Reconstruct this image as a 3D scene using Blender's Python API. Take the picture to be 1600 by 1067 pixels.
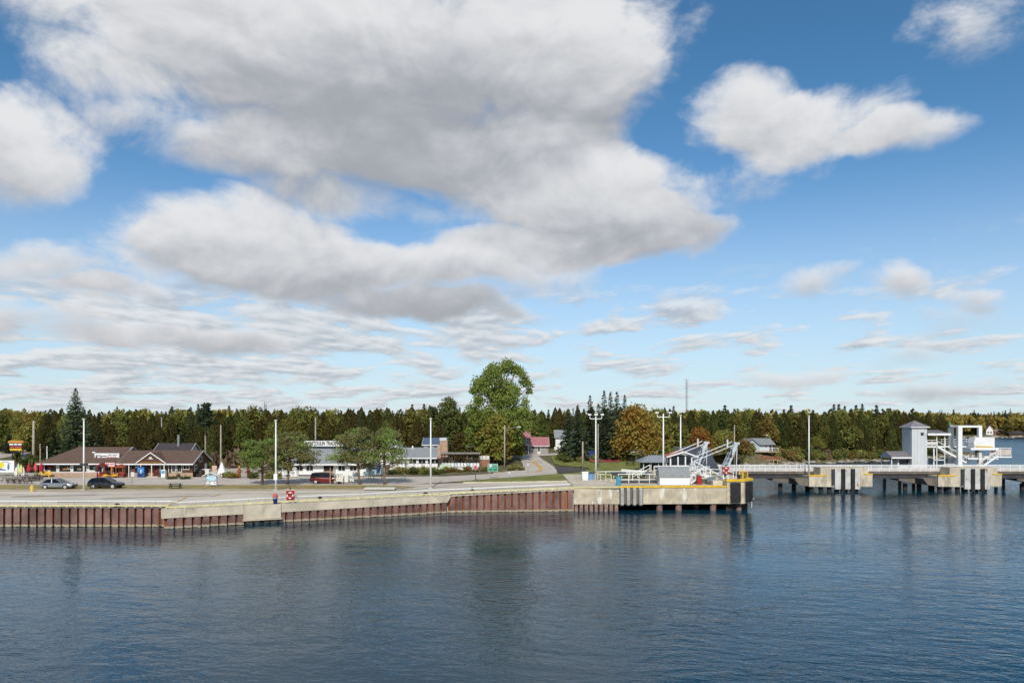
import bpy, math, random
import numpy as np
from mathutils import Vector, Matrix

sc = bpy.context.scene
for o in list(bpy.data.objects):
    bpy.data.objects.remove(o)
R = math.radians
random.seed(7)
COL = sc.collection

# ------------------------------------------------------------------ camera
cam_d = bpy.data.cameras.new('camera'); cam = bpy.data.objects.new('camera', cam_d); COL.objects.link(cam)
CAMZ, FPX, HOR = 12.5, 1155.56, 655.0          # eye height over the water, focal length in photo pixels, horizon row
cam.location = (0, 0, CAMZ); cam.rotation_euler = (R(90), 0, 0)
cam_d.sensor_width = 36; cam_d.lens = 26; cam_d.shift_y = (HOR - 533.5) / 1600
cam_d.clip_start = 0.5; cam_d.clip_end = 20000
sc.camera = cam
sc.view_settings.view_transform = 'Standard'; sc.view_settings.look = 'None'
sc.view_settings.exposure = 0.0; sc.view_settings.gamma = 1; sc.view_settings.use_curve_mapping = False
sc.cycles.max_bounces = 6; sc.cycles.diffuse_bounces = 2; sc.cycles.glossy_bounces = 3
sc.cycles.transparent_max_bounces = 4; sc.cycles.use_denoising = True; sc.cycles.denoiser = 'OPENIMAGEDENOISE'; sc.cycles.denoising_input_passes = 'RGB_ALBEDO_NORMAL'; sc.cycles.denoising_prefilter = 'ACCURATE'
sc.cycles.sample_clamp_indirect = 4

# ------------------------------------------------------------------ node helper
class NT:
    def __init__(s, nt): s.nt = nt
    def n(s, t, **k):
        nd = s.nt.nodes.new(t)
        for a, b in k.items(): setattr(nd, a, b)
        return nd
    def put(s, sock, v):
        if isinstance(v, bpy.types.NodeSocket): s.nt.links.new(v, sock)
        elif v is not None: sock.default_value = v
    def m(s, op, a, b=None, c=None, clamp=False):
        nd = s.n('ShaderNodeMath', operation=op, use_clamp=clamp)
        s.put(nd.inputs[0], a)
        if b is not None: s.put(nd.inputs[1], b)
        if c is not None: s.put(nd.inputs[2], c)
        return nd.outputs[0]
    def v(s, op, a, b=None, c=None):
        nd = s.n('ShaderNodeVectorMath', operation=op)
        s.put(nd.inputs[0], a)
        if b is not None: s.put(nd.inputs[1], b)
        if c is not None: s.put(nd.inputs[2], c)
        return nd.outputs[1] if op in ('DOT_PRODUCT', 'LENGTH') else nd.outputs[0]
    def noise(s, vec, scale, detail=3, rough=.55, dist=0.0, dim='3D'):
        nd = s.n('ShaderNodeTexNoise', noise_dimensions=dim)
        if vec is not None: s.put(nd.inputs['Vector'], vec)
        nd.inputs['Scale'].default_value = scale; nd.inputs['Detail'].default_value = detail
        nd.inputs['Roughness'].default_value = rough; nd.inputs['Distortion'].default_value = dist
        return nd.outputs[0]
    def ss(s, x, a, b, lo=0., hi=1.):
        nd = s.n('ShaderNodeMapRange', interpolation_type='SMOOTHSTEP')
        s.put(nd.inputs[0], x)
        for i, q in enumerate((a, b, lo, hi)): s.put(nd.inputs[1 + i], q)
        return nd.outputs[0]
    def mix(s, f, a, b, mode='MIX'):
        nd = s.n('ShaderNodeMix', data_type='RGBA', blend_type=mode)
        s.put(nd.inputs[0], f)
        s.put(nd.inputs[6], a if not isinstance(a, tuple) else (*a[:3], 1))
        s.put(nd.inputs[7], b if not isinstance(b, tuple) else (*b[:3], 1))
        return nd.outputs[2]

# ------------------------------------------------------------------ sun and sky
SUN_EL = 38.0
SH = Vector((0.03, 1.0, 0)).normalized()                 # the way shadows fall on the ground
sun_d = bpy.data.lights.new('sun', 'SUN'); sun = bpy.data.objects.new('sun', sun_d); COL.objects.link(sun)
sun_d.energy = 3.6; sun_d.angle = R(0.53); sun_d.color = (1.0, .95, .87)
ray = Vector((SH.x * math.cos(R(SUN_EL)), SH.y * math.cos(R(SUN_EL)), -math.sin(R(SUN_EL))))
sun.rotation_euler = ray.to_track_quat('-Z', 'Y').to_euler()

def make_world():
    w = bpy.data.worlds.new('World'); sc.world = w; w.use_nodes = True
    nt = w.node_tree; nt.nodes.clear(); T = NT(nt)
    out = T.n('ShaderNodeOutputWorld'); bg = T.n('ShaderNodeBackground')
    bg.inputs[1].default_value = 0.115
    nt.links.new(bg.outputs[0], out.inputs[0])
    sky = T.n('ShaderNodeTexSky', sky_type='NISHITA')
    sky.sun_disc = False; sky.sun_elevation = R(SUN_EL); sky.sun_rotation = math.atan2(-SH.x, -SH.y)
    sky.altitude = 200; sky.air_density = 1.0; sky.dust_density = 0.2; sky.ozone_density = 3.0
    # clouds: a field over (azimuth, tangent of elevation)
    tc = T.n('ShaderNodeTexCoord'); sp = T.n('ShaderNodeSeparateXYZ'); nt.links.new(tc.outputs['Generated'], sp.inputs[0])
    x, y, z = sp.outputs
    az = T.m('ARCTAN2', x, y)
    hyp = T.m('SQRT', T.m('MULTIPLY_ADD', x, x, T.m('MULTIPLY', y, y)))
    te = T.m('DIVIDE', z, T.m('MAXIMUM', hyp, .02))
    cmb = T.n('ShaderNodeCombineXYZ'); T.put(cmb.inputs[0], az); T.put(cmb.inputs[1], te); cmb.inputs[2].default_value = 1
    P = cmb.outputs[0]
    wn = T.n('ShaderNodeTexNoise', noise_dimensions='3D'); T.put(wn.inputs['Vector'], P)
    wn.inputs['Scale'].default_value = 6.0; wn.inputs['Detail'].default_value = 4; wn.inputs['Roughness'].default_value = .55
    PW = T.v('MULTIPLY_ADD', T.v('SUBTRACT', wn.outputs['Color'], (.5, .5, .5)), (.11, .085, 0), P)
    blobs = [  # photo column, row, half width, half height, lift of the shade, strength
        (300, 10, 430, 150, .60), (600, 60, 380, 180, .15), (690, 170, 330, 125, -.85), (540, 262, 240, 80, -.15), (890, 90, 150, 160, .65), (830, 270, 200, 75, .35), (960, 300, 170, 70, .45), (900, 350, 250, 60, -.2), (1040, 370, 140, 44, .1), (1045, 60, 70, 110, .3, .55),
        (130, 130, 200, 70, .3, .5), (330, 225, 190, 60, .1, .55), (520, 335, 140, 44, .2, .5),
        (10, 235, 170, 95, .45), (320, 365, 170, 66, .50), (430, 410, 210, 60, .10), (600, 445, 240, 62, .05), (790, 400, 190, 50, .35), (690, 485, 180, 24, -.5),
        (50, 412, 200, 46, .3), (190, 460, 120, 26, .1),
        (1175, 165, 95, 76, .45), (1285, 195, 160, 64, .42), (1425, 210, 110, 44, .3), (1230, 270, 140, 44, .2, .5),
        (1530, 40, 150, 90, .3, .6), (1275, 437, 84, 30, .1, .62), (1405, 440, 56, 36, .3, .72), (1520, 464, 62, 24, .2, .66), (1490, 505, 116, 30, -.1, .62), (1420, 553, 96, 26, -.1, .62),
        (1230, 580, 160, 20, .1, .8), (60, 505, 220, 44, .05), (330, 540, 220, 34, -.05), (1480, 612, 190, 22, -.2, .8)]
    F = S = None
    for (px, py, rx, ry, b, *st_) in blobs:
        a = math.atan((px - 800) / FPX); ca = math.cos(a)
        t = (HOR - py) / FPX * ca; ra = 1.12 * rx / FPX * ca * ca; rt = 1.12 * ry / FPX * ca
        q = T.v('MULTIPLY_ADD', PW, (1 / ra, 1 / rt, 0), (-a / ra, -t / rt, 0))
        wgt = T.m('SUBTRACT', 1.0, T.v('DOT_PRODUCT', q, q), clamp=True)
        if st_: wgt = T.m('MULTIPLY', wgt, st_[0])
        sh = T.v('DOT_PRODUCT', PW, (0, .75 / rt, b - .75 * t / rt))
        F = wgt if F is None else T.m('ADD', F, wgt)
        S = T.m('MULTIPLY', wgt, sh) if S is None else T.m('MULTIPLY_ADD', wgt, sh, S)
    # beyond the picture the same kind of broken cloud goes on all round
    away = T.ss(T.m('ABSOLUTE', az), .62, .85)
    up = T.ss(te, .56, .8)
    n_far = T.noise(P, 2.2, 2, .5)
    other = T.m('MULTIPLY', T.m('MAXIMUM', away, up), T.ss(n_far, .42, .66))
    F = T.m('ADD', F, other)
    S = T.m('DIVIDE', S, T.m('MAXIMUM', F, .12))
    # billows: soft large swellings with fine wisps only along the edges
    st = T.v('MULTIPLY', P, (1.0, 1.35, 1.0))
    n1 = T.noise(st, 7.5, 10, .63, .3)
    n1b = T.noise(T.v('ADD', st, (.004, .030, 0)), 7.5, 3, .5, .2)
    D = T.m('ADD', T.m('MINIMUM', F, 1.35), T.m('MULTIPLY_ADD', n1, 2.0, -1.22))
    alpha = T.ss(D, .0, T.ss(S, -.5, .5, 1.0, .72))
    # low sheets of stratocumulus: noise over a flat layer, seen in perspective
    zz = T.m('ADD', T.m('MAXIMUM', z, 0.0), .085)
    pl = T.n('ShaderNodeCombineXYZ'); T.put(pl.inputs[0], T.m('DIVIDE', x, zz)); T.put(pl.inputs[1], T.m('DIVIDE', y, zz)); pl.inputs[2].default_value = 3.7
    pq = T.v('MULTIPLY', pl.outputs[0], (1.5, 1.0, 1))
    n2 = T.noise(pq, 1.3, 8, .58, .2)
    n2b = T.noise(T.v('ADD', pq, (.0, -.14, 0)), 1.3, 4, .55, .2)
    cover = T.m('MULTIPLY_ADD', T.ss(az, -.22, .28), .105, .405)
    low = T.m('MULTIPLY', T.ss(T.m('SUBTRACT', n2, cover), -.01, .11), T.ss(te, .21, .13))
    low = T.m('MULTIPLY', low, T.ss(te, -.01, .022))
    # shade: tops catch the sun, bases are grey
    lit = T.m('MULTIPLY_ADD', T.m('SUBTRACT', n1, n1b), 1.9, S)
    lit = T.m('MULTIPLY_ADD', T.ss(D, .75, .25), .28, lit)
    lit = T.ss(lit, -.72, .88)
    lit2 = T.ss(T.m('SUBTRACT', n2, n2b), -.15, .13)
    grey, white = (3.35, 3.5, 3.8), (6.95, 7.0, 7.1)
    c1 = T.mix(lit, grey, white)
    c2 = T.mix(lit2, (3.8, 4.15, 4.6), (6.9, 7.0, 7.1))
    # the air itself: deep blue overhead, pale towards the horizon
    clear = T.mix(1.0, sky.outputs[0], T.mix(T.ss(te, .0, .5), (.88, 1.0, 1.1), (.50, .86, .98)), 'MULTIPLY')
    clear = T.mix(T.ss(te, .34, -.02, 0., .74), clear, (5.0, 6.2, 7.2))
    col = T.mix(T.m('MULTIPLY', low, .88), clear, c2)
    col = T.mix(T.m('MULTIPLY', alpha, .97), col, c1)
    T.put(bg.inputs[0], col)
    w.cycles.sampling_method = 'MANUAL'; w.cycles.sample_map_resolution = 512
make_world()

# ------------------------------------------------------------------ ground height and placing
def zg(x, y):
    b = np.interp(x, [-12, 8.4, 18, 60, 100], [2.3, 3.05, 3.4, 3.4, 1.8])
    r = .03 * np.clip(np.asarray(y, float) - 140, 0, 110) * np.clip((70 - np.asarray(x, float)) / 30, 0, 1)
    return b + r
def X(px, Y): return (px - 800) / FPX * Y
def Z(py, Y): return CAMZ - (py - HOR) / FPX * Y
def gp(px, py, z=None):
    """the point of the ground seen at a spot of the photo"""
    Y = 120.0
    for _ in range(30):
        zz = float(zg(X(px, Y), Y)) if z is None else z
        Y = .5 * Y + .5 * (CAMZ - zz) * FPX / (py - HOR)
    return X(px, Y), Y, (float(zg(X(px, Y), Y)) if z is None else z)

# ------------------------------------------------------------------ materials
def s2l(c): return tuple(((v / 255) / 12.92 if v / 255 <= .04045 else ((v / 255 + .055) / 1.055) ** 2.4) for v in c)
MATS = {}
def mat(name, rgb, rough=.75, var=.18, scale=1.2, spec=.25, metal=0., second=None, thr=(.48, .62), streak=None, bump=0., srgb=True):
    if name in MATS: return MATS[name]
    c = s2l(rgb) if srgb else rgb
    m = bpy.data.materials.new(name); m.use_nodes = True; nt = m.node_tree; T = NT(nt)
    b = nt.nodes['Principled BSDF']; b.inputs['Roughness'].default_value = rough
    b.inputs['Specular IOR Level'].default_value = spec; b.inputs['Metallic'].default_value = metal
    pos = T.n('ShaderNodeNewGeometry').outputs['Position']
    nz = T.noise(pos, scale, 4, .6)
    f = T.ss(nz, .3, .7, 1 - var, 1 + var)
    col = T.mix(1.0, (*c, 1), (1, 1, 1), 'MULTIPLY')
    nd = col.node
    sc_ = T.v('SCALE', (0, 0, 0)); vm = sc_.node
    vm.inputs[0].default_value = c; T.put(vm.inputs['Scale'], f)
    col = sc_
    if second is not None:
        c2 = s2l(second) if srgb else second
        n2 = T.noise(T.v('MULTIPLY', pos, streak or (1, 1, 1)), scale * 1.7, 5, .65)
        col = T.mix(T.ss(n2, thr[0], thr[1]), col, (*c2, 1))
    nt.nodes.remove(nd)
    T.put(b.inputs['Base Color'], col)
    if bump:
        bn = T.n('ShaderNodeBump'); bn.inputs['Strength'].default_value = bump; bn.inputs['Distance'].default_value = .05
        T.put(bn.inputs['Height'], T.noise(pos, scale * 8, 4, .6)); nt.links.new(bn.outputs[0], b.inputs['Normal'])
    MATS[name] = m
    return m

def glass_mat(name, rgb=(22, 28, 32), rough=.06):
    m = mat(name, rgb, rough=rough, var=.5, scale=.9, spec=.6)
    return m

def leaf_mat(name, rgb, rgb2, autumn=None, rnd=.35, tr=.36):
    m = bpy.data.materials.new(name); m.use_nodes = True; nt = m.node_tree; nt.nodes.clear(); T = NT(nt)
    out = T.n('ShaderNodeOutputMaterial'); d = T.n('ShaderNodeBsdfDiffuse'); t = T.n('ShaderNodeBsdfTranslucent'); mx = T.n('ShaderNodeMixShader')
    mx.inputs[0].default_value = tr
    pos = T.n('ShaderNodeNewGeometry').outputs['Position']
    oi = T.n('ShaderNodeObjectInfo').outputs['Random']
    n1 = T.noise(pos, .9, 3, .6)
    n3 = T.noise(pos, 6.0, 1, .5)
    col = T.mix(T.ss(T.m('ADD', T.m('MULTIPLY', n1, .65), T.m('MULTIPLY', oi, rnd)), .30, .68), tuple(1.6 * q for q in s2l(rgb)) + (1,), tuple(1.6 * q for q in s2l(rgb2)) + (1,))
    if autumn: col = T.mix(T.ss(T.m('ADD', T.noise(pos, .35, 2, .5), T.m('MULTIPLY', oi, .25)), .56, .74), col, (*s2l(autumn), 1))
    vs = T.v('SCALE', col); T.put(vs.node.inputs['Scale'], T.ss(n3, .3, .7, .74, 1.26)); col = vs
    T.put(d.inputs[0], col); T.put(t.inputs[0], col)
    nt.links.new(d.outputs[0], mx.inputs[1]); nt.links.new(t.outputs[0], mx.inputs[2]); nt.links.new(mx.outputs[0], out.inputs[0])
    MATS[name] = m
    return m

# ------------------------------------------------------------------ mesh builder
class MB:
    def __init__(s): s.v = []; s.f = []
    def add(s, vs, fs):
        b = len(s.v); s.v += [tuple(p) for p in vs]; s.f += [tuple(b + i for i in q) for q in fs]; return s
    def box(s, x0, x1, y0, y1, z0, z1):
        return s.add([(x0, y0, z0), (x1, y0, z0), (x1, y1, z0), (x0, y1, z0), (x0, y0, z1), (x1, y0, z1), (x1, y1, z1), (x0, y1, z1)],
                     [(3, 2, 1, 0), (4, 5, 6, 7), (0, 1, 5, 4), (1, 2, 6, 5), (2, 3, 7, 6), (3, 0, 4, 7)])
    def bar(s, p, q, w, h=None):
        h = h or w; p, q = Vector(p), Vector(q); d = (q - p).normalized()
        u = d.cross(Vector((0, 0, 1)));
        if u.length < 1e-3: u = Vector((1, 0, 0))
        u.normalize(); v = u.cross(d)
        vs = [c + u * (i * w / 2) + v * (j * h / 2) for c in (p, q) for (i, j) in ((-1, -1), (1, -1), (1, 1), (-1, 1))]
        return s.add(vs, [(0, 1, 2, 3), (7, 6, 5, 4), (4, 5, 1, 0), (5, 6, 2, 1), (6, 7, 3, 2), (7, 4, 0, 3)])
    def cyl(s, p, q, r, r2=None, n=8, cap=True):
        r2 = r if r2 is None else r2; p, q = Vector(p), Vector(q); d = (q - p).normalized()
        u = d.cross(Vector((0, 0, 1)))
        if u.length < 1e-3: u = Vector((1, 0, 0))
        u.normalize(); v = u.cross(d); vs = []
        for c, rr in ((p, r), (q, r2)):
            for k in range(n):
                a = 2 * math.pi * k / n; vs.append(c + u * (rr * math.cos(a)) + v * (rr * math.sin(a)))
        fs = [(n + k, n + (k + 1) % n, (k + 1) % n, k) for k in range(n)]
        if cap: fs += [tuple(range(n)), tuple(range(2 * n - 1, n - 1, -1))]
        return s.add(vs, fs)
    def tube(s, pts, rs, n=7):
        for i in range(len(pts) - 1): s.cyl(pts[i], pts[i + 1], rs[i], rs[i + 1], n, cap=(i in (0, len(pts) - 2)))
        return s
    def lathe(s, prof, n=12, c=(0, 0, 0)):
        vs = []; k = len(prof)
        for i in range(n):
            a = 2 * math.pi * i / n
            vs += [(c[0] + r * math.cos(a), c[1] + r * math.sin(a), c[2] + z) for r, z in prof]
        fs = [(i * k + j, ((i + 1) % n) * k + j, ((i + 1) % n) * k + j + 1, i * k + j + 1) for i in range(n) for j in range(k - 1)]
        return s.add(vs, fs)
    def extr(s, poly, z0, z1):
        n = len(poly); vs = [(x, y, z0) for x, y in poly] + [(x, y, z1) for x, y in poly]
        return s.add(vs, [tuple(range(n - 1, -1, -1)), tuple(range(n, 2 * n))] + [(i, (i + 1) % n, n + (i + 1) % n, n + i) for i in range(n)])
    def prism_x(s, prof, x0, x1):        # profile of (y, z)
        n = len(prof); vs = [(x0, y, z) for y, z in prof] + [(x1, y, z) for y, z in prof]
        return s.add(vs, [tuple(range(n)), tuple(range(2 * n - 1, n - 1, -1))] + [(i, n + i, n + (i + 1) % n, (i + 1) % n) for i in range(n)])
    def prism_y(s, prof, y0, y1):        # profile of (x, z)
        n = len(prof); vs = [(x, y0, z) for x, z in prof] + [(x, y1, z) for x, z in prof]
        return s.add(vs, [tuple(range(n)), tuple(range(2 * n - 1, n - 1, -1))] + [(i, n + i, n + (i + 1) % n, (i + 1) % n) for i in range(n)])
    def slab(s, quad, t):                # a flat four-cornered plate with thickness t downwards
        vs = [tuple(p) for p in quad] + [(p[0], p[1], p[2] - t) for p in quad]; n = len(quad)
        return s.add(vs, [tuple(range(n)), tuple(range(2 * n - 1, n - 1, -1))] + [(i, n + i, n + (i + 1) % n, (i + 1) % n) for i in range(n)])
    def mesh(s, name, m, smooth=False):
        me = bpy.data.meshes.new(name); me.from_pydata(s.v, [], s.f)
        import bmesh
        bm = bmesh.new(); bm.from_mesh(me); bmesh.ops.recalc_face_normals(bm, faces=bm.faces); bm.to_mesh(me); bm.free()
        if smooth: me.polygons.foreach_set('use_smooth', [True] * len(me.polygons))
        me.materials.append(m); return me
    def build(s, name, m, parent=None, loc=(0, 0, 0), smooth=False):
        return link(name, s.mesh(name, m, smooth), parent, loc)

def link(name, data, parent=None, loc=(0, 0, 0)):
    o = bpy.data.objects.new(name, data); COL.objects.link(o); o.location = loc
    if parent is not None: o.parent = parent
    return o
def tag(o, label=None, cat=None, group=None, kind=None):
    if label: o['label'] = label
    if cat: o['category'] = cat
    if group: o['group'] = group
    if kind: o['kind'] = kind
    return o
def thing(name, label, cat, loc=(0, 0, 0), rz=0., group=None):
    o = link(name, None, None, loc); o.rotation_euler = (0, 0, rz); o.empty_display_size = .3
    return tag(o, label, cat, group)
def copy_tree(root, loc, rz=None, label=None):
    r = root.copy(); COL.objects.link(r); r.location = loc
    if rz is not None: r.rotation_euler = (0, 0, rz)
    if label: r['label'] = label
    for ch in root.children:
        c = ch.copy(); COL.objects.link(c); c.parent = r
        for g in ch.children:
            d = g.copy(); COL.objects.link(d); d.parent = c
    return r
def bx(name, m, parent, *a): return MB().box(*a).build(name, m, parent)
def text(name, body, size, m, parent, loc, align='CENTER', rot=(R(90), 0, 0), sx=1.0, bold=0.):
    cu = bpy.data.curves.new(name, 'FONT'); cu.body = body; cu.size = size; cu.align_x = align; cu.align_y = 'CENTER'
    cu.extrude = .01; cu.offset = bold; cu.materials.append(m); cu.resolution_u = 2
    tmp = bpy.data.objects.new(name, cu); me = bpy.data.meshes.new_from_object(tmp); bpy.data.objects.remove(tmp)
    me.materials.clear(); me.materials.append(m)
    o = link(name, me, parent, loc); o.rotation_euler = rot; o.scale = (sx, 1, 1)
    return o
def fast_mesh(name, V, F, m):
    """numpy vertices and equal-sided faces to a mesh"""
    me = bpy.data.meshes.new(name); n, k = F.shape
    me.vertices.add(len(V)); me.vertices.foreach_set('co', np.ascontiguousarray(V, np.float32).ravel())
    me.loops.add(n * k); me.loops.foreach_set('vertex_index', np.ascontiguousarray(F, np.int32).ravel())
    me.polygons.add(n); me.polygons.foreach_set('loop_start', np.arange(0, n * k, k, dtype=np.int32))
    me.polygons.foreach_set('loop_total', np.full(n, k, np.int32))
    me.materials.append(m); me.update(calc_edges=True); return me

def sheet(name, poly, off, m, label=None, cat=None, kind='structure', thick=0.0):
    """a flat surface laid on the sloping ground, cut where the slope changes"""
    import bmesh
    bm = bmesh.new(); vs = [bm.verts.new((x, y, 0)) for x, y in poly]; f_ = bm.faces.new(vs); f_.normal_update()
    bmesh.ops.triangulate(bm, faces=bm.faces[:])
    for co, no in [((v, 0, 0), (1, 0, 0)) for v in (-12, 8.4, 18, 40, 60, 70, 100)] + [((0, v, 0), (0, 1, 0)) for v in (140, 250)]:
        bmesh.ops.bisect_plane(bm, geom=bm.verts[:] + bm.edges[:] + bm.faces[:], plane_co=co, plane_no=no, dist=1e-4)
    for v in bm.verts: v.co.z = float(zg(v.co.x, v.co.y)) + off
    if thick:
        r = bmesh.ops.extrude_face_region(bm, geom=bm.faces[:])
        for v in r['geom']:
            if isinstance(v, bmesh.types.BMVert): v.co.z -= thick
    bmesh.ops.recalc_face_normals(bm, faces=bm.faces)
    if not thick:
        for f in bm.faces:
            if f.normal.z < 0: f.normal_flip()
    me = bpy.data.meshes.new(name); bm.to_mesh(me); bm.free(); me.materials.append(m)
    return tag(link(name, me), label, cat, None, kind)
def wp(mb, name, m, t, smooth=False):
    """a part modelled in world coordinates under an unrotated thing"""
    return mb.build(name, m, t, loc=tuple(-t.location), smooth=smooth)

# ------------------------------------------------------------------ materials in use
CONC = mat('concrete', (198, 186, 165), .9, .18, .4, second=(158, 146, 126), thr=(.50, .70), streak=(1.4, 1.4, .4), bump=.25)
CONC_ST = mat('stained_concrete', (192, 178, 154), .9, .2, .7, second=(226, 220, 206), thr=(.56, .66), streak=(1.2, 1.2, .22), bump=.3)
CONC_DK = mat('dark_concrete', (112, 104, 94), .9, .25, .6)
APRON = mat('apron_concrete', (197, 186, 169), .92, .12, .22, second=(206, 196, 178), thr=(.45, .66), streak=(.18, 1, 1))
LOT = mat('lot_asphalt', (190, 178, 162), .92, .12, .25, second=(210, 198, 180), thr=(.46, .62), streak=(.12, 1, 1))
ROAD = mat('road_asphalt', (193, 182, 168), .9, .1, .3, second=(178, 168, 156), thr=(.5, .72), streak=(.2, 1, 1))
NEWASPH = mat('dark_asphalt', (84, 80, 80), .9, .15, .4)
DRYGRASS = mat('dry_grass', (158, 140, 96), .95, .3, 1.0, spec=.05, second=(134, 126, 78), thr=(.45, .65), bump=.2)
LAWN = mat('lawn_grass', (122, 126, 70), .95, .25, .5, spec=.05, second=(132, 126, 78), thr=(.5, .7), bump=.2)
BANK = mat('bank_earth', (118, 108, 86), .95, .3, .6, spec=.05, second=(92, 92, 56), thr=(.44, .60), bump=.5)
GRAVEL = mat('gravel', (182, 172, 156), .95, .15, .9, bump=.3)
RUST = mat('rust_steel', (124, 98, 91), .85, .38, .45, second=(132, 86, 66), thr=(.54, .72), streak=(2.2, 2.2, .5), bump=.2)
RUST_O = mat('rust_steel_orange', (128, 74, 52), .85, .3, .8, second=(104, 62, 48), thr=(.45, .65), streak=(2, 2, .3), bump=.2)
WHITE = mat('white_paint', (232, 232, 228), .5, .05, .8, spec=.4)
OFFW = mat('off_white', (214, 212, 204), .6, .08, .8)
YEL = mat('yellow_paint', (226, 182, 52), .6, .16, 1.5)
YELP = mat('pale_yellow_paint', (220, 208, 146), .7, .2, 1.2, second=(210, 202, 172), thr=(.5, .68))
LINEW = mat('line_paint_white', (206, 202, 192), .8, .12, 1.5)
LINEY = mat('line_paint_yellow', (210, 164, 70), .8, .15, 1.5)
GALV = mat('galvanised_steel', (150, 152, 152), .5, .12, 2., metal=.3)
DKGREY = mat('dark_grey', (62, 64, 68), .7, .2, 1.)
BLACK = mat('black_rubber', (44, 44, 45), .75, .3, 1.2)
SHINGLE_BR = mat('brown_shingle', (98, 78, 68), .9, .14, 2.5, second=(112, 92, 82), thr=(.45, .7), streak=(.3, 1, 3), bump=.4)
SHINGLE_GR = mat('grey_shingle', (136, 140, 140), .9, .12, 2.5, second=(150, 154, 154), thr=(.45, .7), bump=.3)
SHINGLE_DK = mat('dark_shingle', (70, 64, 66), .9, .15, 2.)
WOOD_BR = mat('brown_siding', (92, 66, 50), .85, .16, 1.4, streak=(1, 1, 6), second=(80, 58, 46), thr=(.5, .6))
WOOD_DK = mat('dark_timber', (70, 60, 52), .85, .25, 1.5)
WOOD_LT = mat('pale_timber', (172, 152, 124), .85, .2, 1.5)
POLEW = mat('weathered_pole', (164, 154, 138), .9, .15, 1.5)
BRICK_T = mat('tan_brick', (178, 150, 128), .9, .16, 2.5)
GREYBLUE = mat('grey_blue_siding', (168, 178, 184), .7, .05, .8)
PALEGREY = mat('pale_grey_siding', (202, 205, 204), .7, .05, .8)
GLASS = glass_mat('window_glass', (34, 40, 44))
GLASSL = glass_mat('reflecting_glass', (70, 78, 82))
RED = mat('red_paint', (170, 50, 46), .55, .1, 1.2)
REDPALE = mat('faded_red_paint', (206, 90, 84), .6, .1, 1.2)
REDROOF = mat('red_metal_roof', (168, 112, 114), .6, .08, .8)
BLUE = mat('blue_paint', (46, 78, 124), .5, .12, 1.2)
NAVY = mat('navy_paint', (36, 52, 104), .6, .1, 1.2)
CYAN = mat('cyan_plastic', (70, 150, 176), .5, .1, 1.2)
GREEN = mat('sign_green', (22, 138, 108), .5, .05, 1.)
ORANGE = mat('orange_paint', (200, 142, 62), .6, .2, 2.)
STONE = mat('shore_stone', (170, 160, 146), .9, .25, .8, second=(120, 112, 102), thr=(.45, .65), bump=.4)

# ------------------------------------------------------------------ water
def make_water():
    m = bpy.data.materials.new('lake_water'); m.use_nodes = True; nt = m.node_tree; T = NT(nt)
    b = nt.nodes['Principled BSDF']
    b.inputs['Roughness'].default_value = .06; b.inputs['IOR'].default_value = 1.333
    b.inputs['Base Color'].default_value = (.003, .039, .066, 1)
    pos = T.n('ShaderNodeNewGeometry').outputs['Position']
    # wind ripples run a little aslant; calmer and rougher patches
    rot = T.n('ShaderNodeVectorRotate', rotation_type='Z_AXIS'); T.put(rot.inputs['Vector'], pos); rot.inputs['Angle'].default_value = R(14)
    q = rot.outputs[0]
    w1 = T.noise(T.v('MULTIPLY', q, (.55, 1.0, 1)), 1.15, 3, .55, .4)
    w2 = T.noise(T.v('MULTIPLY', q, (.7, 1.0, 1)), 3.6, 2, .5, .3)
    w3 = T.noise(T.v('MULTIPLY', q, (.5, 1.0, 1)), .33, 2, .5, .6)
    patch = T.ss(T.noise(T.v('MULTIPLY', pos, (.6, 1, 1)), .03, 4, .6), .36, .64, .5, 1.45)
    h = T.m('ADD', T.m('MULTIPLY', w1, .125), T.m('ADD', T.m('MULTIPLY', w2, .036), T.m('MULTIPLY', w3, .15)))
    bp = T.n('ShaderNodeBump'); bp.inputs['Distance'].default_value = 1.0
    T.put(bp.inputs['Strength'], T.m('MULTIPLY', patch, .62)); T.put(bp.inputs['Height'], h)
    nt.links.new(bp.outputs[0], b.inputs['Normal'])
    # the open bay beyond the footbridge is roughened by the wind, the harbour lies in the lee
    sx = T.n('ShaderNodeSeparateXYZ'); T.put(sx.inputs[0], pos); T.put(b.inputs['Roughness'], T.ss(sx.outputs[1], 118, 230, .06, .27))
    return tag(MB().add([(-6000, -3000, 0), (6000, -3000, 0), (6000, 9000, 0), (-6000, 9000, 0)], [(0, 1, 2, 3)]).build('water', m), kind='structure')
make_water()

# ------------------------------------------------------------------ land
COAST = [(-1500, 100), (-40, 100), (-10, 104), (8, 106), (29, 106), (31, 125), (38, 150), (48, 178), (60, 194), (68, 198), (77, 204), (85, 208),
         (100, 214), (113, 221), (130, 232), (145, 240), (157, 243), (161, 247), (158, 262), (160, 275), (172, 295), (228, 392), (280, 478),
         (300, 494), (345, 497), (420, 500), (600, 520), (1500, 600), (1500, 2500), (-1500, 2500)]
def coast_dist(px, py):
    d = np.full(px.shape, 1e9); inside = np.zeros(px.shape, bool); n = len(COAST)
    for i in range(n):
        (x0, y0), (x1, y1) = COAST[i], COAST[(i + 1) % n]
        ex, ey = x1 - x0, y1 - y0; t = np.clip(((px - x0) * ex + (py - y0) * ey) / (ex * ex + ey * ey), 0, 1)
        d = np.minimum(d, np.hypot(px - x0 - t * ex, py - y0 - t * ey))
        c = ((y0 > py) != (y1 > py))
        with np.errstate(divide='ignore', invalid='ignore'): xi = x0 + (py - y0) * ex / (ey if ey else 1e-9)
        inside ^= c & (px < xi)
    return np.where(inside, d, -d)
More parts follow.
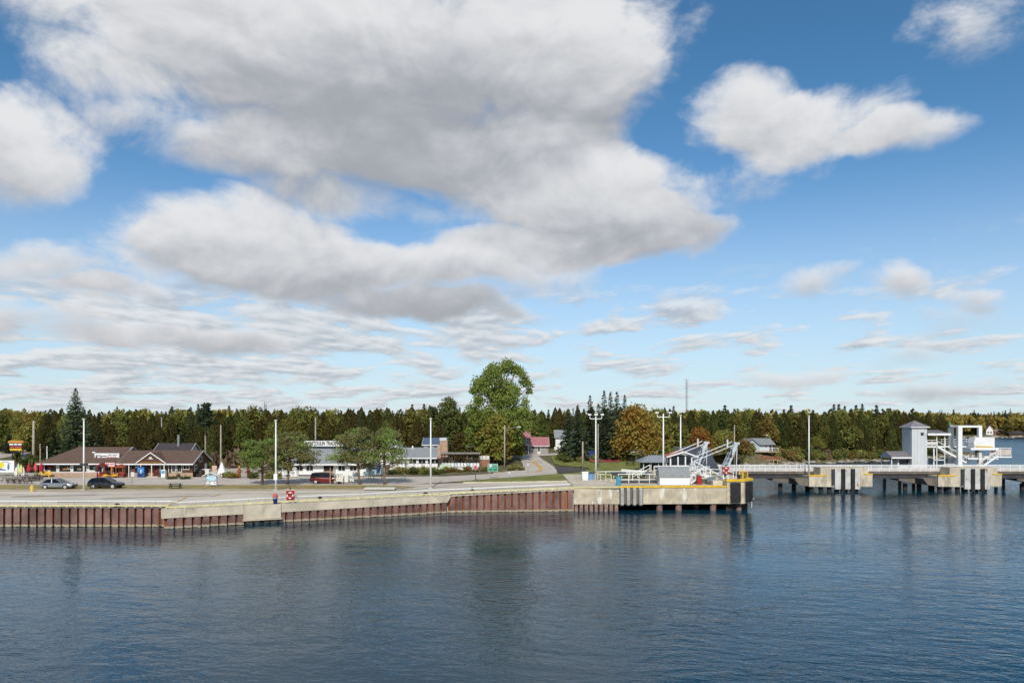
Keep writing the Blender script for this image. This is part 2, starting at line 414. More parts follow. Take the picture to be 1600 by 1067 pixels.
def land_z(px, py):
    d = coast_dist(px, py); f = np.clip((d + 2.5) / 9.0, 0, 1); f = f * f * (3 - 2 * f)
    return -1.6 + (zg(px, py) - .06 + 1.6) * f
def make_land():
    xs = np.unique(np.concatenate([np.arange(-132, 384, 4.), [-12, 8.4, 18, 40, 60, 70, 100], np.linspace(-1500, -132, 24), np.linspace(384, 1500, 20)]))
    ys = np.unique(np.concatenate([np.arange(96, 300, 3.), np.arange(300, 560, 6.), [140, 250], np.linspace(560, 2500, 22)]))
    gx, gy = np.meshgrid(xs, ys); V = np.stack([gx, gy, land_z(gx, gy)], -1).reshape(-1, 3)
    ny, nx = gx.shape; i = np.arange(ny - 1)[:, None] * nx + np.arange(nx - 1)[None]
    F = np.stack([i, i + 1, i + nx + 1, i + nx], -1).reshape(-1, 4)
    tag(link('ground', fast_mesh('ground', V, F, BANK)), kind='structure')
make_land()

# ------------------------------------------------------------------ paved and planted surfaces
sheet('quay', [(-100, 86.4), (-39.9, 86.4), (-39.7, 84.75), (-8.95, 99.2), (-8.5, 99.55), (8.4, 100.95), (8.4, 113), (-100, 113)], 0.0, APRON, thick=3.6)
sheet('pavement', [(-100, 96), (-12, 103.5), (8.4, 104.5), (8.4, 117), (-100, 117)], .02, LOT)
sheet('road', [(-160, 114.5), (-20, 114.5), (-6, 121.5), (1, 124.8), (7.8, 128.5), (8.3, 137), (8.3, 144), (7.7, 152), (6.8, 162), (6.2, 172), (1.6, 172),
               (2.0, 160), (2.3, 151), (1.9, 144.5), (.4, 138.2), (-3.5, 134.5), (-10, 132.5), (-30, 131.2), (-52, 130.4), (-160, 130.4)], .03, ROAD)
sheet('side_road', [(-20, 171.8), (1.6, 172.2), (6.2, 172.2), (30, 177), (60, 186), (60, 191.5), (28, 182.5), (0, 176.8), (-20, 176)], .035, ROAD)
sheet('driveway', [(8.35, 130), (11.5, 131.5), (13.5, 135), (13.6, 139), (10.6, 144), (8.35, 146)], .035, NEWASPH)
def strip_poly(px):  return [(p[0], p[1]) for p in px]
sheet('dry_verge', [(-100, 106.6), (-75, 107.3), (-16.5, 108.6), (-14.5, 110.8), (-18, 113.6), (-66, 114.8), (-100, 114.2)], .06, DRYGRASS)
sheet('earth_strip', [(-100, 104.4), (-60, 105.2), (-14.6, 107.4), (-14.4, 108.4), (-16.6, 108.5), (-75, 107.2), (-100, 106.5)], .05, mat('tan_earth', (196, 178, 146), .95, .14, .5, second=(176, 164, 142), thr=(.45, .6)))
sheet('lawn', [(-8.6, 117.4), (0, 114.6), (8.6, 112.9), (14, 113.6), (20, 118), (33, 118), (36, 140), (44, 166), (52, 180), (30, 176), (9, 171), (8.6, 152), (9.5, 147), (14.4, 140), (14.2, 134.6), (12, 130.6),
               (8.6, 128.3), (1.4, 124.2), (-5.4, 120.8), (-8.8, 118.9)], .07, LAWN)
sheet('grass_bank', [(-30, 131.6), (-10, 133.0), (-3.8, 135), (0, 138.8), (1.4, 144.5), (1.8, 151), (1.4, 171), (-22, 171), (-22, 141), (-30, 141)], .05, BANK)
sheet('gravel_yard', [(-130, 131), (-84.5, 131), (-84.5, 142), (-130, 142)], .05, GRAVEL)
sheet('gravel_road', [(-190, 150), (-118, 150), (-112, 156), (-118, 166), (-128, 206), (-190, 210)], .05, GRAVEL)
sheet('forecourt', [(-53, 130.6), (-25, 131.4), (-25, 139), (-53, 138)], .04, ROAD)
sheet('side_lane', [(-55, 130.7), (-46.5, 130.7), (-54.5, 168), (-62, 168)], .045, GRAVEL)
# painted lines on the pavement
def ribbon(name, pts, w, off, m, kind='structure'):
    pts = [Vector((p[0], p[1], 0)) for p in pts]; mb = MB(); L = []; Rr = []
    for i, p in enumerate(pts):
        d = (pts[min(i + 1, len(pts) - 1)] - pts[max(i - 1, 0)]).normalized(); n = Vector((-d.y, d.x, 0)) * (w / 2)
        L.append(p + n); Rr.append(p - n)
    vs = [(q.x, q.y, float(zg(q.x, q.y)) + off) for q in L + Rr]; k = len(pts)
    mb.add(vs, [(i, i + 1, k + i + 1, k + i) for i in range(k - 1)])
    return tag(mb.build(name, m), kind=kind)
def dense(pts, step=1.5):
    out = []
    for (a, b) in zip(pts[:-1], pts[1:]):
        n = max(1, int(math.hypot(b[0] - a[0], b[1] - a[1]) / step))
        out += [(a[0] + (b[0] - a[0]) * i / n, a[1] + (b[1] - a[1]) * i / n) for i in range(n)]
    return out + [pts[-1]]
ribbon('road_centre_line', dense([(4.3, 134.5), (5.2, 138), (5.6, 142), (5.4, 147), (4.9, 153), (4.5, 158)]), .55, .045, LINEY)
ribbon('road_edge_line', dense([(7.5, 138), (7.8, 142), (7.5, 147), (6.9, 153), (6.2, 160), (5.7, 168)]), .22, .045, LINEW)
for a, b in (((258, 792), (292, 777)), ((330, 776), (344, 772)), ((596, 771), (640, 769))):
    p, q = gp(*a), gp(*b); ribbon('bay_line', dense([p[:2], q[:2]]), .18, .04, LINEY)
for k, (a, b, w_, m_) in enumerate((((20, 776), (150, 773), 1.6, 0), ((330, 782), (520, 774), 1.1, 1), ((90, 784), (250, 782), .7, 0), ((520, 772), (660, 765), .9, 1), ((160, 779), (330, 774), .5, 0), ((560, 770), (700, 760), .5, 0))):
    p, q = gp(*a), gp(*b); ribbon('asphalt_patch', dense([p[:2], q[:2]], 4), w_, .028 + .002 * k, mat('patch_dark', (164, 157, 148), .92, .12, .4) if m_ == 0 else mat('patch_pale', (208, 197, 179), .92, .12, .4))
# pale kerbs
def kerb(name, pts, label, w=.25, h=.14):
    mb = MB(); pts = dense(pts, 3)
    for a, b in zip(pts[:-1], pts[1:]):
        za, zb = float(zg(*a)), float(zg(*b)); mb.bar((a[0], a[1], za + h / 2), (b[0], b[1], zb + h / 2), w, h)
    return tag(mb.build(name, CONC), label, 'kerb')
kerb('kerb', [(-7.6, 116.6), (0, 114.2), (8.4, 112.5)], 'pale concrete kerb between grass triangle and quay road', .5, .16)
kerb('kerb', [(-3.4, 134.8), (.6, 138.4), (2.1, 144.5)], 'curved concrete kerb at the bend below the leafy tree', .25, .15)

# ------------------------------------------------------------------ sheet pile walls along the quay
PER = .95
def waterline(m):
    """pale lime and algae where the steel meets the water"""
    nt = m.node_tree; T = NT(nt); b = nt.nodes['Principled BSDF']; src = b.inputs['Base Color'].links[0].from_socket
    pos = T.n('ShaderNodeNewGeometry').outputs['Position']; sp = T.n('ShaderNodeSeparateXYZ'); T.put(sp.inputs[0], pos)
    z = T.m('ADD', sp.outputs[2], T.m('MULTIPLY_ADD', T.noise(pos, 2.5, 3, .6), .35, -.17))
    c = T.mix(T.ss(z, .34, .20), src, (*s2l((176, 160, 136)), 1)); c = T.mix(T.ss(z, .10, .03), c, (*s2l((70, 68, 50)), 1)); T.put(b.inputs['Base Color'], c)
waterline(RUST); waterline(RUST_O)
FRONT = MB().extr([(-.30, .34), (-.33, 0), (.33, 0), (.30, .34)], 0, 1).mesh('front_pan', RUST)
BACK = MB().extr([(-.18, .31), (.18, .31), (.18, .46), (-.18, .46)], 0, 1).mesh('back_pan', RUST_O)
def pile_wall(label, a, b, ztop, off=0.0, zb=-1.6, per=PER):
    dx, dy = b[0] - a[0], b[1] - a[1]; L = math.hypot(dx, dy); n = int(round(L / per)); p = L / n
    t = thing('sheet_pile_wall', label, 'wall', (a[0], a[1], 0), math.atan2(dy, dx))
    for i in range(n):
        zt = ztop(i / n) if callable(ztop) else ztop
        f = link('front_pan', FRONT, t, (p * (i + .5), off + random.uniform(-.015, .015), zb)); f.scale = (p / per, 1, zt - zb)
        k = link('back_pan', BACK, t, (p * i, off, zb)); k.scale = (p / per, 1, zt - zb - .02)
    return t, L
def edge_rail(label, a, b, lift=.13, m=YELP, step=.98):
    dx, dy = b[0] - a[0], b[1] - a[1]; L = math.hypot(dx, dy)
    t = thing('edge_rail', label, 'rail', (a[0], a[1], 0), math.atan2(dy, dx))
    za, zb = float(zg(*a)), float(zg(*b))
    MB().bar((0, 0, za + lift + .07), (L, 0, zb + lift + .07), .16, .15).build('rail', m, t)
    me = MB().box(-.09, .09, -.07, .07, 0, lift).mesh('block', m); n = int(L / step)
    for i in range(n + 1): link('block', me, t, (L * i / n, 0, za + (zb - za) * i / n))
    return t
def guard_rail(label, pts, h=.62, step=1.85):
    t = thing('guard_rail', label, 'rail', (pts[0][0], pts[0][1], 0)); o = Vector(t.location)
    pts = [Vector((x, y, float(zg(x, y)))) for x, y in pts]; pm = MB().cyl((0, 0, 0), (0, 0, h - .06), .028, n=6).mesh('post', GALV)
    for a, b in zip(pts[:-1], pts[1:]):
        wp(MB().bar(a + Vector((0, 0, h)), b + Vector((0, 0, h)), .1, .1), 'rail', WHITE, t)
        n = max(1, int((b - a).length / step))
        for i in range(n): link('post', pm, t, a.lerp(b, i / n) - o)
    return t

ZL = float(zg(-60, 86))
tl, L = pile_wall('long rusty sheet pile wall at left with deep gaps', (-99, 85.9), (-39.9, 85.9), ZL - .12)
MB().box(0, L, -.03, .5, ZL - .12, ZL - .005).build('cap_beam', CONC_DK, tl)
def ladder(t, x, z0, z1, m, y=-.06):
    ld = MB().bar((x - .2, y, z0), (x - .2, y, z1), .05).bar((x + .2, y, z0), (x + .2, y, z1), .05).build('ladder', m, t)
    z = z0 + .25
    while z < z1 - .1:
        MB().bar((x - .2, y, z), (x + .2, y, z), .07).build('rung', m, ld); z += .3
ladder(tl, L - 1.0, .1, ZL - .2, mat('ladder_rust', (150, 96, 64), .8, .2, 2))
edge_rail('pale yellow edge rail on blocks along the left wall', (-99, 86.0), (-39.9, 86.0))
A, B = (-39.4, 84.2), (-8.6, 98.7)
tm, L = pile_wall('low rusty sheet piles under the long concrete cap', A, B, lambda u: 1.22 + .2 * u)
def cap_box(t, x0, x1, z0, name='concrete_cap', slant=0.0, y0=-.06, y1=1.0):
    zt = 2.295 - .0
    return MB().prism_y([(x0, zt), (x1 + slant, zt), (x1, z0 + .02 * 0), (x0, z0)], y0, y1).build(name, CONC, t)
ZM = float(zg(-30, 90)) - .005
def cap(x0, x1, z0, z1, nm, y0=-.07, sl=0.):
    return MB().prism_y([(x0, ZM), (x1 + sl, ZM), (x1, z1), (x0, z0)], y0, 1.0).build(nm, CONC, tm)
cap(-.5, 8.3, 1.24, 1.26, 'concrete_cap'); cap(8.3, 12.6, .62, .64, 'deep_cap', -.22); cap(12.6, 22.5, 1.26, 1.34, 'concrete_cap'); cap(22.5, L, 1.34, 1.42, 'concrete_cap', sl=.5)
MB().cyl((10.4, -.12, .25), (10.4, .4, .25), .24, n=12).build('outfall_pipe', BLACK, tm)
MB().box(8.2, 12.7, -.5, .0, .48, .60).build('ledge', CONC, tm)
edge_rail('pale yellow edge rail along the long concrete cap', A, B)
edge_rail('short yellow rail joining the two walls', (-39.9, 85.9), (-39.4, 84.3), step=.6)
tr, L = pile_wall('tall rusty sheet pile wall between concrete cap and dock', (-8.4, 99.0), (8.4, 100.4), lambda u: float(zg(-8.4 + 16.8 * u, 99)) - .12)
ladder(tr, L - 1.2, .1, 2.7, mat('ladder_ochre', (186, 128, 66), .8, .2, 2))
MB().prism_y([(0, 2.18), (L, 2.93), (L, 3.04), (0, 2.30)], -.05, .5).build('cap_beam', CONC, tr)
edge_rail('pale yellow edge rail along the tall right wall', (-8.4, 99.1), (8.4, 100.5))
guard_rail('long white guard rail set back from the quay edge', [(-99, 86.9), (-40, 86.9), (-38.6, 85.4), (-9, 99.8), (8.0, 101.3)])
for px, py in ((183, 792), (500, 781), (665, 774), (738, 766)):
    x, y, z = gp(px, py)
    t = thing('mooring_bollard', {183: 'black mooring bollard on the left wall near black car', 500: 'black mooring bollard right of the life ring board',
              665: 'black mooring bollard in front of third light pole', 738: 'black mooring bollard above the tall rusty wall'}[px], 'bollard', (x, y, z))
    MB().box(-.35, .35, -.2, .2, 0, .06).build('base', BLACK, t)
    MB().lathe([(0, .06), (.13, .06), (.11, .3), (.2, .36), (.2, .44), (0, .46)], 10).build('head', BLACK, t)
    MB().bar((-.34, 0, .3), (.34, 0, .3), .09).build('cross_bar', BLACK, t)

# ------------------------------------------------------------------ concrete ferry dock
DK = thing('ferry_dock', 'pale concrete ferry dock on piles with yellow edge', 'dock', (8.4, 100.4, 0))
ZD = 3.35
def dl(u): return (8.4 + 21.0 * u, 100.4 + .9 * u)       # front edge of the dock
a, b = dl(0), dl(1)
wp(MB().extr([(8.4, 100.4), (14.6, 100.66), (14.6, 113), (8.4, 113)], .98, 3.18), 'wall_block', CONC_ST, DK)
wp(MB().extr([(14.6, 100.67), (17.9, 100.81), (17.9, 113), (14.6, 113)], .98, 3.2), 'wall_block', CONC_DK, DK)
wp(MB().extr([(17.9, 100.80), (29.4, 101.3), (29.4, 113), (17.9, 113)], .95, 3.22), 'wall_block', CONC_ST, DK)
wp(MB().extr([(8.45, 101.0), (29.3, 101.9), (29.3, 124), (8.45, 124)], 3.0, 3.3), 'deck', CONC, DK)
wp(MB().extr([(20, 113), (29.2, 113), (29.2, 123.9), (20, 123.9)], .9, 2.95), 'rear_block', CONC_DK, DK)
wp(MB().prism_y([(8.4, 3.18), (14.6, 3.19), (14.6, 3.31), (8.4, 3.30)], 100.35, 101.1), 'pale_edge', YELP, DK)
wp(MB().extr([(14.6, 100.55), (29.4, 101.2), (29.4, 101.8), (14.6, 101.15)], 3.2, 3.42), 'yellow_kerb', YEL, DK)
for k in range(4):                                        # concrete fender ribs
    x = 14.75 + k * .84
    wp(MB().prism_x([(100.25, .9), (100.25, 2.95), (100.5, 3.18), (100.9, 3.18), (100.9, .75), (100.45, .75)], x, x + .42), 'fender_rib', mat('rib_concrete', (166, 164, 156), .9, .15, 1), DK)
for k in range(9):                                        # sheet piles below the wall
    x = 8.75 + k * .68
    wp(MB().extr([(x - .28, 100.75), (x - .22, 100.5), (x + .22, 100.5), (x + .28, 100.75)], -1.5, .94), 'sheet_pile', mat('wet_pile', (138, 112, 102), .85, .25, 1, second=(190, 170, 150), thr=(.5, .7)), DK)
PILE = mat('pier_pile', (118, 96, 88), .8, .3, 1., second=(90, 80, 74))
for px, yy in ((1031, 101.2), (1061, 101.3), (1088, 104.5), (1099, 107), (1115, 101.5), (1130, 106), (1155, 102.2)):
    x = X(px, yy); wp(MB().cyl((x, yy + .3, -2.5), (x, yy + .3, 1.0), .42, n=14), 'pile', PILE, DK, True)
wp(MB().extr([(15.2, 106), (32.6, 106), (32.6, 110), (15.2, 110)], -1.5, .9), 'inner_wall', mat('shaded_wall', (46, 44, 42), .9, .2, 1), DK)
# raised end block with fenders
EB = [(29.42, 101.2), (31.75, 101.35), (33.35, 103.0), (33.5, 113), (29.42, 113)]
wp(MB().extr(EB, .95, 4.0), 'end_block', CONC_ST, DK)
wp(MB().extr([(29.3, 101.05), (31.85, 101.2), (33.55, 102.9), (33.6, 104.6), (32.9, 104.6), (32.8, 103.3), (31.5, 101.9), (29.3, 101.8)], 4.0, 4.3), 'yellow_rim', YEL, DK)
fp = wp(MB().box(29.85, 31.25, 100.98, 101.22, 1.15, 3.85), 'fender_panel', BLACK, DK)
for z in (1.3, 2.1, 2.9, 3.7):
    for xx in (29.75, 31.27): MB().box(xx, xx + .09, 101.0, 101.15, z - .03, z + .04).build('bolt', OFFW, fp)
c = Vector((32.62, 102.13, 0)); d = Vector((1.6, 1.65, 0)).normalized(); nrm = Vector((d.y, -d.x, 0))
q = [c + d * (-.85) + nrm * .04, c + d * .85 + nrm * .04, c + d * .85 + nrm * .26, c + d * (-.85) + nrm * .26]
wp(MB().extr([(p.x, p.y) for p in q], 1.15, 3.85), 'fender_panel', BLACK, DK)
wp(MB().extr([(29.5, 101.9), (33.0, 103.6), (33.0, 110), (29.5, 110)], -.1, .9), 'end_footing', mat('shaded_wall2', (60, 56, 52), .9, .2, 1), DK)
wp(MB().cyl((33.45, 103.2, .2), (33.45, 103.2, 1.2), .06, n=6).cyl((33.45, 103.2, 1.2), (33.75, 103.0, 1.55), .06, n=6), 'mooring_chain', OFFW, DK)
# ------------------------------------------------------------------ railings
def railing(name, label, pts, h=1.0, step=1.5, m=None, mids=(.5,), cat='railing', r=.04, kick=None, parent=None):
    m = m or WHITE
    pts = [Vector(p) for p in pts]
    t = parent or thing(name, label, cat, pts[0]); o = Vector(t.location); off = Vector((0, 0, 0))
    holder = t if parent is None else None
    if parent is not None: t = link('railing', None, parent); o = Vector(parent.location); t.empty_display_size = .2
    pm = MB().box(-r, r, -r, r, 0, h).mesh('post', m)
    for a, b in zip(pts[:-1], pts[1:]):
        a, b = a - o, b - o
        MB().bar(a + Vector((0, 0, h)), b + Vector((0, 0, h)), r * 2.2).build('top_rail', m, t)
        for k in mids: MB().bar(a + Vector((0, 0, h * k)), b + Vector((0, 0, h * k)), r * 1.6).build('mid_rail', m, t)
        if kick: MB().bar(a + Vector((0, 0, kick[0])), b + Vector((0, 0, kick[0])), .03, kick[1]).build('infill_panel', kick[2], t)
        n = max(1, int(round((b - a).length / step)))
        for i in range(n + 1): link('post', pm, t, a.lerp(b, i / n))
    return t

# ------------------------------------------------------------------ walkway bridge, dolphins and boarding tower
BR = thing('walkway_bridge', 'long dark girder footbridge with white railings over the water', 'bridge', (33.5, 130, 0))
ZB = 3.3
wp(MB().box(33.5, 140, 130.0, 133.0, 2.9, ZB), 'deck', CONC_DK, BR)
GIRD = mat('girder', (66, 64, 66), .7, .2, .8, second=(96, 70, 62), thr=(.6, .75))
for y in (130.25, 132.5): wp(MB().box(33.5, 140, y, y + .25, 2.1, 2.895), 'girder', GIRD, BR)
MESH = mat('pale_mesh', (206, 196, 190), .7, .1, 2)
for y in (130.1, 132.9):
    railing('railing', None, [(33.6, y, ZB), (70, y, ZB), (100, y, ZB), (139, y, ZB)], 1.0, 1.8, WHITE, (.62,), r=.05, kick=(.28, .42, MESH), parent=BR)
for x in (40, 95, 118):
    for y in (130.6, 132.4): wp(MB().cyl((x, y, -2.5), (x, y, 2.1), .3, n=10), 'pile', PILE, BR)

FW = mat('fender_boards', (196, 194, 188), .8, .15, .8, second=(156, 116, 86), thr=(.58, .68), streak=(1, 1, .5))
def dolphin(label, x0):
    t = thing('mooring_dolphin', label, 'dolphin', (x0, 127, 0), group='mooring dolphins along the footbridge')
    G = lambda mb, n, m: mb.build(n, m, t)
    G(MB().box(0, 3.3, 0, 6.5, .95, 2.75), 'low_block', CONC); G(MB().box(2.0, 10.8, .05, 4.2, .9, 2.748).box(2.0, 10.2, .05, 2.9, 2.752, 4.2), 'high_block', CONC)
    G(MB().box(8.9, 10.9, -.03, 2.6, 1.0, 3.0), 'right_shoulder', CONC)
    G(MB().box(-.05, 3.0, -.08, .3, 2.755, 2.98), 'yellow_kerb', YEL); G(MB().box(9.3, 10.95, -.1, .3, 3.0, 3.18), 'yellow_kerb', YEL)
    G(MB().prism_y([(-5.2, 2.05), (.4, 2.05), (.4, 1.0), (-2.2, 1.2), (-5.2, 1.75)], 3.0, 6.2), 'corbel', CONC_DK)
    G(MB().prism_y([(-2.4, 2.3), (-.02, 2.3), (-.02, 1.0), (-1.6, 1.2)], .3, 3.0), 'corbel', CONC_DK)
    for i in range(3):
        xa = 4.3 + i * 1.72; G(MB().box(xa, xa + 1.0 - .08 * i, -.42, -.03, .55, 4.05), 'fender_board', FW)
    for xa in (5.33, 7.0): G(MB().box(xa, xa + .68, -.55, -.05, .05, 4.0), 'fender_post', BLACK)
    G(MB().box(3.85, 4.2, -.2, .04, 1.2, 3.95), 'recess_shade_block', DKGREY)  # solid dark block, its colour stands in for the shade of a recess
    for (x, y, lean) in ((-3.3, 4.5, 0), (-1.0, 4.2, 0), (.8, 1, 0), (2.4, 1, .25), (3.9, 1, 0), (5.0, .6, 0), (6.6, .8, 0), (8.3, .6, 0), (1.5, 4.5, 0)):
        G(MB().cyl((x + lean, y, -2.5), (x, y, 1.1), .38, n=10), 'pile', mat('dark_pile', (58, 54, 52), .8, .3, 1))
    MB().cyl((2.2, .5, 2.755), (2.2, .5, 3.25), .14, n=8).build('bollard', BLACK, t)
    return t
dolphin('pale concrete mooring dolphin under the tall lone light pole', 51.0)
dolphin('pale concrete mooring dolphin in front of the grey boarding tower', 73.2)
dolphin('mooring dolphin cut off by the right edge of the picture', 94.0)

TW = thing('boarding_tower', 'pale grey lift tower with hipped roof and white stairs on the footbridge', 'tower', (72.4, 134, 0))
w = lambda mb, n, m: wp(mb, n, m, TW)
x0, x1, y0, y1 = 73.0, 75.75, 135.0, 138.4
w(MB().box(69.5, 94, 133.1, 141, 2.75, 3.25), 'platform', CONC_DK)
for x in (70.5, 76, 82, 88, 93):
    for y in (134.5, 140): w(MB().cyl((x, y, -2.5), (x, y, 2.75), .3, n=8), 'pile', PILE)
w(MB().box(x0, x1, y0, y1, 3.25, 11.0), 'shaft', PALEGREY)
ms = mat('batten_shaded_side', (150, 160, 166), .7, .05, 1)  # left-face battens: darker colour holds that side's shade
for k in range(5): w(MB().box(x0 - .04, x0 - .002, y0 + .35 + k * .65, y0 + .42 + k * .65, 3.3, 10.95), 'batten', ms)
for k in range(4): w(MB().box(x0 + .4 + k * .62, x0 + .44 + k * .62, y0 - .03, y0 - .002, 3.3, 10.95), 'batten', mat('batten_lit_side', (178, 188, 192), .7, .05, 1))  # same battens on the front, paler colour for the sunlit face
ov = .38; xc, yc = (x0 + x1) / 2, (y0 + y1) / 2
rf = w(MB().add([(x0 - ov, y0 - ov, 11.12), (x1 + ov, y0 - ov, 11.12), (x1 + ov, y1 + ov, 11.12), (x0 - ov, y1 + ov, 11.12), (xc, yc, 12.3)],
         [(0, 1, 4), (1, 2, 4), (2, 3, 4), (3, 0, 4), (3, 2, 1, 0)]), 'roof', mat('tower_roof', (128, 124, 130), .8, .1, 1.5))
MB().box(x0 - ov, x1 + ov, y0 - ov, y1 + ov, 10.98, 11.115).build('fascia', WHITE, rf)
w(MB().box(74.6, 75.1, y0 - .12, y0 - .002, 9.6, 10.1), 'wall_lamp', DKGREY)
# entrance shelter at the tower's left
w(MB().box(70.9, 73.0, 136.0, 138.8, 3.25, 5.4), 'shelter_wall', PALEGREY)
w(MB().box(71.2, 72.9, 135.96, 135.998, 4.0, 5.1), 'window', GLASS)
sr = w(MB().prism_x([(135.0, 5.55), (137.2, 6.6), (139.4, 5.55), (139.4, 5.42), (137.2, 6.45), (135.0, 5.42)], 69.3, 72.98), 'shelter_roof', mat('shelter_roof_m', (120, 116, 116), .8, .1, 1.5))
MB().box(69.3, 72.98, 134.96, 135.02, 5.35, 5.6).build('fascia', WHITE, sr)
w(MB().add([(69.25, 135.0, 5.45), (69.25, 139.4, 5.45), (69.25, 137.2, 6.5)], [(0, 1, 2)]), 'gable', GREYBLUE)
for y in (135.3, 139.0): w(MB().box(69.4, 69.55, y, y + .15, 3.25, 5.45), 'post', WHITE)
w(MB().box(75.76, 76.5, 136.0, 138.4, 3.25, 5.2), 'lean_to', OFFW); w(MB().box(75.8, 76.4, 135.95, 135.998, 3.3, 5.1), 'blue_door', mat('blue_door_m', (28, 62, 150), .6, .05, 1))
# upper gallery with roof
YF = 135.1
w(MB().box(75.76, 79.0, YF, 138.2, 7.35, 7.6), 'gallery_floor', WHITE)
gr = w(MB().slab([(75.7, YF - .4, 9.9), (79.9, YF - .4, 9.9), (79.9, 138.5, 10.5), (75.7, 138.5, 10.5)], .3), 'gallery_roof', mat('gallery_roof_m', (112, 108, 112), .8, .1, 1))
MB().box(75.7, 79.95, YF - .46, YF - .4, 9.58, 9.95).build('fascia', WHITE, gr)
for x in (77.55, 79.0): w(MB().box(x, x + .13, YF, YF + .13, 3.25, 9.6), 'post', WHITE)
w(MB().box(77.1, 77.3, YF + .2, YF + .35, 3.25, 7.35), 'post', WHITE)
w(MB().box(77.1, 79.1, YF, YF + .08, 5.0, 5.15), 'beam', WHITE)
def tower_rail(pts, **k): return railing('railing', None, pts, parent=TW, **k)
tower_rail([(75.8, YF, 7.6), (77.6, YF, 7.6)], h=1.1, step=.9, mids=(.5,), kick=(.5, .6, MESH))
tower_rail([(79.2, 137.8, 7.6), (86.2, 137.8, 7.6)], h=1.2, step=.8, mids=(.33, .66), r=.035)
w(MB().box(79.0, 86.4, 136.9, 138.2, 7.35, 7.55), 'gangway', WHITE)
def stair(p, q, wdt, nm='stair'):
    p, q = Vector(p), Vector(q); st = w(MB().bar(p, q, .1, .32).bar(p + Vector((0, wdt, 0)), q + Vector((0, wdt, 0)), .1, .32), nm, WHITE)
    n = int(abs(q.z - p.z) / .22); tm_ = MB().box(-.14, .14, .05, wdt - .05, -.02, .03).mesh('tread', GALV)
    for i in range(1, n): link('tread', tm_, st, p.lerp(q, i / n))
    h = Vector((0, 0, 1.0)); rl = w(MB().bar(p + h, q + h, .09), 'handrail', WHITE)
    for i in range(5): MB().bar(p.lerp(q, i / 4), p.lerp(q, i / 4) + h, .07).build('baluster', WHITE, rl)
stair((77.7, YF, 7.5), (83.0, YF, 4.6), 1.2); stair((84.4, 134.2, 3.3), (88.2, 134.2, 5.9), 1.2); stair((81.4, 135.8, 3.3), (84.6, 135.8, 5.4), 1.0)
w(MB().box(83.0, 88.5, 134.6, 138, 5.2, 5.45), 'landing', WHITE)
w(MB().box(86.4, 91.4, 135.2, 138, 5.5, 5.75), 'landing', WHITE)
tower_rail([(87.4, 135.25, 5.75), (91.3, 135.25, 5.75), (91.3, 138, 5.75)], h=1.5, step=2.4, mids=(), kick=(.75, 1.1, mat('plexi', (196, 186, 176), .5, .1, 1)))
tower_rail([(79.0, 135.4, 3.25), (82.5, 135.4, 3.25)], h=1.1, step=.8)
# white gantry frame with its boarding cab
for y in (134.4, 137.6):
    pass
w(MB().box(81.1, 81.85, 134.4, 135.0, 3.25, 11.0), 'gantry_leg', WHITE); w(MB().box(81.1, 81.85, 137.0, 137.6, 3.25, 11.0), 'gantry_leg', OFFW)
w(MB().box(86.5, 87.1, 137.0, 137.6, 3.25, 11.0), 'gantry_leg', WHITE); w(MB().box(84.9, 85.4, 134.4, 135.0, 3.25, 6.4), 'gantry_leg', OFFW)
w(MB().box(81.1, 87.1, 137.0, 137.6, 11.0, 11.35), 'gantry_beam', WHITE); w(MB().box(81.1, 81.85, 134.4, 137.6, 11.002, 11.3), 'gantry_beam', WHITE)
w(MB().box(83.5, 88.6, 134.6, 136.6, 6.9, 7.3), 'cab_base', WHITE)
cb = w(MB().prism_y([(84.3, 7.3), (87.9, 7.3), (87.9, 9.2), (84.4, 9.2), (84.1, 8.2)], 134.7, 136.5), 'cab', WHITE)
MB().prism_y([(84.3, 7.75), (84.6, 7.45), (87.6, 7.4), (87.6, 7.6), (84.7, 7.68)], 134.62, 134.69).build('yellow_stripe', YEL, cb)
w(MB().cyl((85.1, 135.4, 5.9), (85.1, 135.4, 6.9), .28, n=8), 'ram', DKGREY)

# ------------------------------------------------------------------ light poles
POLES = 'white light poles along the quay'
def light_pole(label, base, ztop, heads=0, r=.115, group=POLES):
    x, y, z = base; h = ztop - z
    t = thing('light_pole', label, 'light pole', base, group=group)
    MB().box(-.3, .3, -.3, .3, 0, .12).build('base_plate', CONC, t)
    MB().cyl((0, 0, .12), (0, 0, h), r * 1.25, r * .75, n=10).build('pole', WHITE, t, smooth=True)
    if heads == 0:
        MB().cyl((0, 0, h - .02), (0, 0, h + .22), .16, .22, n=8).build('lamp_head', OFFW, t)
    else:
        W_ = .85
        MB().bar((-W_, 0, h - .5), (W_, 0, h - .5), .1).build('cross_arm', WHITE, t)
        for sx in ((-1, 1) if heads == 2 else (-1, 0, 1)):
            a = MB().cyl((sx * W_, 0, h - .5), (sx * (W_ + .12 * abs(sx)), 0, h + .05), .06, n=6).build('arm', WHITE, t)
            MB().prism_x([(-.28, .02), (.22, .02), (.26, .26), (-.22, .26)], sx * (W_ + .12) - .24, sx * (W_ + .12) + .24).build('lamp_head', OFFW, a, loc=(0, 0, h))
    return t
p = gp(131, 766); lp1 = light_pole('white light pole between the two parked cars', p, Z(656, p[1]))
MB().box(-.5, .5, -.2, .2, 3.6, 3.85).build('pole_bracket', DKGREY, lp1)
p = gp(431, 766); lp2 = light_pole('white light pole with a box near its foot, between two pines', p, Z(658, p[1]))
MB().box(-.24, .24, -.24, .24, 1.5, 2.4).build('control_box', WHITE, lp2)
p = gp(673, 763); light_pole('white light pole in front of the restaurant', p, Z(655, p[1]))
p = gp(931, 750); light_pole('white light pole with three lamps by the dock entrance', p, Z(648, p[1]) - .1, 3)
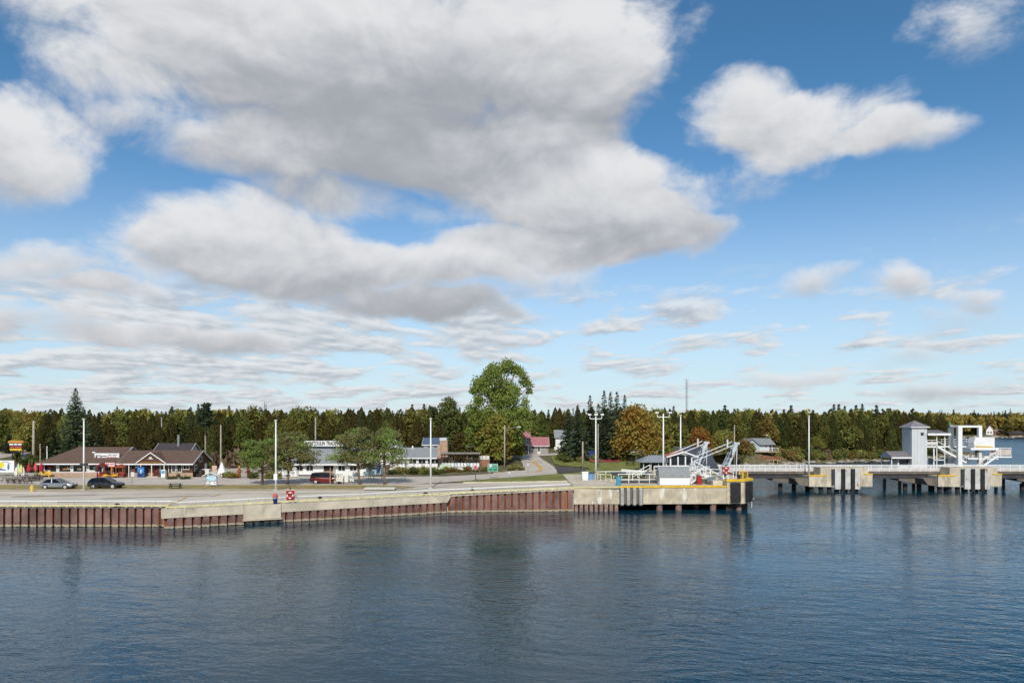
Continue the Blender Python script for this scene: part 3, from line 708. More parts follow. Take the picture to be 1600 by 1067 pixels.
y = 109; light_pole('white light pole with two lamps behind the small shed', (X(1036.5, y), y, ZD), Z(645, y) - .1, 2)
y = 118; light_pole('white light pole rising behind the red roofed booth', (X(1063.5, y), y, 3.3), Z(650, y))
y = 128.2; light_pole('lone white light pole standing on a mooring dolphin', (X(1264, y), y, 2.76), Z(651, y))

# ------------------------------------------------------------------ things on the dock
SHED = thing('storage_shed', 'small white shed with grey barrel roof on the dock', 'shed', (X(1031, 104), 104, ZD - .05))
G = lambda mb, n, m: mb.build(n, m, SHED)
G(MB().box(0, 4.2, 0, 2.2, 0, 1.15), 'wall', WHITE)
prof = [(-.12, 1.1), (.1, 1.75), (.62, 2.35), (1.1, 2.5), (1.58, 2.35), (2.1, 1.75), (2.32, 1.1)]
G(MB().prism_x([(y_, z_ - .06) for y_, z_ in prof][1:-1] + [(2.2, 1.1), (0, 1.1)], .02, 4.18), 'gable_wall', WHITE)
mb = MB()
for (a0, a1) in zip(prof[:-1], prof[1:]): mb.slab([(-.12, a0[0], a0[1]), (4.3, a0[0], a0[1]), (4.3, a1[0], a1[1]), (-.12, a1[0], a1[1])], .05)
G(mb, 'roof', SHINGLE_GR)
dr = G(MB().box(-.05, 0, .55, 1.65, .1, 1.9), 'door', PALEGREY); MB().box(-.08, -.05, .7, .78, .1, 1.9).box(-.08, -.05, 1.42, 1.5, .1, 1.9).build('door_bar', DKGREY, dr)
# white railings of the vehicle ramp
railing('ramp_railing', 'white railing in front of the dock ramp, left of the shed', [(X(966, 106.5), 106.5, 3.32), (X(1031, 106.5), 106.5, 3.32)], 1.3, 1.35, mids=(.42,), kick=(.2, .3, DKGREY))
railing('ramp_railing', 'long white railing behind the dock ramp', [(X(934, 114), 114, 3.4), (X(1034, 114), 114, 3.5)], 1.05, 1.3, mids=(.55,))
railing('ramp_railing', 'short white rail at the dock entrance', [(X(930, 112), 112, 3.3), (X(955, 108), 108, 3.32)], 1.05, 1.3, m=mat('cream_paint', (224, 210, 176), .6, .05, 1), mids=(.5,))
railing('fence_panel', 'low wire fence panel beside the white bins', [(X(899, 113), 113, 3.15), (X(913, 113), 113, 3.2)], .95, 1.5, m=GALV, cat='fence', mids=(.5,), r=.025)
pn = mat('navy_banner', (40, 56, 110), .7, .1, 1)
for a_, b_, lb in ((955, 978, 'dark panel hung on the ramp railing by the boat bow'), (1008, 1030, 'navy blue panel hung on the ramp railing by the shed')):
    t = thing('hung_panel', lb, 'panel', (X(a_, 113.9), 113.9, 3.6)); L = X(b_, 113.9) - X(a_, 113.9)
    MB().box(0, L, -.04, 0, .25, .8).build('cloth', pn if a_ > 1000 else DKGREY, t); MB().box(0, L, -.05, -.041, .72, .8).build('hem', DKGREY, t)
def drum(label, base, m, h=.95, r=.3):
    t = thing('drum', label, 'drum', base)
    MB().lathe([(0, 0), (r, 0), (r, .02), (r * .97, h * .33), (r * 1.03, h * .35), (r * .97, h * .37), (r * 1.03, h * .68), (r * .97, h * .70), (r, h), (0, h)], 14).build('body', m, t, smooth=False)
    MB().lathe([(0, h + .001), (r * .92, h + .001), (r * .92, h + .04), (0, h + .05)], 14).build('lid', DKGREY, t)
p = gp(966, 761); drum('cyan plastic drum beside the dock ramp railing', (X(966.5, 103), 103, 3.31), CYAN, 1.25, .33)
drum('red drum at the foot of the white dock stairs', (X(1092.5, 104.6), 104.6, 3.31), RED, 1.2, .36)
def bin_box(label, base, m, lid, wd=.75, h=1.05):
    t = thing('recycling_bin', label, 'bin', base); MB().add([(-wd * .42, -.3, .05), (wd * .42, -.3, .05), (wd * .42, .3, .05), (-wd * .42, .3, .05), (-wd / 2, -.36, h), (wd / 2, -.36, h), (wd / 2, .36, h), (-wd / 2, .36, h)],
      [(3, 2, 1, 0), (4, 5, 6, 7), (0, 1, 5, 4), (1, 2, 6, 5), (2, 3, 7, 6), (3, 0, 4, 7)]).build('body', m, t)
    MB().prism_x([(-.4, h + .002), (.38, h + .002), (.34, h + .09), (-.2, h + .14)], -wd / 2 - .03, wd / 2 + .03).build('lid', lid, t)
    for s in (-1, 1): MB().cyl((s * wd * .42 - .04, .3, .12), (s * wd * .42 + .04, .3, .12), .12, n=10).build('wheel', BLACK, t)
bin_box('white bin at the dock entrance', (X(914, 112.2), 112.2, 3.2), WHITE, WHITE, .95, 1.25)
bin_box('blue recycling bin next to the white bin', (X(921, 112.4), 112.4, 3.2), mat('bin_blue', (110, 150, 190), .5, .1, 1), BLUE)
bin_box('grey blue bin at the light pole with three lamps', (X(927.5, 112.6), 112.6, 3.22), mat('bin_grey', (120, 140, 164), .5, .1, 1), DKGREY)
# cabinets and stair
def cabinet(label, x, y, wd, h, m):
    t = thing('cabinet', label, 'cabinet', (x, y, 3.3)); MB().box(0, wd, 0, .8, .05, h).build('body', m, t)
    n = 2
    for i in range(n): MB().box(wd * i / n + .03, wd * (i + 1) / n - .03, -.03, -.002, .12, h - .06).build('door', m, t)
    MB().box(-.04, wd + .04, -.05, .84, h + .002, h + .07).build('top', OFFW, t)
cabinet('white double cabinet right of the red drum', X(1097, 106), 106, 1.3, 1.25, WHITE)
cabinet('white cabinet beneath the dock stairs', X(1077, 107.5), 107.5, 1.4, 1.3, OFFW)
t = thing('dock_stairs', 'white steel stairs between shed and control platform', 'stairs', (X(1077, 106), 105.2, 3.3))
a_, b_ = Vector((0, 0, .1)), Vector((2.1, 0, 1.5))
for yy in (0, .8):
    o_ = Vector((0, yy, 0)); MB().bar(a_ + o_, b_ + o_, .07, .2).build('stringer', WHITE, t); MB().bar(a_ + o_ + Vector((0, 0, .95)), b_ + o_ + Vector((0, 0, .95)), .08).build('handrail', WHITE, t)
    for k in range(4): MB().bar(a_.lerp(b_, k / 3) + o_, a_.lerp(b_, k / 3) + o_ + Vector((0, 0, .95)), .06).build('post', WHITE, t)
for k in range(7): MB().box(-.13, .13, .04, .76, 0, .04).build('tread', GALV, t, loc=a_.lerp(b_, (k + .5) / 7))
# upper platform with booth
PF = thing('control_platform', 'raised concrete platform with white railings under the booth', 'platform', (19, 108, 3.3))
ZP = 4.7
wp(MB().box(20.6, 29.2, 107.6, 113, 3.3, ZP), 'block', CONC, PF)
wp(MB().box(26.3, 29.3, 105.0, 107.55, 4.05, 4.25), 'landing', CONC, PF); wp(MB().box(28.9, 29.2, 105.0, 107.5, 3.3, 4.05), 'pier', CONC, PF)
wp(MB().box(28.0, 29.35, 103.0, 105.0, 3.31, 3.98), 'block_step', CONC, PF)
railing('railing', None, [(24.4, 107.4, ZP - .3), (27.0, 106.2, ZP - .3), (29.6, 104.8, ZP - .3), (30.9, 103.3, 4.1)], 1.0, 1.2, parent=PF)
railing('railing', None, [(20.7, 107.8, ZP), (23.4, 107.8, ZP)], 1.0, 1.0, parent=PF)
railing('railing', None, [(18.0, 110.5, 3.4), (20.6, 110.5, ZP)], 1.0, 1.2, parent=PF)
wp(MB().box(X(1105, 104.6), X(1118, 104.6), 104.5, 104.6, 3.65, 4.35), 'notice_panel', mat('slate_panel', (92, 112, 126), .6, .1, 1), PF)
BO = thing('control_booth', 'white control booth with faded red gable roof', 'booth', (X(1046, 110), 109.6, ZP))
G = lambda mb, n, m: mb.build(n, m, BO)
W_, D_, H_ = 3.3, 3.0, 2.3
G(MB().box(0, W_, 0, D_, 0, .9), 'lower_wall', WHITE)
for (xx, yy) in ((0, 0), (1.1, 0), (2.2, 0), (W_ - .18, 0), (0, D_ - .18), (W_ - .18, D_ - .18)): G(MB().box(xx, xx + .18, yy + .002, yy + .16, .9, H_), 'post', WHITE)
G(MB().box(0, .45, .17, .5, .9, H_ - .05), 'corner_panel', PALEGREY)
for i, (xa, xb) in enumerate(((.2, 1.09), (1.3, 2.18), (2.4, 3.1))):
    wn = G(MB().box(xa, xb, .06, .1, .92, H_ - .03), 'window', GLASS); MB().box(xa, xb, .03, .058, .9, .98).build('sill', WHITE, wn)
G(MB().box(.3, W_, D_ - .1, D_ - .02, .9, H_), 'rear_glass', GLASSL)
rf = G(MB().prism_y([(-.55, H_), (W_ / 2 + .3, H_ + .75), (W_ + .75, H_), (W_ + .75, H_ - .1), (W_ / 2 + .3, H_ + .63), (-.55, H_ - .1)], -.45, D_ + .4), 'roof', mat('faded_red_roof', (176, 104, 88), .8, .12, 1.2))
MB().prism_y([(-.6, H_ + .02), (W_ / 2 + .3, H_ + .79), (W_ + .8, H_ + .02), (W_ + .8, H_ - .16), (W_ / 2 + .3, H_ + .58), (-.6, H_ - .16)], -.52, -.452).build('barge_board', WHITE, rf)
G(MB().box(1.0, 1.6, -.04, -.002, .1, .75), 'meter_box', WHITE)
# lifting frames of the vehicle ramp
LG = mat('lift_frame_white', (206, 212, 214), .55, .08, .8); LGD = mat('lift_frame_grey', (150, 160, 168), .6, .1, .8)
def lift_frame(label, px, Y):
    x = X(px, Y); z0 = ZP - .4
    t = thing('ramp_lift_frame', label, 'lift frame', (x, Y, z0), group='ramp lift frames')
    G = lambda mb, n, m=LG: mb.build(n, m, t)
    for yy in (0, 1.0):
        G(MB().bar((-6.1, yy, 2.15 + .42 * yy), (-.3, yy, 4.5 + .42 * yy), .11), 'boom')
        G(MB().bar((-6.1, yy, 2.2), (-5.6, yy, 0), .13), 'strut'); G(MB().bar((-5.9, yy, 2.1), (-1.2, yy, -.5), .12), 'stay')
        out_ = [(.42, 4.85), (-.12, 3.5), (-.72, 2.0), (-1.4, .2), (-1.62, .28), (-1.02, 2.1), (-.55, 3.3), (-.5, 4.1), (.1, 4.9)]
        n = len(out_); G(MB().add([(a_, yy - .06, c_) for a_, c_ in out_] + [(a_, yy + .06, c_) for a_, c_ in out_], [tuple(range(n)), tuple(range(2 * n - 1, n - 1, -1))] + [(i, n + i, n + (i + 1) % n, (i + 1) % n) for i in range(n)]), 'mast_plate', LGD if yy else mat('lift_mast', (186, 194, 198), .6, .14, 1.2, second=(150, 140, 130), thr=(.6, .72)))
        G(MB().bar((-2.3, yy, .1), (-.75, yy, 3.6), .12), 'rear_leg', LGD); G(MB().bar((-1.9, yy, 1.0), (-1.25, yy, 1.2), .08).bar((-1.6, yy, 1.7), (-.95, yy, 2.0), .08).bar((-1.3, yy, 2.4), (-.75, yy, 2.7), .08), 'lattice', LGD)
    G(MB().bar((-1.1, .5, 4.1), (-1.1, .5, 5.3), .2), 'sheave_post'); G(MB().box(-.2, .55, .1, .9, 4.55, 4.85), 'head_block')
    G(MB().cyl((-.8, -.1, 2.9), (-.8, 1.1, 2.9), .26, n=10), 'pulley', DKGREY); G(MB().cyl((-1.55, -.1, 1.0), (-1.55, 1.1, 1.0), .2, n=10), 'pulley', DKGREY); G(MB().bar((-.85, .5, 2.8), (-1.9, .5, .1), .14), 'cylinder', LGD)
    for k in range(4): G(MB().bar((-.55 - .25 * k, 0, 3.0 - .7 * k), (-.75 - .25 * k, 1.0, 2.5 - .7 * k), .09), 'brace', LGD)
    G(MB().bar((.3, .5, 4.6), (.15, .5, -.5), .1), 'hanger')
    return t
lift_frame('white steel lift frame leaning over the control booth', 1103, 110.5)
lift_frame('white steel lift frame nearest the water, behind the life ring', 1150, 107.0)
RP = thing('raised_ramp', 'dark grey vehicle ramp tilted up between the lift frames', 'ramp', (28.0, 114, 3.4))
wp(MB().prism_x([(112.2, 4.0), (112.2, 4.5), (117.5, 8.0), (121.5, 8.0), (121.5, 4.0)], 26.6, 27.0).add([(24.6, 112.1, 4.3), (26.9, 112.1, 4.3), (26.9, 113.6, 7.2), (26.0, 113.6, 7.2)], [(0, 1, 2, 3)]), 'side_plate', mat('ramp_side', (150, 150, 146), .8, .1, 1), RP)
wp(MB().slab([(25.6, 115.2, 5.4), (32.4, 115.2, 4.6), (31.2, 117.6, 7.9), (27.2, 117.6, 8.2)], .3), 'ramp_deck', mat('ramp_deck_m', (66, 70, 80), .8, .1, 1), RP)
wp(MB().bar((32.0, 114.8, 4.2), (33.6, 114.8, 6.6), .12).bar((29.0, 114.8, 4.2), (30.2, 114.8, 7), .12), 'stay', LGD, RP)
# life ring boards
def life_ring(label, base, wd=1.05, h=1.25, leg=.55):
    t = thing('life_ring_board', label, 'life ring', base)
    for s in (-1, 1): MB().box(s * wd * .35 - .05, s * wd * .35 + .05, -.05, .05, 0, leg + h).build('post', WHITE, t)
    MB().box(-wd / 2, wd / 2, -.10, -.052, leg, leg + h).build('board', RED, t)
    vs, fs = [], []; n, k = 18, 8; R0, r0 = wd * .34, wd * .085
    for i in range(n):
        for j in range(k):
            a, b = 2 * math.pi * i / n, 2 * math.pi * j / k
            vs.append(((R0 + r0 * math.cos(b)) * math.cos(a), -.19 + r0 * math.sin(b), leg + h * .48 + (R0 + r0 * math.cos(b)) * math.sin(a)))
    fs = [(i * k + j, ((i + 1) % n) * k + j, ((i + 1) % n) * k + (j + 1) % k, i * k + (j + 1) % k) for i in range(n) for j in range(k)]
    rg = MB().add(vs, fs).build('ring', WHITE, t, smooth=True)
    for a in range(4):
        q = R(45 + 90 * a); MB().box(R0 * math.cos(q) - .1, R0 * math.cos(q) + .1, -.30, -.2, leg + h * .48 + R0 * math.sin(q) - .1, leg + h * .48 + R0 * math.sin(q) + .1).build('band', RED, rg)
    MB().box(-wd / 2, wd / 2, -.16, -.10, leg + h + .001, leg + h + .08).build('top_trim', OFFW, t); MB().cyl((0, -.1, leg + h + .08), (0, -.1, leg + h + .28), .09, n=8).build('light', BLACK, t)
    return t
x, y, z = gp(454, 785.5); life_ring('red board with white life ring on the quay edge', (x, y, z), 1.0, 1.2, .35)
life_ring('red board with life ring on the dock platform', (X(1134, 104), 104, 4.05), .95, 1.05, .75)
x, y, z = gp(430, 787)
t = thing('litter_bin', 'dark blue litter bin with red domed lid on the quay', 'bin', (x, y, z))
MB().lathe([(0, 0), (.24, 0), (.28, .62), (.36, .66), (0, .66)], 12).build('body', mat('bin_navy', (32, 44, 96), .5, .1, 1), t)
MB().lathe([(.35, .661), (.33, .72), (.30, .72), (.3, .85), (0, .85)], 12).build('collar', GALV, t); MB().lathe([(.3, .86), (.33, .95), (.26, 1.15), (.12, 1.25), (0, 1.27)], 12).build('lid', REDPALE, t)
# yellow rail frame and bollard at the dock end
railing('end_barrier', 'yellow tube barrier on the corner of the dock', [(32.4, 105.6, 4.02), (33.2, 104.2, 4.3), (33.4, 108, 4.02)], .85, .8, m=YEL, cat='barrier')
t = thing('corner_post', 'tall yellow ladder post on the dock corner', 'post', (33.0, 106.5, 4.0))
for s in (-.2, .2): MB().cyl((s, 0, 0), (s, 0, 1.5), .05, n=6).build('upright', YELP, t)
for k in range(4): MB().bar((-.2, 0, .3 + k * .35), (.2, 0, .3 + k * .35), .06).build('rung', YEL, t)
t = thing('corner_bollard', 'black mooring bollard inside the yellow dock corner', 'bollard', (31.7, 103.4, 4.0)); MB().lathe([(0, 0), (.3, 0), (.22, .1), (.2, .5), (.32, .6), (.32, .75), (0, .78)], 12).build('head', BLACK, t); MB().box(-.35, .35, -.35, .35, -.0, .04).build('base', BLACK, t)
# gazebo and boat
x0_, x1_ = X(1001, 131), X(1050, 131); zz = 3.4
GZ = thing('picnic_shelter', 'open picnic shelter with grey hipped roof behind the dock', 'shelter', (x0_, 129, zz)); G = lambda mb, n, m: mb.build(n, m, GZ)
L = x1_ - x0_
G(MB().box(-.2, L + .2, -.2, 5.2, 0, .1), 'floor', CONC)
for xx in np.linspace(.1, L - .2, 5):
    for yy in (0, 4.9): G(MB().box(xx, xx + .12, yy, yy + .12, .1, 1.6), 'post', OFFW)
G(MB().add([(-.5, -.5, 1.6), (L + .4, -.5, 1.6), (L + .4, 5.5, 1.6), (-.5, 5.5, 1.6), (1.6, 2.5, 2.75), (L - 1.8, 2.5, 2.75)], [(0, 1, 5, 4), (1, 2, 5), (2, 3, 4, 5), (3, 0, 4), (3, 2, 1, 0)]), 'roof', mat('shelter_grey', (138, 142, 146), .7, .1, 1.2))
G(MB().box(.3, L - .3, 4.2, 4.3, .1, 1.55), 'rear_screen', mat('rear_screen_m', (74, 80, 70), .8, .2, 1))
def boat(label, base, rz, L=4.6):
    t = thing('rowing_boat', label, 'boat', base, rz)
    vs, fs = [], []; ns = 9
    for i in range(ns):
        u = i / (ns - 1); wd = .75 * (1 - max(0, (u - .45) / .55) ** 2.2) + .02; sh = .62 + .35 * u * u; kz = .12 + .38 * max(0, u - .7) ** 1.5 * 2
        for (a, b) in ((-1, sh), (-.92, .35 + .2 * u * u), (-.5, kz), (0, kz - .06), (.5, kz), (.92, .35 + .2 * u * u), (1, sh)): vs.append((u * L, a * wd, b))
    for i in range(ns - 1):
        for j in range(6): fs.append((i * 7 + j, i * 7 + j + 1, (i + 1) * 7 + j + 1, (i + 1) * 7 + j))
    fs.append((0, 1, 2, 3, 4, 5, 6)); MB().add(vs, fs).build('hull', WHITE, t, smooth=True)
    MB().add([(p[0], p[1], p[2] - .06) for p in [vs[i * 7] for i in range(ns)] + [vs[i * 7 + 6] for i in range(ns)]], [(i, i + 1, ns + i + 1, ns + i) for i in range(ns - 1)]).build('cover', OFFW, t)
    for k in (.3, 1.9): MB().box(k * 1.5, k * 1.5 + .15, -.6, .6, 0, .16).build('cradle', DKGREY, t)
boat('white boat resting on the lawn behind the dock railing', (X(1013, 119), 119, 3.55), R(176), 4.3)
# more rails and fittings round the ramp
railing('platform_railing', 'white railing along the front of the control platform', [(X(1072, 107.3), 107.2, ZP - .05), (X(1108, 107.3), 107.2, ZP - .05)], 1.0, .9, mids=(.5,), r=.035)
railing('platform_railing', 'white railing on the approach left of the control booth', [(X(1022, 111), 111, 4.3), (X(1046, 111), 111, 4.7)], 1.0, .9, mids=(.5,), r=.035)
railing('platform_railing', 'white railing between life ring and shed, low on the dock', [(X(1106, 103.2), 103.2, 3.45), (X(1127, 103.2), 103.2, 3.75)], .95, 1.0, m=GALV, mids=(.5,), r=.025)
for px_, lb, w_, h_, m_ in ((1078, 'grey electrical cabinet on the control platform', .8, 1.3, LGD), (1088, 'round grey winch housing on the control platform', .9, .9, GALV)):
    t = thing('electrical_cabinet' if px_ == 1078 else 'winch', lb, 'cabinet' if px_ == 1078 else 'winch', (X(px_, 109), 109, ZP))
    if px_ == 1078: MB().box(0, w_, 0, .6, 0, h_).build('body', m_, t); MB().box(.06, w_ - .06, -.03, -.002, .1, h_ - .1).build('door', PALEGREY, t)
    else: MB().cyl((0, .4, .5), (w_, .4, .5), .45, n=14).build('drum', m_, t); MB().box(-.1, 0, 0, .8, 0, 1.0).box(w_, w_ + .1, 0, .8, 0, 1.0).build('frame', LGD, t)
# ------------------------------------------------------------------ cars
def car(name, label, cat, base, rz, L, W, prof, cabin, m, wheel_r=.33, axles=(.19, .80), glass=None):
    """prof: (u, bottom, belt) along the length (front at u = 1); cabin: four (u, z) of the glasshouse"""
    t = thing(name, label, cat, base, rz); hw = W / 2; glass = glass or mat('car_glass', (14, 17, 20), .08, .2, 1, spec=.45)
    vs, fs = [], []; ns = len(prof)
    for (u, b, top, k) in prof:
        x = (u - .5) * L; w_ = hw * k
        for (a, z) in ((-.86, b), (-1, b + .14), (-1.0, top - .22), (-.93, top - .03), (-.6, top + .015), (.6, top + .015), (.93, top - .03), (1.0, top - .22), (1, b + .14), (.86, b)): vs.append((x, a * w_, z))
    K = 10
    for i in range(ns - 1):
        for j in range(K): fs.append((i * K + j, i * K + (j + 1) % K, (i + 1) * K + (j + 1) % K, (i + 1) * K + j))
    fs += [tuple(range(K)), tuple(range((ns - 1) * K, ns * K))]
    body = MB().add(vs, fs).build('body', m, t, smooth=False)
    (u0, z0), (u1, z1), (u2, z2), (u3, z3) = cabin                     # rear foot, rear top, front top, front foot
    X_ = lambda u: (u - .5) * L
    wb, wt = hw * .93, hw * .74
    pts = [(X_(u0), wb, z0), (X_(u1), wt, z1), (X_((u1 + u2) / 2), wt * 1.02, max(z1, z2) + .03), (X_(u2), wt, z2), (X_(u3), wb, z3)]
    n = len(pts); v2 = [(x, -y, z) for x, y, z in pts] + [(x, y, z) for x, y, z in pts]
    MB().add(v2, [tuple(range(n)), tuple(range(2 * n - 1, n - 1, -1))] + [(i, i + 1, n + i + 1, n + i) for i in range(n - 1)]).build('windows', glass, t)
    r_ = MB(); q = [1, 2, 3]
    v3 = [(v2[i][0], v2[i][1] * 1.01, v2[i][2] + .012) for i in q] + [(v2[n + i][0], v2[n + i][1] * 1.01, v2[n + i][2] + .012) for i in q]
    r_.add(v3, [(0, 1, 4, 3), (1, 2, 5, 4)]); v4 = [(a, b, c - .05) for a, b, c in v3]
    r_.add(v4, [(3, 4, 1, 0), (4, 5, 2, 1)]); r_.build('roof', m, t)
    for s in (-1, 1):                                                  # pillars
        mb = MB(); pl = [Vector((p[0], s * p[1], p[2])) for p in pts]
        mb.bar(pl[0], pl[1], .1, .06).bar(pl[3], pl[4], .07, .06)
        mid_b = Vector((X_(u0 + (u3 - u0) * .5), s * wb, (z0 + z3) / 2)); mid_t = Vector((X_(u1 + (u2 - u1) * .52), s * wt * 1.01, max(z1, z2) + .01))
        mb.bar(mid_b, mid_t, .09, .05).build('pillar', m, t)
    for s in (-1, 1):
        for u in axles:
            wl = MB().cyl((X_(u), s * (hw - .2), wheel_r), (X_(u), s * (hw + .01), wheel_r), wheel_r, n=18).build('wheel', BLACK, t)
            MB().cyl((X_(u), s * (hw - .02), wheel_r), (X_(u), s * (hw + .03), wheel_r), wheel_r * .66, n=14).build('rim', mat('alloy', (196, 198, 200), .35, .1, 1, metal=.4), wl)
            MB().lathe([(wheel_r * 1.02, 0), (wheel_r * 1.2, 0), (wheel_r * 1.2, .03), (wheel_r * 1.02, .03)], 16).build('arch', BLACK, t).matrix_local = Matrix.Translation((X_(u), s * (hw - .012) - (0 if s > 0 else 0), wheel_r)) @ Matrix.Rotation(R(-90) * s, 4, 'X')
        MB().box(X_(.965), X_(.985), s * hw * .55 - .2, s * hw * .55 + .2, .62, .78).build('headlight', mat('headlight_m', (222, 224, 226), .2, .05, 1), t)
        MB().box(X_(.012), X_(.03), s * hw * .66 - .15, s * hw * .66 + .15, .74, .92).build('tail_light', RED, t)
        MB().box(X_(.665), X_(.695), s * (hw + .0) if s > 0 else s * hw - .16, s * (hw + .0) + .16 if s > 0 else s * hw, .95, 1.1).build('mirror', m, t)
        for uu in (.42, .58): MB().box(X_(uu), X_(uu) + .16, s * (hw + .012) - .012, s * (hw + .012) + .012, .80, .84).build('door_handle', GALV, t)
    return t
SILVER = mat('silver_car_paint', (148, 152, 156), .25, .04, .8, spec=.7, metal=.5)
CBLACK = mat('black_car_paint', (30, 32, 36), .12, .05, .8, spec=.8)
CRED = mat('red_car_paint', (112, 20, 26), .2, .05, .8, spec=.7)
sed = [(0, .34, .82, .84), (.03, .28, .92, .94), (.12, .22, .96, 1), (.3, .2, .93, 1), (.68, .2, .9, 1), (.86, .22, .83, .98), (.96, .26, .72, .9), (1, .36, .6, .8)]
x, y, z = gp(92, 763.5)
car('parked_car', 'silver grey four-door sedan parked left of the light pole', 'car', (x, y, z + .03), 0, 4.75, 1.8, sed, ((.06, .92), (.22, 1.40), (.50, 1.44), (.70, .92)), SILVER)
suv = [(0, .4, .92, .86), (.03, .34, 1.04, .95), (.12, .28, 1.06, 1), (.4, .26, 1.04, 1), (.7, .26, 1.0, 1), (.86, .28, .95, .98), (.96, .32, .84, .92), (1, .42, .7, .82)]
x, y, z = gp(166, 763.0)
car('parked_car', 'black four-door crossover parked right of the light pole', 'car', (x, y, z + .03), 0, 4.75, 1.86, suv, ((.03, 1.04), (.14, 1.54), (.52, 1.62), (.73, 1.02)), CBLACK, .36)
van = [(0, .36, .98, .9), (.03, .3, 1.08, .97), (.3, .26, 1.06, 1), (.7, .26, 1.02, 1), (.88, .3, .92, .97), (.97, .32, .8, .9), (1, .42, .66, .8)]
x, y, z = gp(511, 755.4)
car('parked_van', 'dark red minivan parked behind the white notice boards', 'van', (x, y, z + .03), 0, 5.0, 1.95, van, ((.02, 1.08), (.06, 1.70), (.60, 1.74), (.80, 1.0)), CRED, .34)

# ------------------------------------------------------------------ building helpers
def window(t, x0, x1, z0, z1, y=-.001, frame=None, glass=None, fw=.09, mull=0, name='window'):
    frame = frame or WHITE; mb = MB()
    mb.box(x0, x1, y - .06, y, z0, z0 + fw).box(x0, x1, y - .06, y, z1 - fw, z1).box(x0, x0 + fw, y - .06, y, z0 + fw, z1 - fw).box(x1 - fw, x1, y - .06, y, z0 + fw, z1 - fw)
    for k in range(mull):
        xm = x0 + (x1 - x0) * (k + 1) / (mull + 1); mb.box(xm - .03, xm + .03, y - .055, y - .005, z0 + fw, z1 - fw)
    w_ = mb.build(name, frame, t)
    MB().box(x0 + fw, x1 - fw, y - .03, y - .004, z0 + fw, z1 - fw).build('pane', glass or GLASS, w_)
    return w_
def swindow(t, y0, y1, z0, z1, x, frame=None):                       # on a wall that faces right
    fw = .09; mb = MB().box(x, x + .06, y0, y1, z0, z0 + fw).box(x, x + .06, y0, y1, z1 - fw, z1).box(x, x + .06, y0, y0 + fw, z0 + fw, z1 - fw).box(x, x + .06, y1 - fw, y1, z0 + fw, z1 - fw)
    w_ = mb.build('window', frame or WHITE, t); MB().box(x + .004, x + .03, y0 + fw, y1 - fw, z0 + fw, z1 - fw).build('pane', GLASSL, w_); return w_
def gable_roof(t, x0, x1, y0, y1, ze, zr, m, th=.18, ovx=.35, ovy=.5, fascia=None, axis='x'):
    if axis == 'x':
        ym = (y0 + y1) / 2; s = (zr - ze) / (ym - y0); zo = ze - ovy * s
        r = MB().prism_x([(y0 - ovy, zo), (ym, zr), (y1 + ovy, zo), (y1 + ovy, zo - th), (ym, zr - th), (y0 - ovy, zo - th)], x0 - ovx, x1 + ovx).build('roof', m, t)
        if fascia:
            MB().box(x0 - ovx, x1 + ovx, y0 - ovy - .06, y0 - ovy - .002, zo - th - .03, zo + .02).build('fascia', fascia, r)
            for xx in (x0 - ovx - .05, x1 + ovx + .002):
                MB().prism_x([(y0 - ovy, zo + .02), (ym, zr + .02), (y1 + ovy, zo + .02), (y1 + ovy, zo - th), (ym, zr - th), (y0 - ovy, zo - th)], xx, xx + .048).build('barge_board', fascia, r)
    else:
        xm = (x0 + x1) / 2; s = (zr - ze) / (xm - x0); zo = ze - ovx * s
        r = MB().prism_y([(x0 - ovx, zo), (xm, zr), (x1 + ovx, zo), (x1 + ovx, zo - th), (xm, zr - th), (x0 - ovx, zo - th)], y0 - ovy, y1 + ovy).build('roof', m, t)
        if fascia:
            MB().prism_y([(x0 - ovx - .03, zo + .03), (xm, zr + .05), (x1 + ovx + .03, zo + .03), (x1 + ovx + .03, zo - th), (xm, zr - th), (x0 - ovx - .03, zo - th)], y0 - ovy - .07, y0 - ovy - .002).build('barge_board', fascia, r)
    return r
def walls(t, x0, x1, y0, y1, ze, zr, m, axis='x', z0=0., name='wall'):
    mb = MB()
    if axis == 'x': mb.prism_x([(y0, z0), (y0, ze), ((y0 + y1) / 2, zr), (y1, ze), (y1, z0)], x0, x1)
    else: mb.prism_y([(x0, z0), (x0, ze), ((x0 + x1) / 2, zr), (x1, ze), (x1, z0)], y0, y1)
    return mb.build(name, m, t)

# ------------------------------------------------------------------ brown-roofed gift store
SX, SY = X(62, 131), 131.0
ST = thing('store_building', 'long low store with brown shingle roof and display windows', 'store', (SX, SY, float(zg(SX, SY)) + .0))
lx = lambda px: (px - 62) / 8.82
STW = mat('store_wall', (206, 200, 190), .8, .06, 1)
MB().box(1.0, 14, 0, 9, 0, 2.55).build('wall', STW, ST)
walls(ST, 14.001, 27.1, 0, 6.62, 2.76, 4.42, WOOD_BR)
MB().box(.95, 20.4, -.1, -.002, 0, .75).box(22.3, 27.15, -.1, -.002, 0, .75).build('brick_base', BRICK_T, ST)
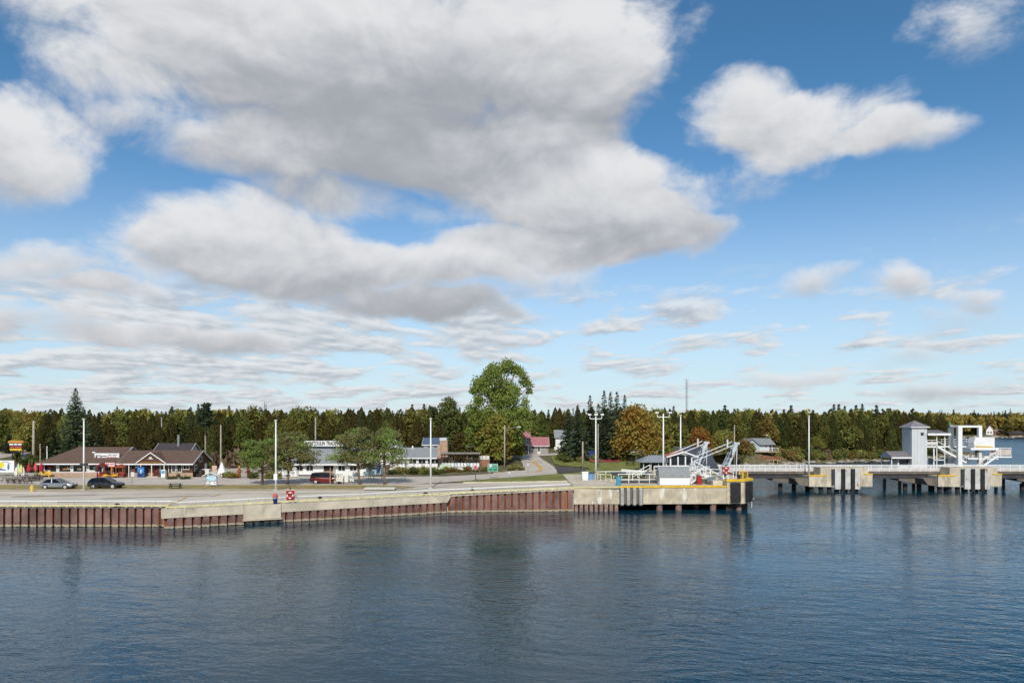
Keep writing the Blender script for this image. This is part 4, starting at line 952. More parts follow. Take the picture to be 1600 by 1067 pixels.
# left roof with hipped end and gable at the right
r_ = MB().add([(-.1, -1.0, 2.42), (14.2, -1.0, 2.42), (14.2, 9.9, 2.42), (-.1, 9.9, 2.42), (4.3, 4.4, 5.15), (14.2, 4.4, 5.15)], [(0, 1, 5, 4), (2, 3, 4, 5), (3, 0, 4), (3, 2, 1, 0), (1, 2, 5)]).build('roof', SHINGLE_BR, ST)
MB().box(-.1, 14.2, -1.06, -1.002, 2.24, 2.44).build('fascia', WHITE, r_)
MB().add([(14.23, -.6, 2.6), (14.23, 9.4, 2.6), (14.23, 4.4, 4.95)], [(0, 1, 2)]).build('gable_panel', mat('blue_grey_gable', (96, 108, 120), .8, .1, 1), r_)
MB().prism_x([(3.3, 4.62), (4.4, 5.22), (9.9, 2.45), (9.9, 2.25), (4.4, 5.0), (3.3, 4.42)], 14.205, 14.32).build('barge_board', mat('pale_barge', (180, 182, 186), .7, .05, 1), r_)
gable_roof(ST, 14.52, 27.3, 0, 6.62, 2.90, 4.575, SHINGLE_BR, .16, .3, 1.0, WHITE)
# front gable over the porch
fg = MB().prism_y([(17.6, 2.5), (20.2, 4.35), (22.9, 2.5), (22.9, 2.38), (20.2, 4.2), (17.6, 2.38)], -1.15, 3.4).build('porch_roof', SHINGLE_BR, ST)
MB().prism_y([(17.5, 2.5), (20.2, 4.42), (23.0, 2.5), (22.75, 2.5), (20.2, 4.26), (17.75, 2.5)], -1.24, -1.152).build('barge_board', WHITE, fg)
MB().prism_y([(18.0, 2.5), (20.2, 4.12), (22.5, 2.5)], -1.05, -1.0).build('gable_panel', WOOD_BR, fg)
MB().box(20.0, 20.4, -1.16, -1.06, 3.3, 3.6).box(19.75, 20.65, -1.14, -1.06, 3.2, 3.3).build('gable_emblem', OFFW, fg)
MB().box(18.3, 22.2, -1.12, -1.06, 2.56, 2.64).build('trim_board', ORANGE, fg)
for xx in (12.0, 16.2, 18.3, 20.2, 22.4): MB().box(xx, xx + .14, -.95, -.81, 0, 2.3).build('porch_post', OFFW, ST)
for a_, b_, z0, mu in ((69, 89, .85, 0), (92, 111, .85, 0), (114, 136, .85, 0), (139, 160.5, .85, 0), (164, 176, .95, 0), (194, 216, .6, 1), (250, 264, .85, 1), (268, 275, .85, 0), (276, 284.5, .85, 0), (286, 296, 1.3, 1)):
    window(ST, lx(a_), lx(b_), z0, 2.25 if z0 < 1.2 else 2.1, frame=WHITE, glass=GLASS if a_ not in (268,) else GLASSL, mull=mu)
for a_, b_ in ((71, 79), (140, 149)): MB().box(lx(a_), lx(b_), -.09, -.065, .95, 1.2).build('window_notice', OFFW, ST)
for (px_, z_, c_) in ((75, 1.7, 'a'), (98, 1.5, 'b'), (104, 1.6, 'c'), (121, 1.5, 'd'), (146, 1.7, 'e'), (205, 1.3, 'a'), (211, 1.8, 'e')):
    k_ = {'a': (150, 70, 60), 'b': (170, 110, 60), 'c': (190, 180, 150), 'd': (140, 140, 120), 'e': (160, 170, 170)}[c_]
    MB().box(lx(px_), lx(px_) + .7, -.072, -.064, z_ - .25, z_ + .1).build('display_goods', mat('goods_' + c_, k_, .8, .5, 4), ST)
dr = MB().box(lx(240), lx(246.5), -.12, -.004, .1, 2.2).build('door', mat('maroon_door', (108, 40, 36), .6, .1, 1), ST); MB().box(lx(240) + .15, lx(246.5) - .15, -.14, -.121, 1.2, 2.05).build('door_pane', GLASS, dr); MB().box(lx(246.5) - .14, lx(246.5) - .08, -.18, -.121, 1.0, 1.12).build('handle', GALV, dr)
MB().box(lx(234), lx(251), -1.2, -.11, 0, .16).build('doorstep', CONC, ST)
MB().box(lx(178), lx(193), -.08, -.003, .1, 2.2).build('dark_doorway', GLASS, ST)
swindow(ST, 2.7, 3.9, 2.5, 3.5, 27.1, OFFW); swindow(ST, .6, 1.7, .9, 2.1, 27.1); MB().box(27.1, 27.16, 5.0, 6.0, 0, 2.1).build('side_door', OFFW, ST)
MB().box(27.2, 28.2, 1.2, 2.4, .05, 1.1).build('side_cabinet', WOOD_DK, ST)
t = thing('chest_freezer', 'white freezer box against the brown gable end', 'box', (SX + 28.0, SY + 2.6, float(zg(SX, SY)))); MB().box(-.6, .9, 0, 1.2, .05, 1.1).build('body', OFFW, t); MB().box(-.63, .93, -.03, 1.23, 1.102, 1.2).build('lid', WHITE, t)
zs = ST.location.z
def sign_board(name, label, base, wd, h, m, frame=None, th=.12, legs=0., leg_m=None):
    t = thing(name, label, 'sign', base); MB().box(0, wd, 0, th, legs, legs + h).build('board', m, t)
    if frame: MB().box(-.06, wd + .06, -.02, th + .02, legs + h + .001, legs + h + .07).box(-.06, wd + .06, -.02, th + .02, legs - .07, legs - .001).box(-.07, -.001, -.02, th + .02, legs, legs + h).box(wd + .001, wd + .07, -.02, th + .02, legs, legs + h).build('frame', frame, t)
    if legs:
        for xx in (wd * .12, wd * .88 - .1): MB().box(xx, xx + .12, .02, .1, 0, legs - .08).build('leg', leg_m or WOOD_LT, t)
    return t
INK = mat('ink', (40, 44, 54), .7, .1, 1); INKR = mat('ink_red', (176, 50, 56), .7, .1, 1); INKW = mat('ink_white', (236, 236, 232), .7, .05, 1)
rs = sign_board('roof_sign', 'white framed motel sign on the brown store roof', (SX + lx(143.5), SY + .9, zs + 3.2), 4.35, .95, WHITE, GALV, .3)
text('lettering', 'Wigwam', .52, INK, rs, (1.35, -.04, .50), sx=1.05); text('lettering', 'GIFT SHOP', .30, INK, rs, (3.2, -.04, .66), sx=1.1); text('lettering', '& MOTEL', .36, INKR, rs, (3.1, -.04, .30), sx=1.1)
MB().add([(.12, -.03, .2), (.46, -.03, .2), (.29, -.03, .72), (.12, -.012, .2), (.46, -.012, .2), (.29, -.012, .72)], [(0, 1, 2), (5, 4, 3), (0, 3, 4, 1), (1, 4, 5, 2), (2, 5, 3, 0)]).build('emblem', INK, rs)
for xx in (.5, 3.8): MB().bar((xx, .3, .1), (xx, 1.4, .25), .08).build('bracket', GALV, rs)
t = thing('roof_lamp', 'small white lamp on the store roof beside the motel sign', 'lamp', (SX + lx(142), SY + 1.1, zs + 3.9)); MB().cyl((0, 0, -.6), (0, 0, .3), .05, n=6).build('stem', GALV, t); MB().box(-.3, .2, -.15, .15, .3, .5).build('head', WHITE, t)
ps = sign_board('hanging_sign', 'small white sign with red letters under the store eave', (SX + lx(171), SY - 1.35, zs + 1.95), 1.6, .62, WHITE, REDPALE, .1)
for (a_, b_) in ((.12, .30), (.34, .50), (.54, .66), (.70, .76), (.90, 1.06), (1.1, 1.22), (1.28, 1.46)): MB().box(a_, b_, -.03, -.002, .26, .5).build('lettering', INKR, ps)
MB().box(.12, 1.45, -.03, -.002, .1, .16).build('underline', REDPALE, ps)
# kiosks, swing frames and vending machines under the eave
def kiosk(label, px, m, m2, wd=1.5, h=2.1, yy=-1.6):
    t = thing('ride_frame', label, 'play frame', (SX + lx(px), SY + yy, zs))
    for xx in (0, wd): MB().box(xx - .07, xx + .07, -.5, -.36, 0, h).build('post', m, t); MB().box(xx - .07, xx + .07, .36, .5, 0, h).build('post', m, t)
    MB().prism_y([(-.2, h), (wd / 2, h + .45), (wd + .2, h), (wd + .2, h - .12), (-.2, h - .12)], -.55, .55).build('canopy', m, t)
    MB().box(.05, wd - .05, -.42, .42, .25, .6).build('tub', m2, t); MB().box(.1, wd - .1, .3, .4, .6, 1.0).build('seat_back', m, t)
    return t
MAROON = mat('maroon_paint', (108, 40, 38), .7, .15, 1)
kiosk('maroon framed bench swing under the store eave', 162, MAROON, mat('dull_red', (140, 52, 46), .7, .15, 1), 1.3)
kiosk('orange red play frame beside the maroon swing', 191, mat('orange_red', (146, 70, 46), .7, .15, 1), MAROON, 1.2, 1.9)
for px_, lb in ((175.5, 'yellow mushroom planter by the maroon swing'), (190, 'yellow mushroom planter by the orange play frame')):
    t = thing('planter', lb, 'planter', (SX + lx(px_), SY - 2.1, zs)); MB().lathe([(0, 0), (.28, 0), (.36, .3), (.3, .32), (0, .32)], 10).build('tub', WOOD_DK, t); MB().lathe([(.5, .33), (.48, .45), (.3, .62), (0, .68)], 10).build('flowers', mat('yellow_flowers', (212, 164, 40), .9, .3, 6), t)
for px_, cm, lb in ((180, ORANGE, 'orange carved post by the store door'),):
    t = thing('carved_post', lb, 'post', (SX + lx(px_), SY - 1.1, zs)); MB().lathe([(0, 0), (.16, 0), (.2, .4), (.12, .5), (.2, .7), (.13, 1.0), (.22, 1.2), (.14, 1.5), (.2, 1.8), (0, 2.0)], 10).build('body', mat('carved_ochre', (178, 122, 48), .8, .3, 5), t); MB().box(-.22, .22, -.22, .22, -.0, .06).build('foot', DKGREY, t)
t = thing('vending_machine', 'blue drinks machine beside the porch post', 'machine', (SX + lx(221), SY - 1.5, zs)); MB().box(0, 1.25, 0, .8, .05, 1.9).build('body', BLUE, t); MB().box(.1, 1.15, -.04, -.002, .9, 1.75).build('front_panel', mat('vend_panel', (70, 130, 190), .3, .3, 3), t); MB().box(.2, .75, -.05, -.002, .2, .55).build('hatch', NAVY, t); MB().box(.6, .75, -.06, -.041, .75, 1.4).build('stripe', WHITE, t)
t = thing('ice_chest', 'white and blue machine right of the maroon door', 'machine', (SX + lx(257), SY - 1.3, zs)); MB().box(0, .7, 0, .7, .05, 1.35).build('body', WHITE, t); MB().box(-.16, -.002, 0, .7, .05, 1.3).build('side', BLUE, t); MB().box(.08, .62, -.03, -.002, .7, 1.2).build('front_panel', CYAN, t)
t = thing('barrel_planter', 'dark barrel with a bare shrub before the dark window', 'planter', (SX + lx(284), SY - 1.4, zs)); MB().lathe([(0, 0), (.28, 0), (.36, .3), (.3, .6), (0, .6)], 10).build('tub', WOOD_DK, t)
for k in range(7): MB().cyl((0, 0, .6), (random.uniform(-.35, .35), random.uniform(-.3, .3), 1.3 + random.random() * .4), .02, n=4).build('stem', WOOD_LT, t)
t = thing('parking_sign', 'thin tilted sign post in front of the store', 'sign', (*gp(205, 763)[:2], float(zg(-60, 110)))); MB().cyl((0, 0, 0), (.25, 0, 2.3), .035, n=6).build('post', GALV, t); MB().box(0, .48, -.05, -.02, 1.75, 2.45).build('plate', PALEGREY, t)
# yellow bench, umbrellas, picnic tables
t = thing('bench', 'bright yellow wooden bench under the store window', 'bench', (SX + lx(67), SY - 1.5, zs))
for k in range(3): MB().box(0, 2.1, .0 + k * .17, .14 + k * .17, .42, .47).build('seat_slat', YEL, t)
for k in range(3): MB().box(0, 2.1, .5 + .03 * k, .54 + .03 * k, .55 + k * .17, .69 + k * .17).build('back_slat', YEL, t)
for xx in (.12, 1.9): MB().box(xx, xx + .08, 0, .5, 0, .42).box(xx, xx + .08, .48, .6, 0, 1.0).build('leg', YEL, t)
def umbrella(label, base, m, h=2.3):
    t = thing('closed_umbrella', label, 'umbrella', base); MB().cyl((0, 0, 0), (0, 0, h + .1), .03, n=6).build('pole', OFFW, t)
    n = 12; prof = [(.05, h), (.14, h - .25), (.26, h - .75), (.32, h - 1.15), (.22, h - 1.45), (.1, h - 1.5)]; vs = []
    for i in range(n):
        a = 2 * math.pi * i / n; k = 1.0 if i % 2 else .72; vs += [(r * k * math.cos(a), r * k * math.sin(a), z) for r, z in prof]
    q = len(prof); MB().add(vs, [(i * q + j, ((i + 1) % n) * q + j, ((i + 1) % n) * q + j + 1, i * q + j + 1) for i in range(n) for j in range(q - 1)]).build('canopy', m, t)
    MB().lathe([(0, 0), (.28, 0), (.28, .08), (0, .1)], 10).build('foot', DKGREY, t)
RU = mat('red_canvas', (198, 44, 68), .8, .08, 1)
for px_, py_, m_, h_, lb in ((45, 747, RU, 2.6, 'closed red umbrella, left of the three red ones'), (55.5, 746, mat('pink_canvas', (216, 84, 104), .8, .08, 1), 2.6, 'closed faded pink umbrella between two red ones'), (64.6, 746, mat('crimson_canvas', (176, 28, 56), .8, .08, 1), 2.6, 'closed crimson umbrella at the store corner'),
      (25.5, 748, mat('cream_canvas', (228, 232, 214), .8, .05, 1), 2.0, 'closed cream umbrella beside the mural board'), (29, 749, mat('mint_canvas', (196, 214, 184), .8, .05, 1), 2.7, 'closed pale green umbrella by the mural board'),
      (33, 750, mat('lemon_canvas', (232, 216, 110), .8, .05, 1), 2.6, 'closed lemon yellow umbrella'), (36.5, 749, mat('lilac_canvas', (214, 210, 220), .8, .05, 1), 2.1, 'closed pale grey umbrella right of the yellow one')):
    umbrella(lb, gp(px_, py_), m_, h_)
def picnic(label, base, rz, m, group=None):
    t = thing('picnic_table', label, 'picnic table', base, rz, group)
    for k in range(4): MB().box(-.9, .9, -.38 + k * .2, -.2 + k * .2, .72, .77).build('top_board', m, t)
    for s in (-1, 1): MB().box(-.9, .9, s * .68 - .13, s * .68 + .13, .43, .48).build('seat_board', m, t)
    for xx in (-.65, .65):
        MB().bar((xx, -.62, 0), (xx, -.2, .72), .08).bar((xx, .62, 0), (xx, .2, .72), .08).build('leg', m, t); MB().box(xx - .04, xx + .04, -.7, .7, .36, .43).build('cross_bar', m, t)
    return t
PT = mat('picnic_wood', (112, 100, 92), .9, .2, 2)
for i, (px_, py_) in enumerate(((12, 754), (22, 755.5), (31, 753), (40, 756), (46, 751), (53, 752), (59, 750), (36, 748.5))):
    picnic('grey wooden picnic table on the gravel below the umbrellas', gp(px_, py_), R(random.uniform(-25, 25)), PT, 'picnic tables by the umbrellas')
x, y, z = gp(274, 763.5); picnic('black picnic table on the verge in front of the store', (x, y, z), R(12), mat('black_wood', (40, 36, 34), .8, .2, 2))
# mural board
y_ = 132.0; MU = sign_board('mural_board', 'white mural board with yellow and blue fish shapes at left edge', (X(-14, y_), y_, 2.3), X(22, y_) - X(-14, y_), 2.1, WHITE, GALV, .12, .75, WOOD_LT)
Lm = X(22, y_) - X(-14, y_); u_ = lambda p: (p + 14) / 36 * Lm; v_ = lambda p: .75 + (740 - p) / 19 * 2.1
def shape(t, nm, pts, m, y=-.03): return MB().prism_y([(u_(a), v_(b)) for a, b in pts], y, -.003).build(nm, m, t)
shape(MU, 'painted_shape', [(0, 724), (3, 723.5), (6, 726), (6.5, 731), (2, 733), (-6, 732), (-8, 727)], mat('mural_yellow', (222, 206, 60), .7, .2, 3))
shape(MU, 'painted_shape', [(-8, 727.5), (-3, 726.5), (0, 730), (-2, 733), (-8, 733)], mat('mural_lime', (160, 180, 50), .7, .2, 3), -.045)
shape(MU, 'painted_shape', [(12, 727), (14, 726), (15, 731), (14.5, 735), (12.5, 736.5), (11.5, 733)], mat('mural_blue', (70, 120, 160), .7, .2, 3))
shape(MU, 'painted_shape', [(-10, 735), (0, 733.5), (9, 735.5), (10, 737), (2, 736.5), (-10, 738)], mat('mural_navy', (80, 92, 140), .7, .2, 3))
for a_, b_ in ((4.5, 723.6), (6.7, 723.2), (9.5, 723.2), (12, 723.8), (14, 724.7), (15.5, 726)): shape(MU, 'letter', [(a_ - .6, b_ - .6), (a_ + .6, b_ - .6), (a_ + .6, b_ + .6), (a_ - .6, b_ + .6)], INK, -.04)
# tall roadside billboard on the hill
y_ = 160.0; bz = float(zg(-100, y_)); BB = thing('billboard', 'tall roadside sign in yellow, black and red stripes', 'sign', (X(13, y_), y_, bz)); Wb = X(37, y_) - X(13, y_)
G = lambda mb, n, m: mb.build(n, m, BB); zb = lambda p: Z(p, y_) - bz
for xx in (.75, 2.5): G(MB().box(xx, xx + .16, 0, .16, -.2, zb(703.5)), 'post', WOOD_DK)
G(MB().prism_y([(0, zb(692)), (0, zb(689)), (.5, zb(688)), (Wb - .5, zb(688)), (Wb, zb(689)), (Wb, zb(692))], -.12, -.001), 'top_board', ORANGE)
G(MB().box(.2, Wb - .2, -.10, -.001, zb(696), zb(692.05)), 'name_board', mat('sign_dark', (34, 28, 44), .6, .1, 1)); G(MB().box(.25, Wb - .25, -.11, -.001, zb(700.5), zb(696.05)), 'shop_board', mat('sign_wine', (120, 40, 36), .6, .1, 1))
G(MB().prism_y([(.3, zb(702)), (.5, zb(700.6)), (Wb - .5, zb(700.6)), (Wb - .3, zb(702)), (Wb - .5, zb(703.6)), (.5, zb(703.6))], -.12, -.001), 'lower_board', YEL)
for a_, b_ in ((.3, 1.15), (1.3, 1.95), (2.1, 2.95)): G(MB().box(a_, b_, -.14, -.102, zb(695.2), zb(693)), 'word_strip', INKW)
text('lettering', 'GIFT SHOP', .36, mat('ink_pink', (226, 170, 160), .7, .05, 1), BB, (Wb / 2, -.13, zb(698.2)), sx=1.3)
t = thing('small_sign', 'little blue and white sign right of the striped billboard', 'sign', (X(35.5, 163), 163, float(zg(-108, 163)))); MB().box(0, .85, 0, .05, 1.2, 1.9).build('plate', mat('pale_blue', (150, 186, 226), .6, .1, 2), t); MB().box(.35, .45, 0.051, .1, 0, 1.6).build('post', WOOD_DK, t)
# blue-roofed building above the gravel road
y_ = 200.0; BL = thing('blue_roof_building', 'dark timber building with pale blue roof at the left edge', 'building', (X(-40, y_), y_, float(zg(-140, y_)))); Lb = X(14, y_) - X(-40, y_)
walls(BL, 0, Lb - .5, 0, 8, 2.1, 3.6, WOOD_DK); gable_roof(BL, 0, Lb - .5, 0, 8, 2.1, 3.7, mat('blue_metal_roof', (126, 150, 170), .5, .06, .6), .15, .6, .9, OFFW)
for k in range(4): window(BL, 2.2 + k * 1.9, 3.4 + k * 1.9, .6, 1.7, frame=WOOD_DK)
# fire hydrant
x, y, z = gp(50, 768.0); t = thing('fire_hydrant', 'small yellow fire hydrant on the verge left of the cars', 'hydrant', (x, y, z)); HY = mat('hydrant_yellow', (222, 190, 92), .6, .1, 2)
MB().lathe([(0, 0), (.26, 0), (.26, .08), (.18, .1), (.18, .62), (.24, .64), (.24, .7), (.16, .82), (.06, .9), (0, .92)], 12).build('barrel', HY, t)
for s in (-1, 1): MB().cyl((s * .16, 0, .5), (s * .3, 0, .5), .08, n=8).build('nozzle', HY, t)

# ------------------------------------------------------------------ behind the store
def house(name, label, x, y, wd, d, ze, zr, wall_m, roof_m, axis='x', fascia=None, wins=(), cat='house', dz=0., group=None):
    t = thing(name, label, cat, (x, y, float(zg(x, y)) + dz)); walls(t, 0, wd, 0, d, ze, zr - .12, wall_m, axis, z0=-.3); gable_roof(t, 0, wd, 0, d, ze + .08, zr, roof_m, .15, .35, .4, fascia, axis)
    for (a, b, c, e) in wins: window(t, a, b, c, e)
    return t
y_ = 152; x = X(238, y_); h2 = house('house', 'dark roofed house with a steel chimney behind the store', x, y_, X(292, y_) - x, 7, 2.6, Z(692, y_ + 3.5) - float(zg(x, y_)), STW, SHINGLE_DK, fascia=WHITE, wins=((.6, 1.6, 1, 2.1),))
MB().cyl((X(270, y_) - x, 2.6, 3.6), (X(270, y_) - x, 2.6, 6.6), .24, n=10).build('steel_chimney', GALV, h2)
y_ = 170; x = X(148, y_); house('house', 'small brown roofed house with white gable trim above the store', x, y_, X(166, y_) - x, 6, 3.2, Z(685, y_) - float(zg(x, y_)), WOOD_BR, SHINGLE_BR, 'y', WHITE, ((.5, 1.2, 1, 2),))
y_ = 172; x = X(210, y_); house('house', 'low dark cabin roof half hidden in the cedars', x, y_, X(226, y_) - x, 6, 2.3, Z(691, y_) - float(zg(x, y_)), WOOD_BR, SHINGLE_DK, 'x', None, ((.5, 1.2, 1, 2),))
# map sign with little roof, tipi, statues
x, y, z = gp(330.5, 760.5); MS = thing('map_sign', 'village map sign with a little pale roof on the verge', 'sign', (x, y, z)); G = lambda mb, n, m: mb.build(n, m, MS)
for s in (-1, 1): G(MB().box(s * .82 - .06, s * .82 + .06, -.06, .06, 0, 1.9), 'post', GALV)
MPB = mat('map_blue', (150, 196, 216), .7, .3, 3, second=(232, 240, 242), thr=(.5, .56)); G(MB().box(-.75, .75, -.09, -.03, .95, 1.75), 'map_panel', MPB)
G(MB().box(-.75, .75, -.09, -.03, .3, .8), 'text_panel', WHITE)
for a_, b_, c_ in ((-.65, -.15, .42), (.35, .5, .64), (.5, .65, .5), (-.3, -.1, .68)): G(MB().box(a_, b_, -.11, -.091, c_, c_ + .1), 'letter_strip', INK)
G(MB().prism_y([(-1.25, 1.72), (0, 2.28), (1.25, 1.72), (1.25, 1.62), (0, 2.16), (-1.25, 1.62)], -.5, .5), 'roof', OFFW); G(MB().box(-1.0, 1.0, -.15, .1, 0, .08), 'plinth', WOOD_LT)
x, y, z = gp(346.5, 744); t = thing('tipi', 'white canvas tipi beside the utility pole', 'tipi', (x, y, z)); cv = MB(); n = 10
cv.add([(1.1 * math.cos(2 * math.pi * i / n) * (1 if i % 2 else .93), 1.1 * math.sin(2 * math.pi * i / n) * (1 if i % 2 else .93), 0) for i in range(n)] + [(.1 * math.cos(2 * math.pi * i / n), .1 * math.sin(2 * math.pi * i / n), 2.5) for i in range(n)], [(i, (i + 1) % n, n + (i + 1) % n, n + i) for i in range(n)])
cv.build('canvas', WHITE, t)
for k in range(6): a = k * 1.05; MB().cyl((.95 * math.cos(a), .95 * math.sin(a), 0), (-.25 * math.cos(a), -.25 * math.sin(a), 3.1), .035, n=5).build('lodge_pole', WOOD_LT, t)
MB().prism_y([(-.3, 0), (.3, 0), (.04, .9)], -1.12, -1.02).build('door_flap', OFFW, t)
x, y, z = gp(335, 741); t = thing('stone_cairn', 'pinkish painted board beside the white tipi', 'board', (x, y, z)); MB().box(-.45, .45, 0, .1, .3, 1.6).build('plate', mat('salmon', (214, 180, 160), .8, .2, 2), t); MB().box(-.05, .05, .101, .18, 0, 1.5).build('post', WOOD_LT, t)
def statue(label, px_, py_, mats_, h=2.2):
    x, y, z = gp(px_, py_); t = thing('carved_statue', label, 'statue', (x, y, z))
    MB().lathe([(0, 0), (.3, 0), (.24, .25), (.22, h * .45), (.3, h * .5), (.26, h * .7), (.12, h * .76), (0, h * .76)], 9).build('body', mats_[0], t); MB().lathe([(0, h * .74), (.16, h * .78), (.2, h * .88), (.12, h), (0, h)], 9).build('head', mats_[1], t)
    MB().bar((-.2, 0, h * .62), (-.6, -.1, h * .45), .14).build('arm', mats_[0], t); MB().bar((.2, 0, h * .62), (.55, -.1, h * .5), .14).build('arm', mats_[0], t)
statue('orange and brown carved figure among the shrubs', 374, 747, (mat('carved_brown', (140, 84, 48), .8, .2, 3), ORANGE))
statue('dark red carved figure left of the first pine', 388, 747, (mat('carved_red', (104, 36, 32), .8, .2, 3), MAROON), 2.0)

# ------------------------------------------------------------------ trading post
y_ = 133.0; tx = X(432, y_); tz = float(zg(tx, y_)); TP = thing('trading_post', 'white trading post with grey shingle roof and long letter sign', 'shop', (tx, y_, tz)); Lp = X(572, y_) - tx
wx = lambda p: X(p, y_) - tx; wz = lambda p: Z(p, y_) - tz
walls(TP, 0, Lp, 0, 9, 2.5, 5.0, WHITE); gable_roof(TP, 0, Lp, 0, 9, 2.7, 5.15, SHINGLE_GR, .2, .4, .9, WHITE)
MB().box(wx(506), wx(521.5), -.08, -.002, 0, 2.15).build('doorway', BLACK, TP); MB().box(wx(505), wx(506) , -.2, -.002, 0, 2.3).box(wx(521.5), wx(522.5), -.2, -.002, 0, 2.3).build('door_frame', OFFW, TP)
MB().box(wx(506), wx(521), -.1, -.081, 0, .9).build('door_leaf', WOOD_LT, TP)
for a_, b_ in ((448, 458), (462, 474), (478, 490), (528, 540), (546, 558)): window(TP, wx(a_), wx(b_), .9, 2.0, mull=1)
MB().box(0, wx(500), -.25, -.002, .1, .25).build('shelf', DKGREY, TP)
SB = thing('sign_board', 'long white board with black capitals on the grey roof ridge', 'sign', (X(474, 136.5), 136.4, 0)); yb = 136.4; Ls = X(549, yb) - X(474, yb)
MB().box(0, Ls, 0, .12, Z(697, yb), Z(688.5, yb)).build('board', WHITE, SB); MB().box(-.05, Ls + .05, -.04, .16, Z(697.8, yb), Z(697.05, yb)).build('lower_trim', DKGREY, SB)
text('lettering', 'MANITOULIN TRADING POST', .98, mat('sign_ink', (26, 26, 30), .7, .05, 1), SB, (Ls / 2, -.02, (Z(697, yb) + Z(688.5, yb)) / 2), sx=.62, bold=.03)
for xx in (.6, Ls * .33, Ls * .66, Ls - .6): MB().bar((xx, .1, Z(692, yb)), (xx, 1.0, Z(697.5, yb)), .08).build('brace', DKGREY, SB)
for a_ in (.25, .62): MB().box(Ls * a_, Ls * a_ + .35, .0, .3, Z(688.4, yb), Z(686.6, yb)).build('floodlight', BLACK, SB)
# goods and panels in front of it
for px_, py_, w_, h_, lb in ((441, 745, .9, 1.5, 'white cone shaped tent left of the pine trunks'), (460, 744, 1.1, 1.9, 'white cone shaped tent right of the pine trunks')):
    x, y, z = gp(px_, py_); t = thing('display_tent', lb, 'tent', (x, y, z)); n = 8
    MB().add([(w_ * .7 * math.cos(2 * math.pi * i / n), w_ * .7 * math.sin(2 * math.pi * i / n), 0) for i in range(n)] + [(w_ * .45 * math.cos(2 * math.pi * i / n), w_ * .45 * math.sin(2 * math.pi * i / n), h_ * .7) for i in range(n)] + [(0, 0, h_)],
             [(i, (i + 1) % n, n + (i + 1) % n, n + i) for i in range(n)] + [(n + i, n + (i + 1) % n, 2 * n) for i in range(n)]).build('canvas', WHITE, t); MB().box(-.15, .15, -w_ * .72, -w_ * .55, 0, h_ * .5).build('flap', PALEGREY, t)
def notice(label, px0, px1, y0, y1, ybase, m=None, legs=2):
    x, y, z = gp((px0 + px1) / 2, ybase); a = X(px0, y); b = X(px1, y); t = thing('notice_board', label, 'notice board', (x, y, z))
    MB().box(a - x, b - x, -.06, .0, Z(y1, y) - z, Z(y0, y) - z).build('panel', m or OFFW, t)
    for xx in ((a - x) * .8, (b - x) * .8): MB().box(xx - .05, xx + .05, .001, .1, 0, Z(y0, y) - z).build('post', WOOD_LT, t)
    return t
nb = notice('white notice board in front of the red minivan', 525.5, 536, 740, 752, 757); MB().box(-.3, .35, -.08, -.061, .75, 1.05).build('print', mat('print_tan', (214, 196, 170), .8, .3, 4), nb)
notice('narrow white notice board right of the minivan', 538.5, 544, 742, 753, 757); notice('small white notice board by the pine trunk', 547, 553, 743.5, 752, 757)
notice('wide white sign panel left of the leaning pine trunk', 551, 562, 737, 744, 750); notice('mint white sign panel right of the leaning pine trunk', 567.5, 576, 736.5, 743.5, 749, mat('mint_panel', (214, 228, 222), .7, .05, 1)); notice('square white sign panel near the blue ramp', 578, 585, 735, 742, 749)
for px_, lb, mm, h_ in ((516, 'thin orange post beside the minivan', mat('orange_post', (190, 142, 112), .8, .1, 2), 2.6), (523.5, 'pale wooden post behind the first notice board', WOOD_LT, 2.9), (596.5, 'short dark post near the blue ramp', WOOD_DK, 1.6)):
    x, y, z = gp(px_, 757 if px_ < 590 else 748); t = thing('marker_post', lb, 'post', (x, y, z)); MB().box(-.055, .055, -.055, .055, 0, h_).build('shaft', mm, t); MB().add([(-.1, -.1, h_), (.1, -.1, h_), (.1, .1, h_), (-.1, .1, h_), (0, 0, h_ + .12)], [(0, 1, 4), (1, 2, 4), (2, 3, 4), (3, 0, 4), (3, 2, 1, 0)]).build('cap', mm, t)
# blue ramp and small blue kiosk roof
y_ = 138; x = X(590, y_); z = float(zg(x, y_)); t = thing('entrance_ramp', 'pale blue boarded stairs rising between the pines', 'stairs', (x, y_, z))
for k in range(8): MB().box(0, 1.15, -1.4 + k * .35, -1.05 + k * .35, 0, .2 * (k + 1)).build('step', mat('blue_grey_boards', (136, 156, 172), .8, .1, 2), t)
for xx in (-.08, 1.2): MB().bar((xx, -1.3, 1.0), (xx, 1.4, 2.5), .07).bar((xx, -1.3, 0), (xx, -1.3, 1.0), .08).bar((xx, 1.4, 0), (xx, 1.4, 2.5), .08).build('handrail', WOOD_DK, t)
y_ = 136; x = X(566, y_); kb = house('kiosk', 'small kiosk with slate blue roof behind the sign panels', x, y_, 2.6, 2.4, 1.6, 2.5, mat('kiosk_blue', (150, 178, 196), .7, .1, 1), mat('slate_blue_roof', (72, 84, 104), .8, .1, 1), cat='kiosk', wins=((.6, 1.4, .8, 1.4),))
# concrete slab on the quay
x, y, z = gp(593.5, 766); t = thing('concrete_slab', 'low pale concrete slab lying on the quay', 'slab', (x, y, z)); MB().box(-2.2, 2.2, -.6, 1.4, .22, .34).build('top', OFFW, t); MB().box(-2.12, 2.12, -.5, 1.3, 0, .219).build('body', CONC_DK, t)
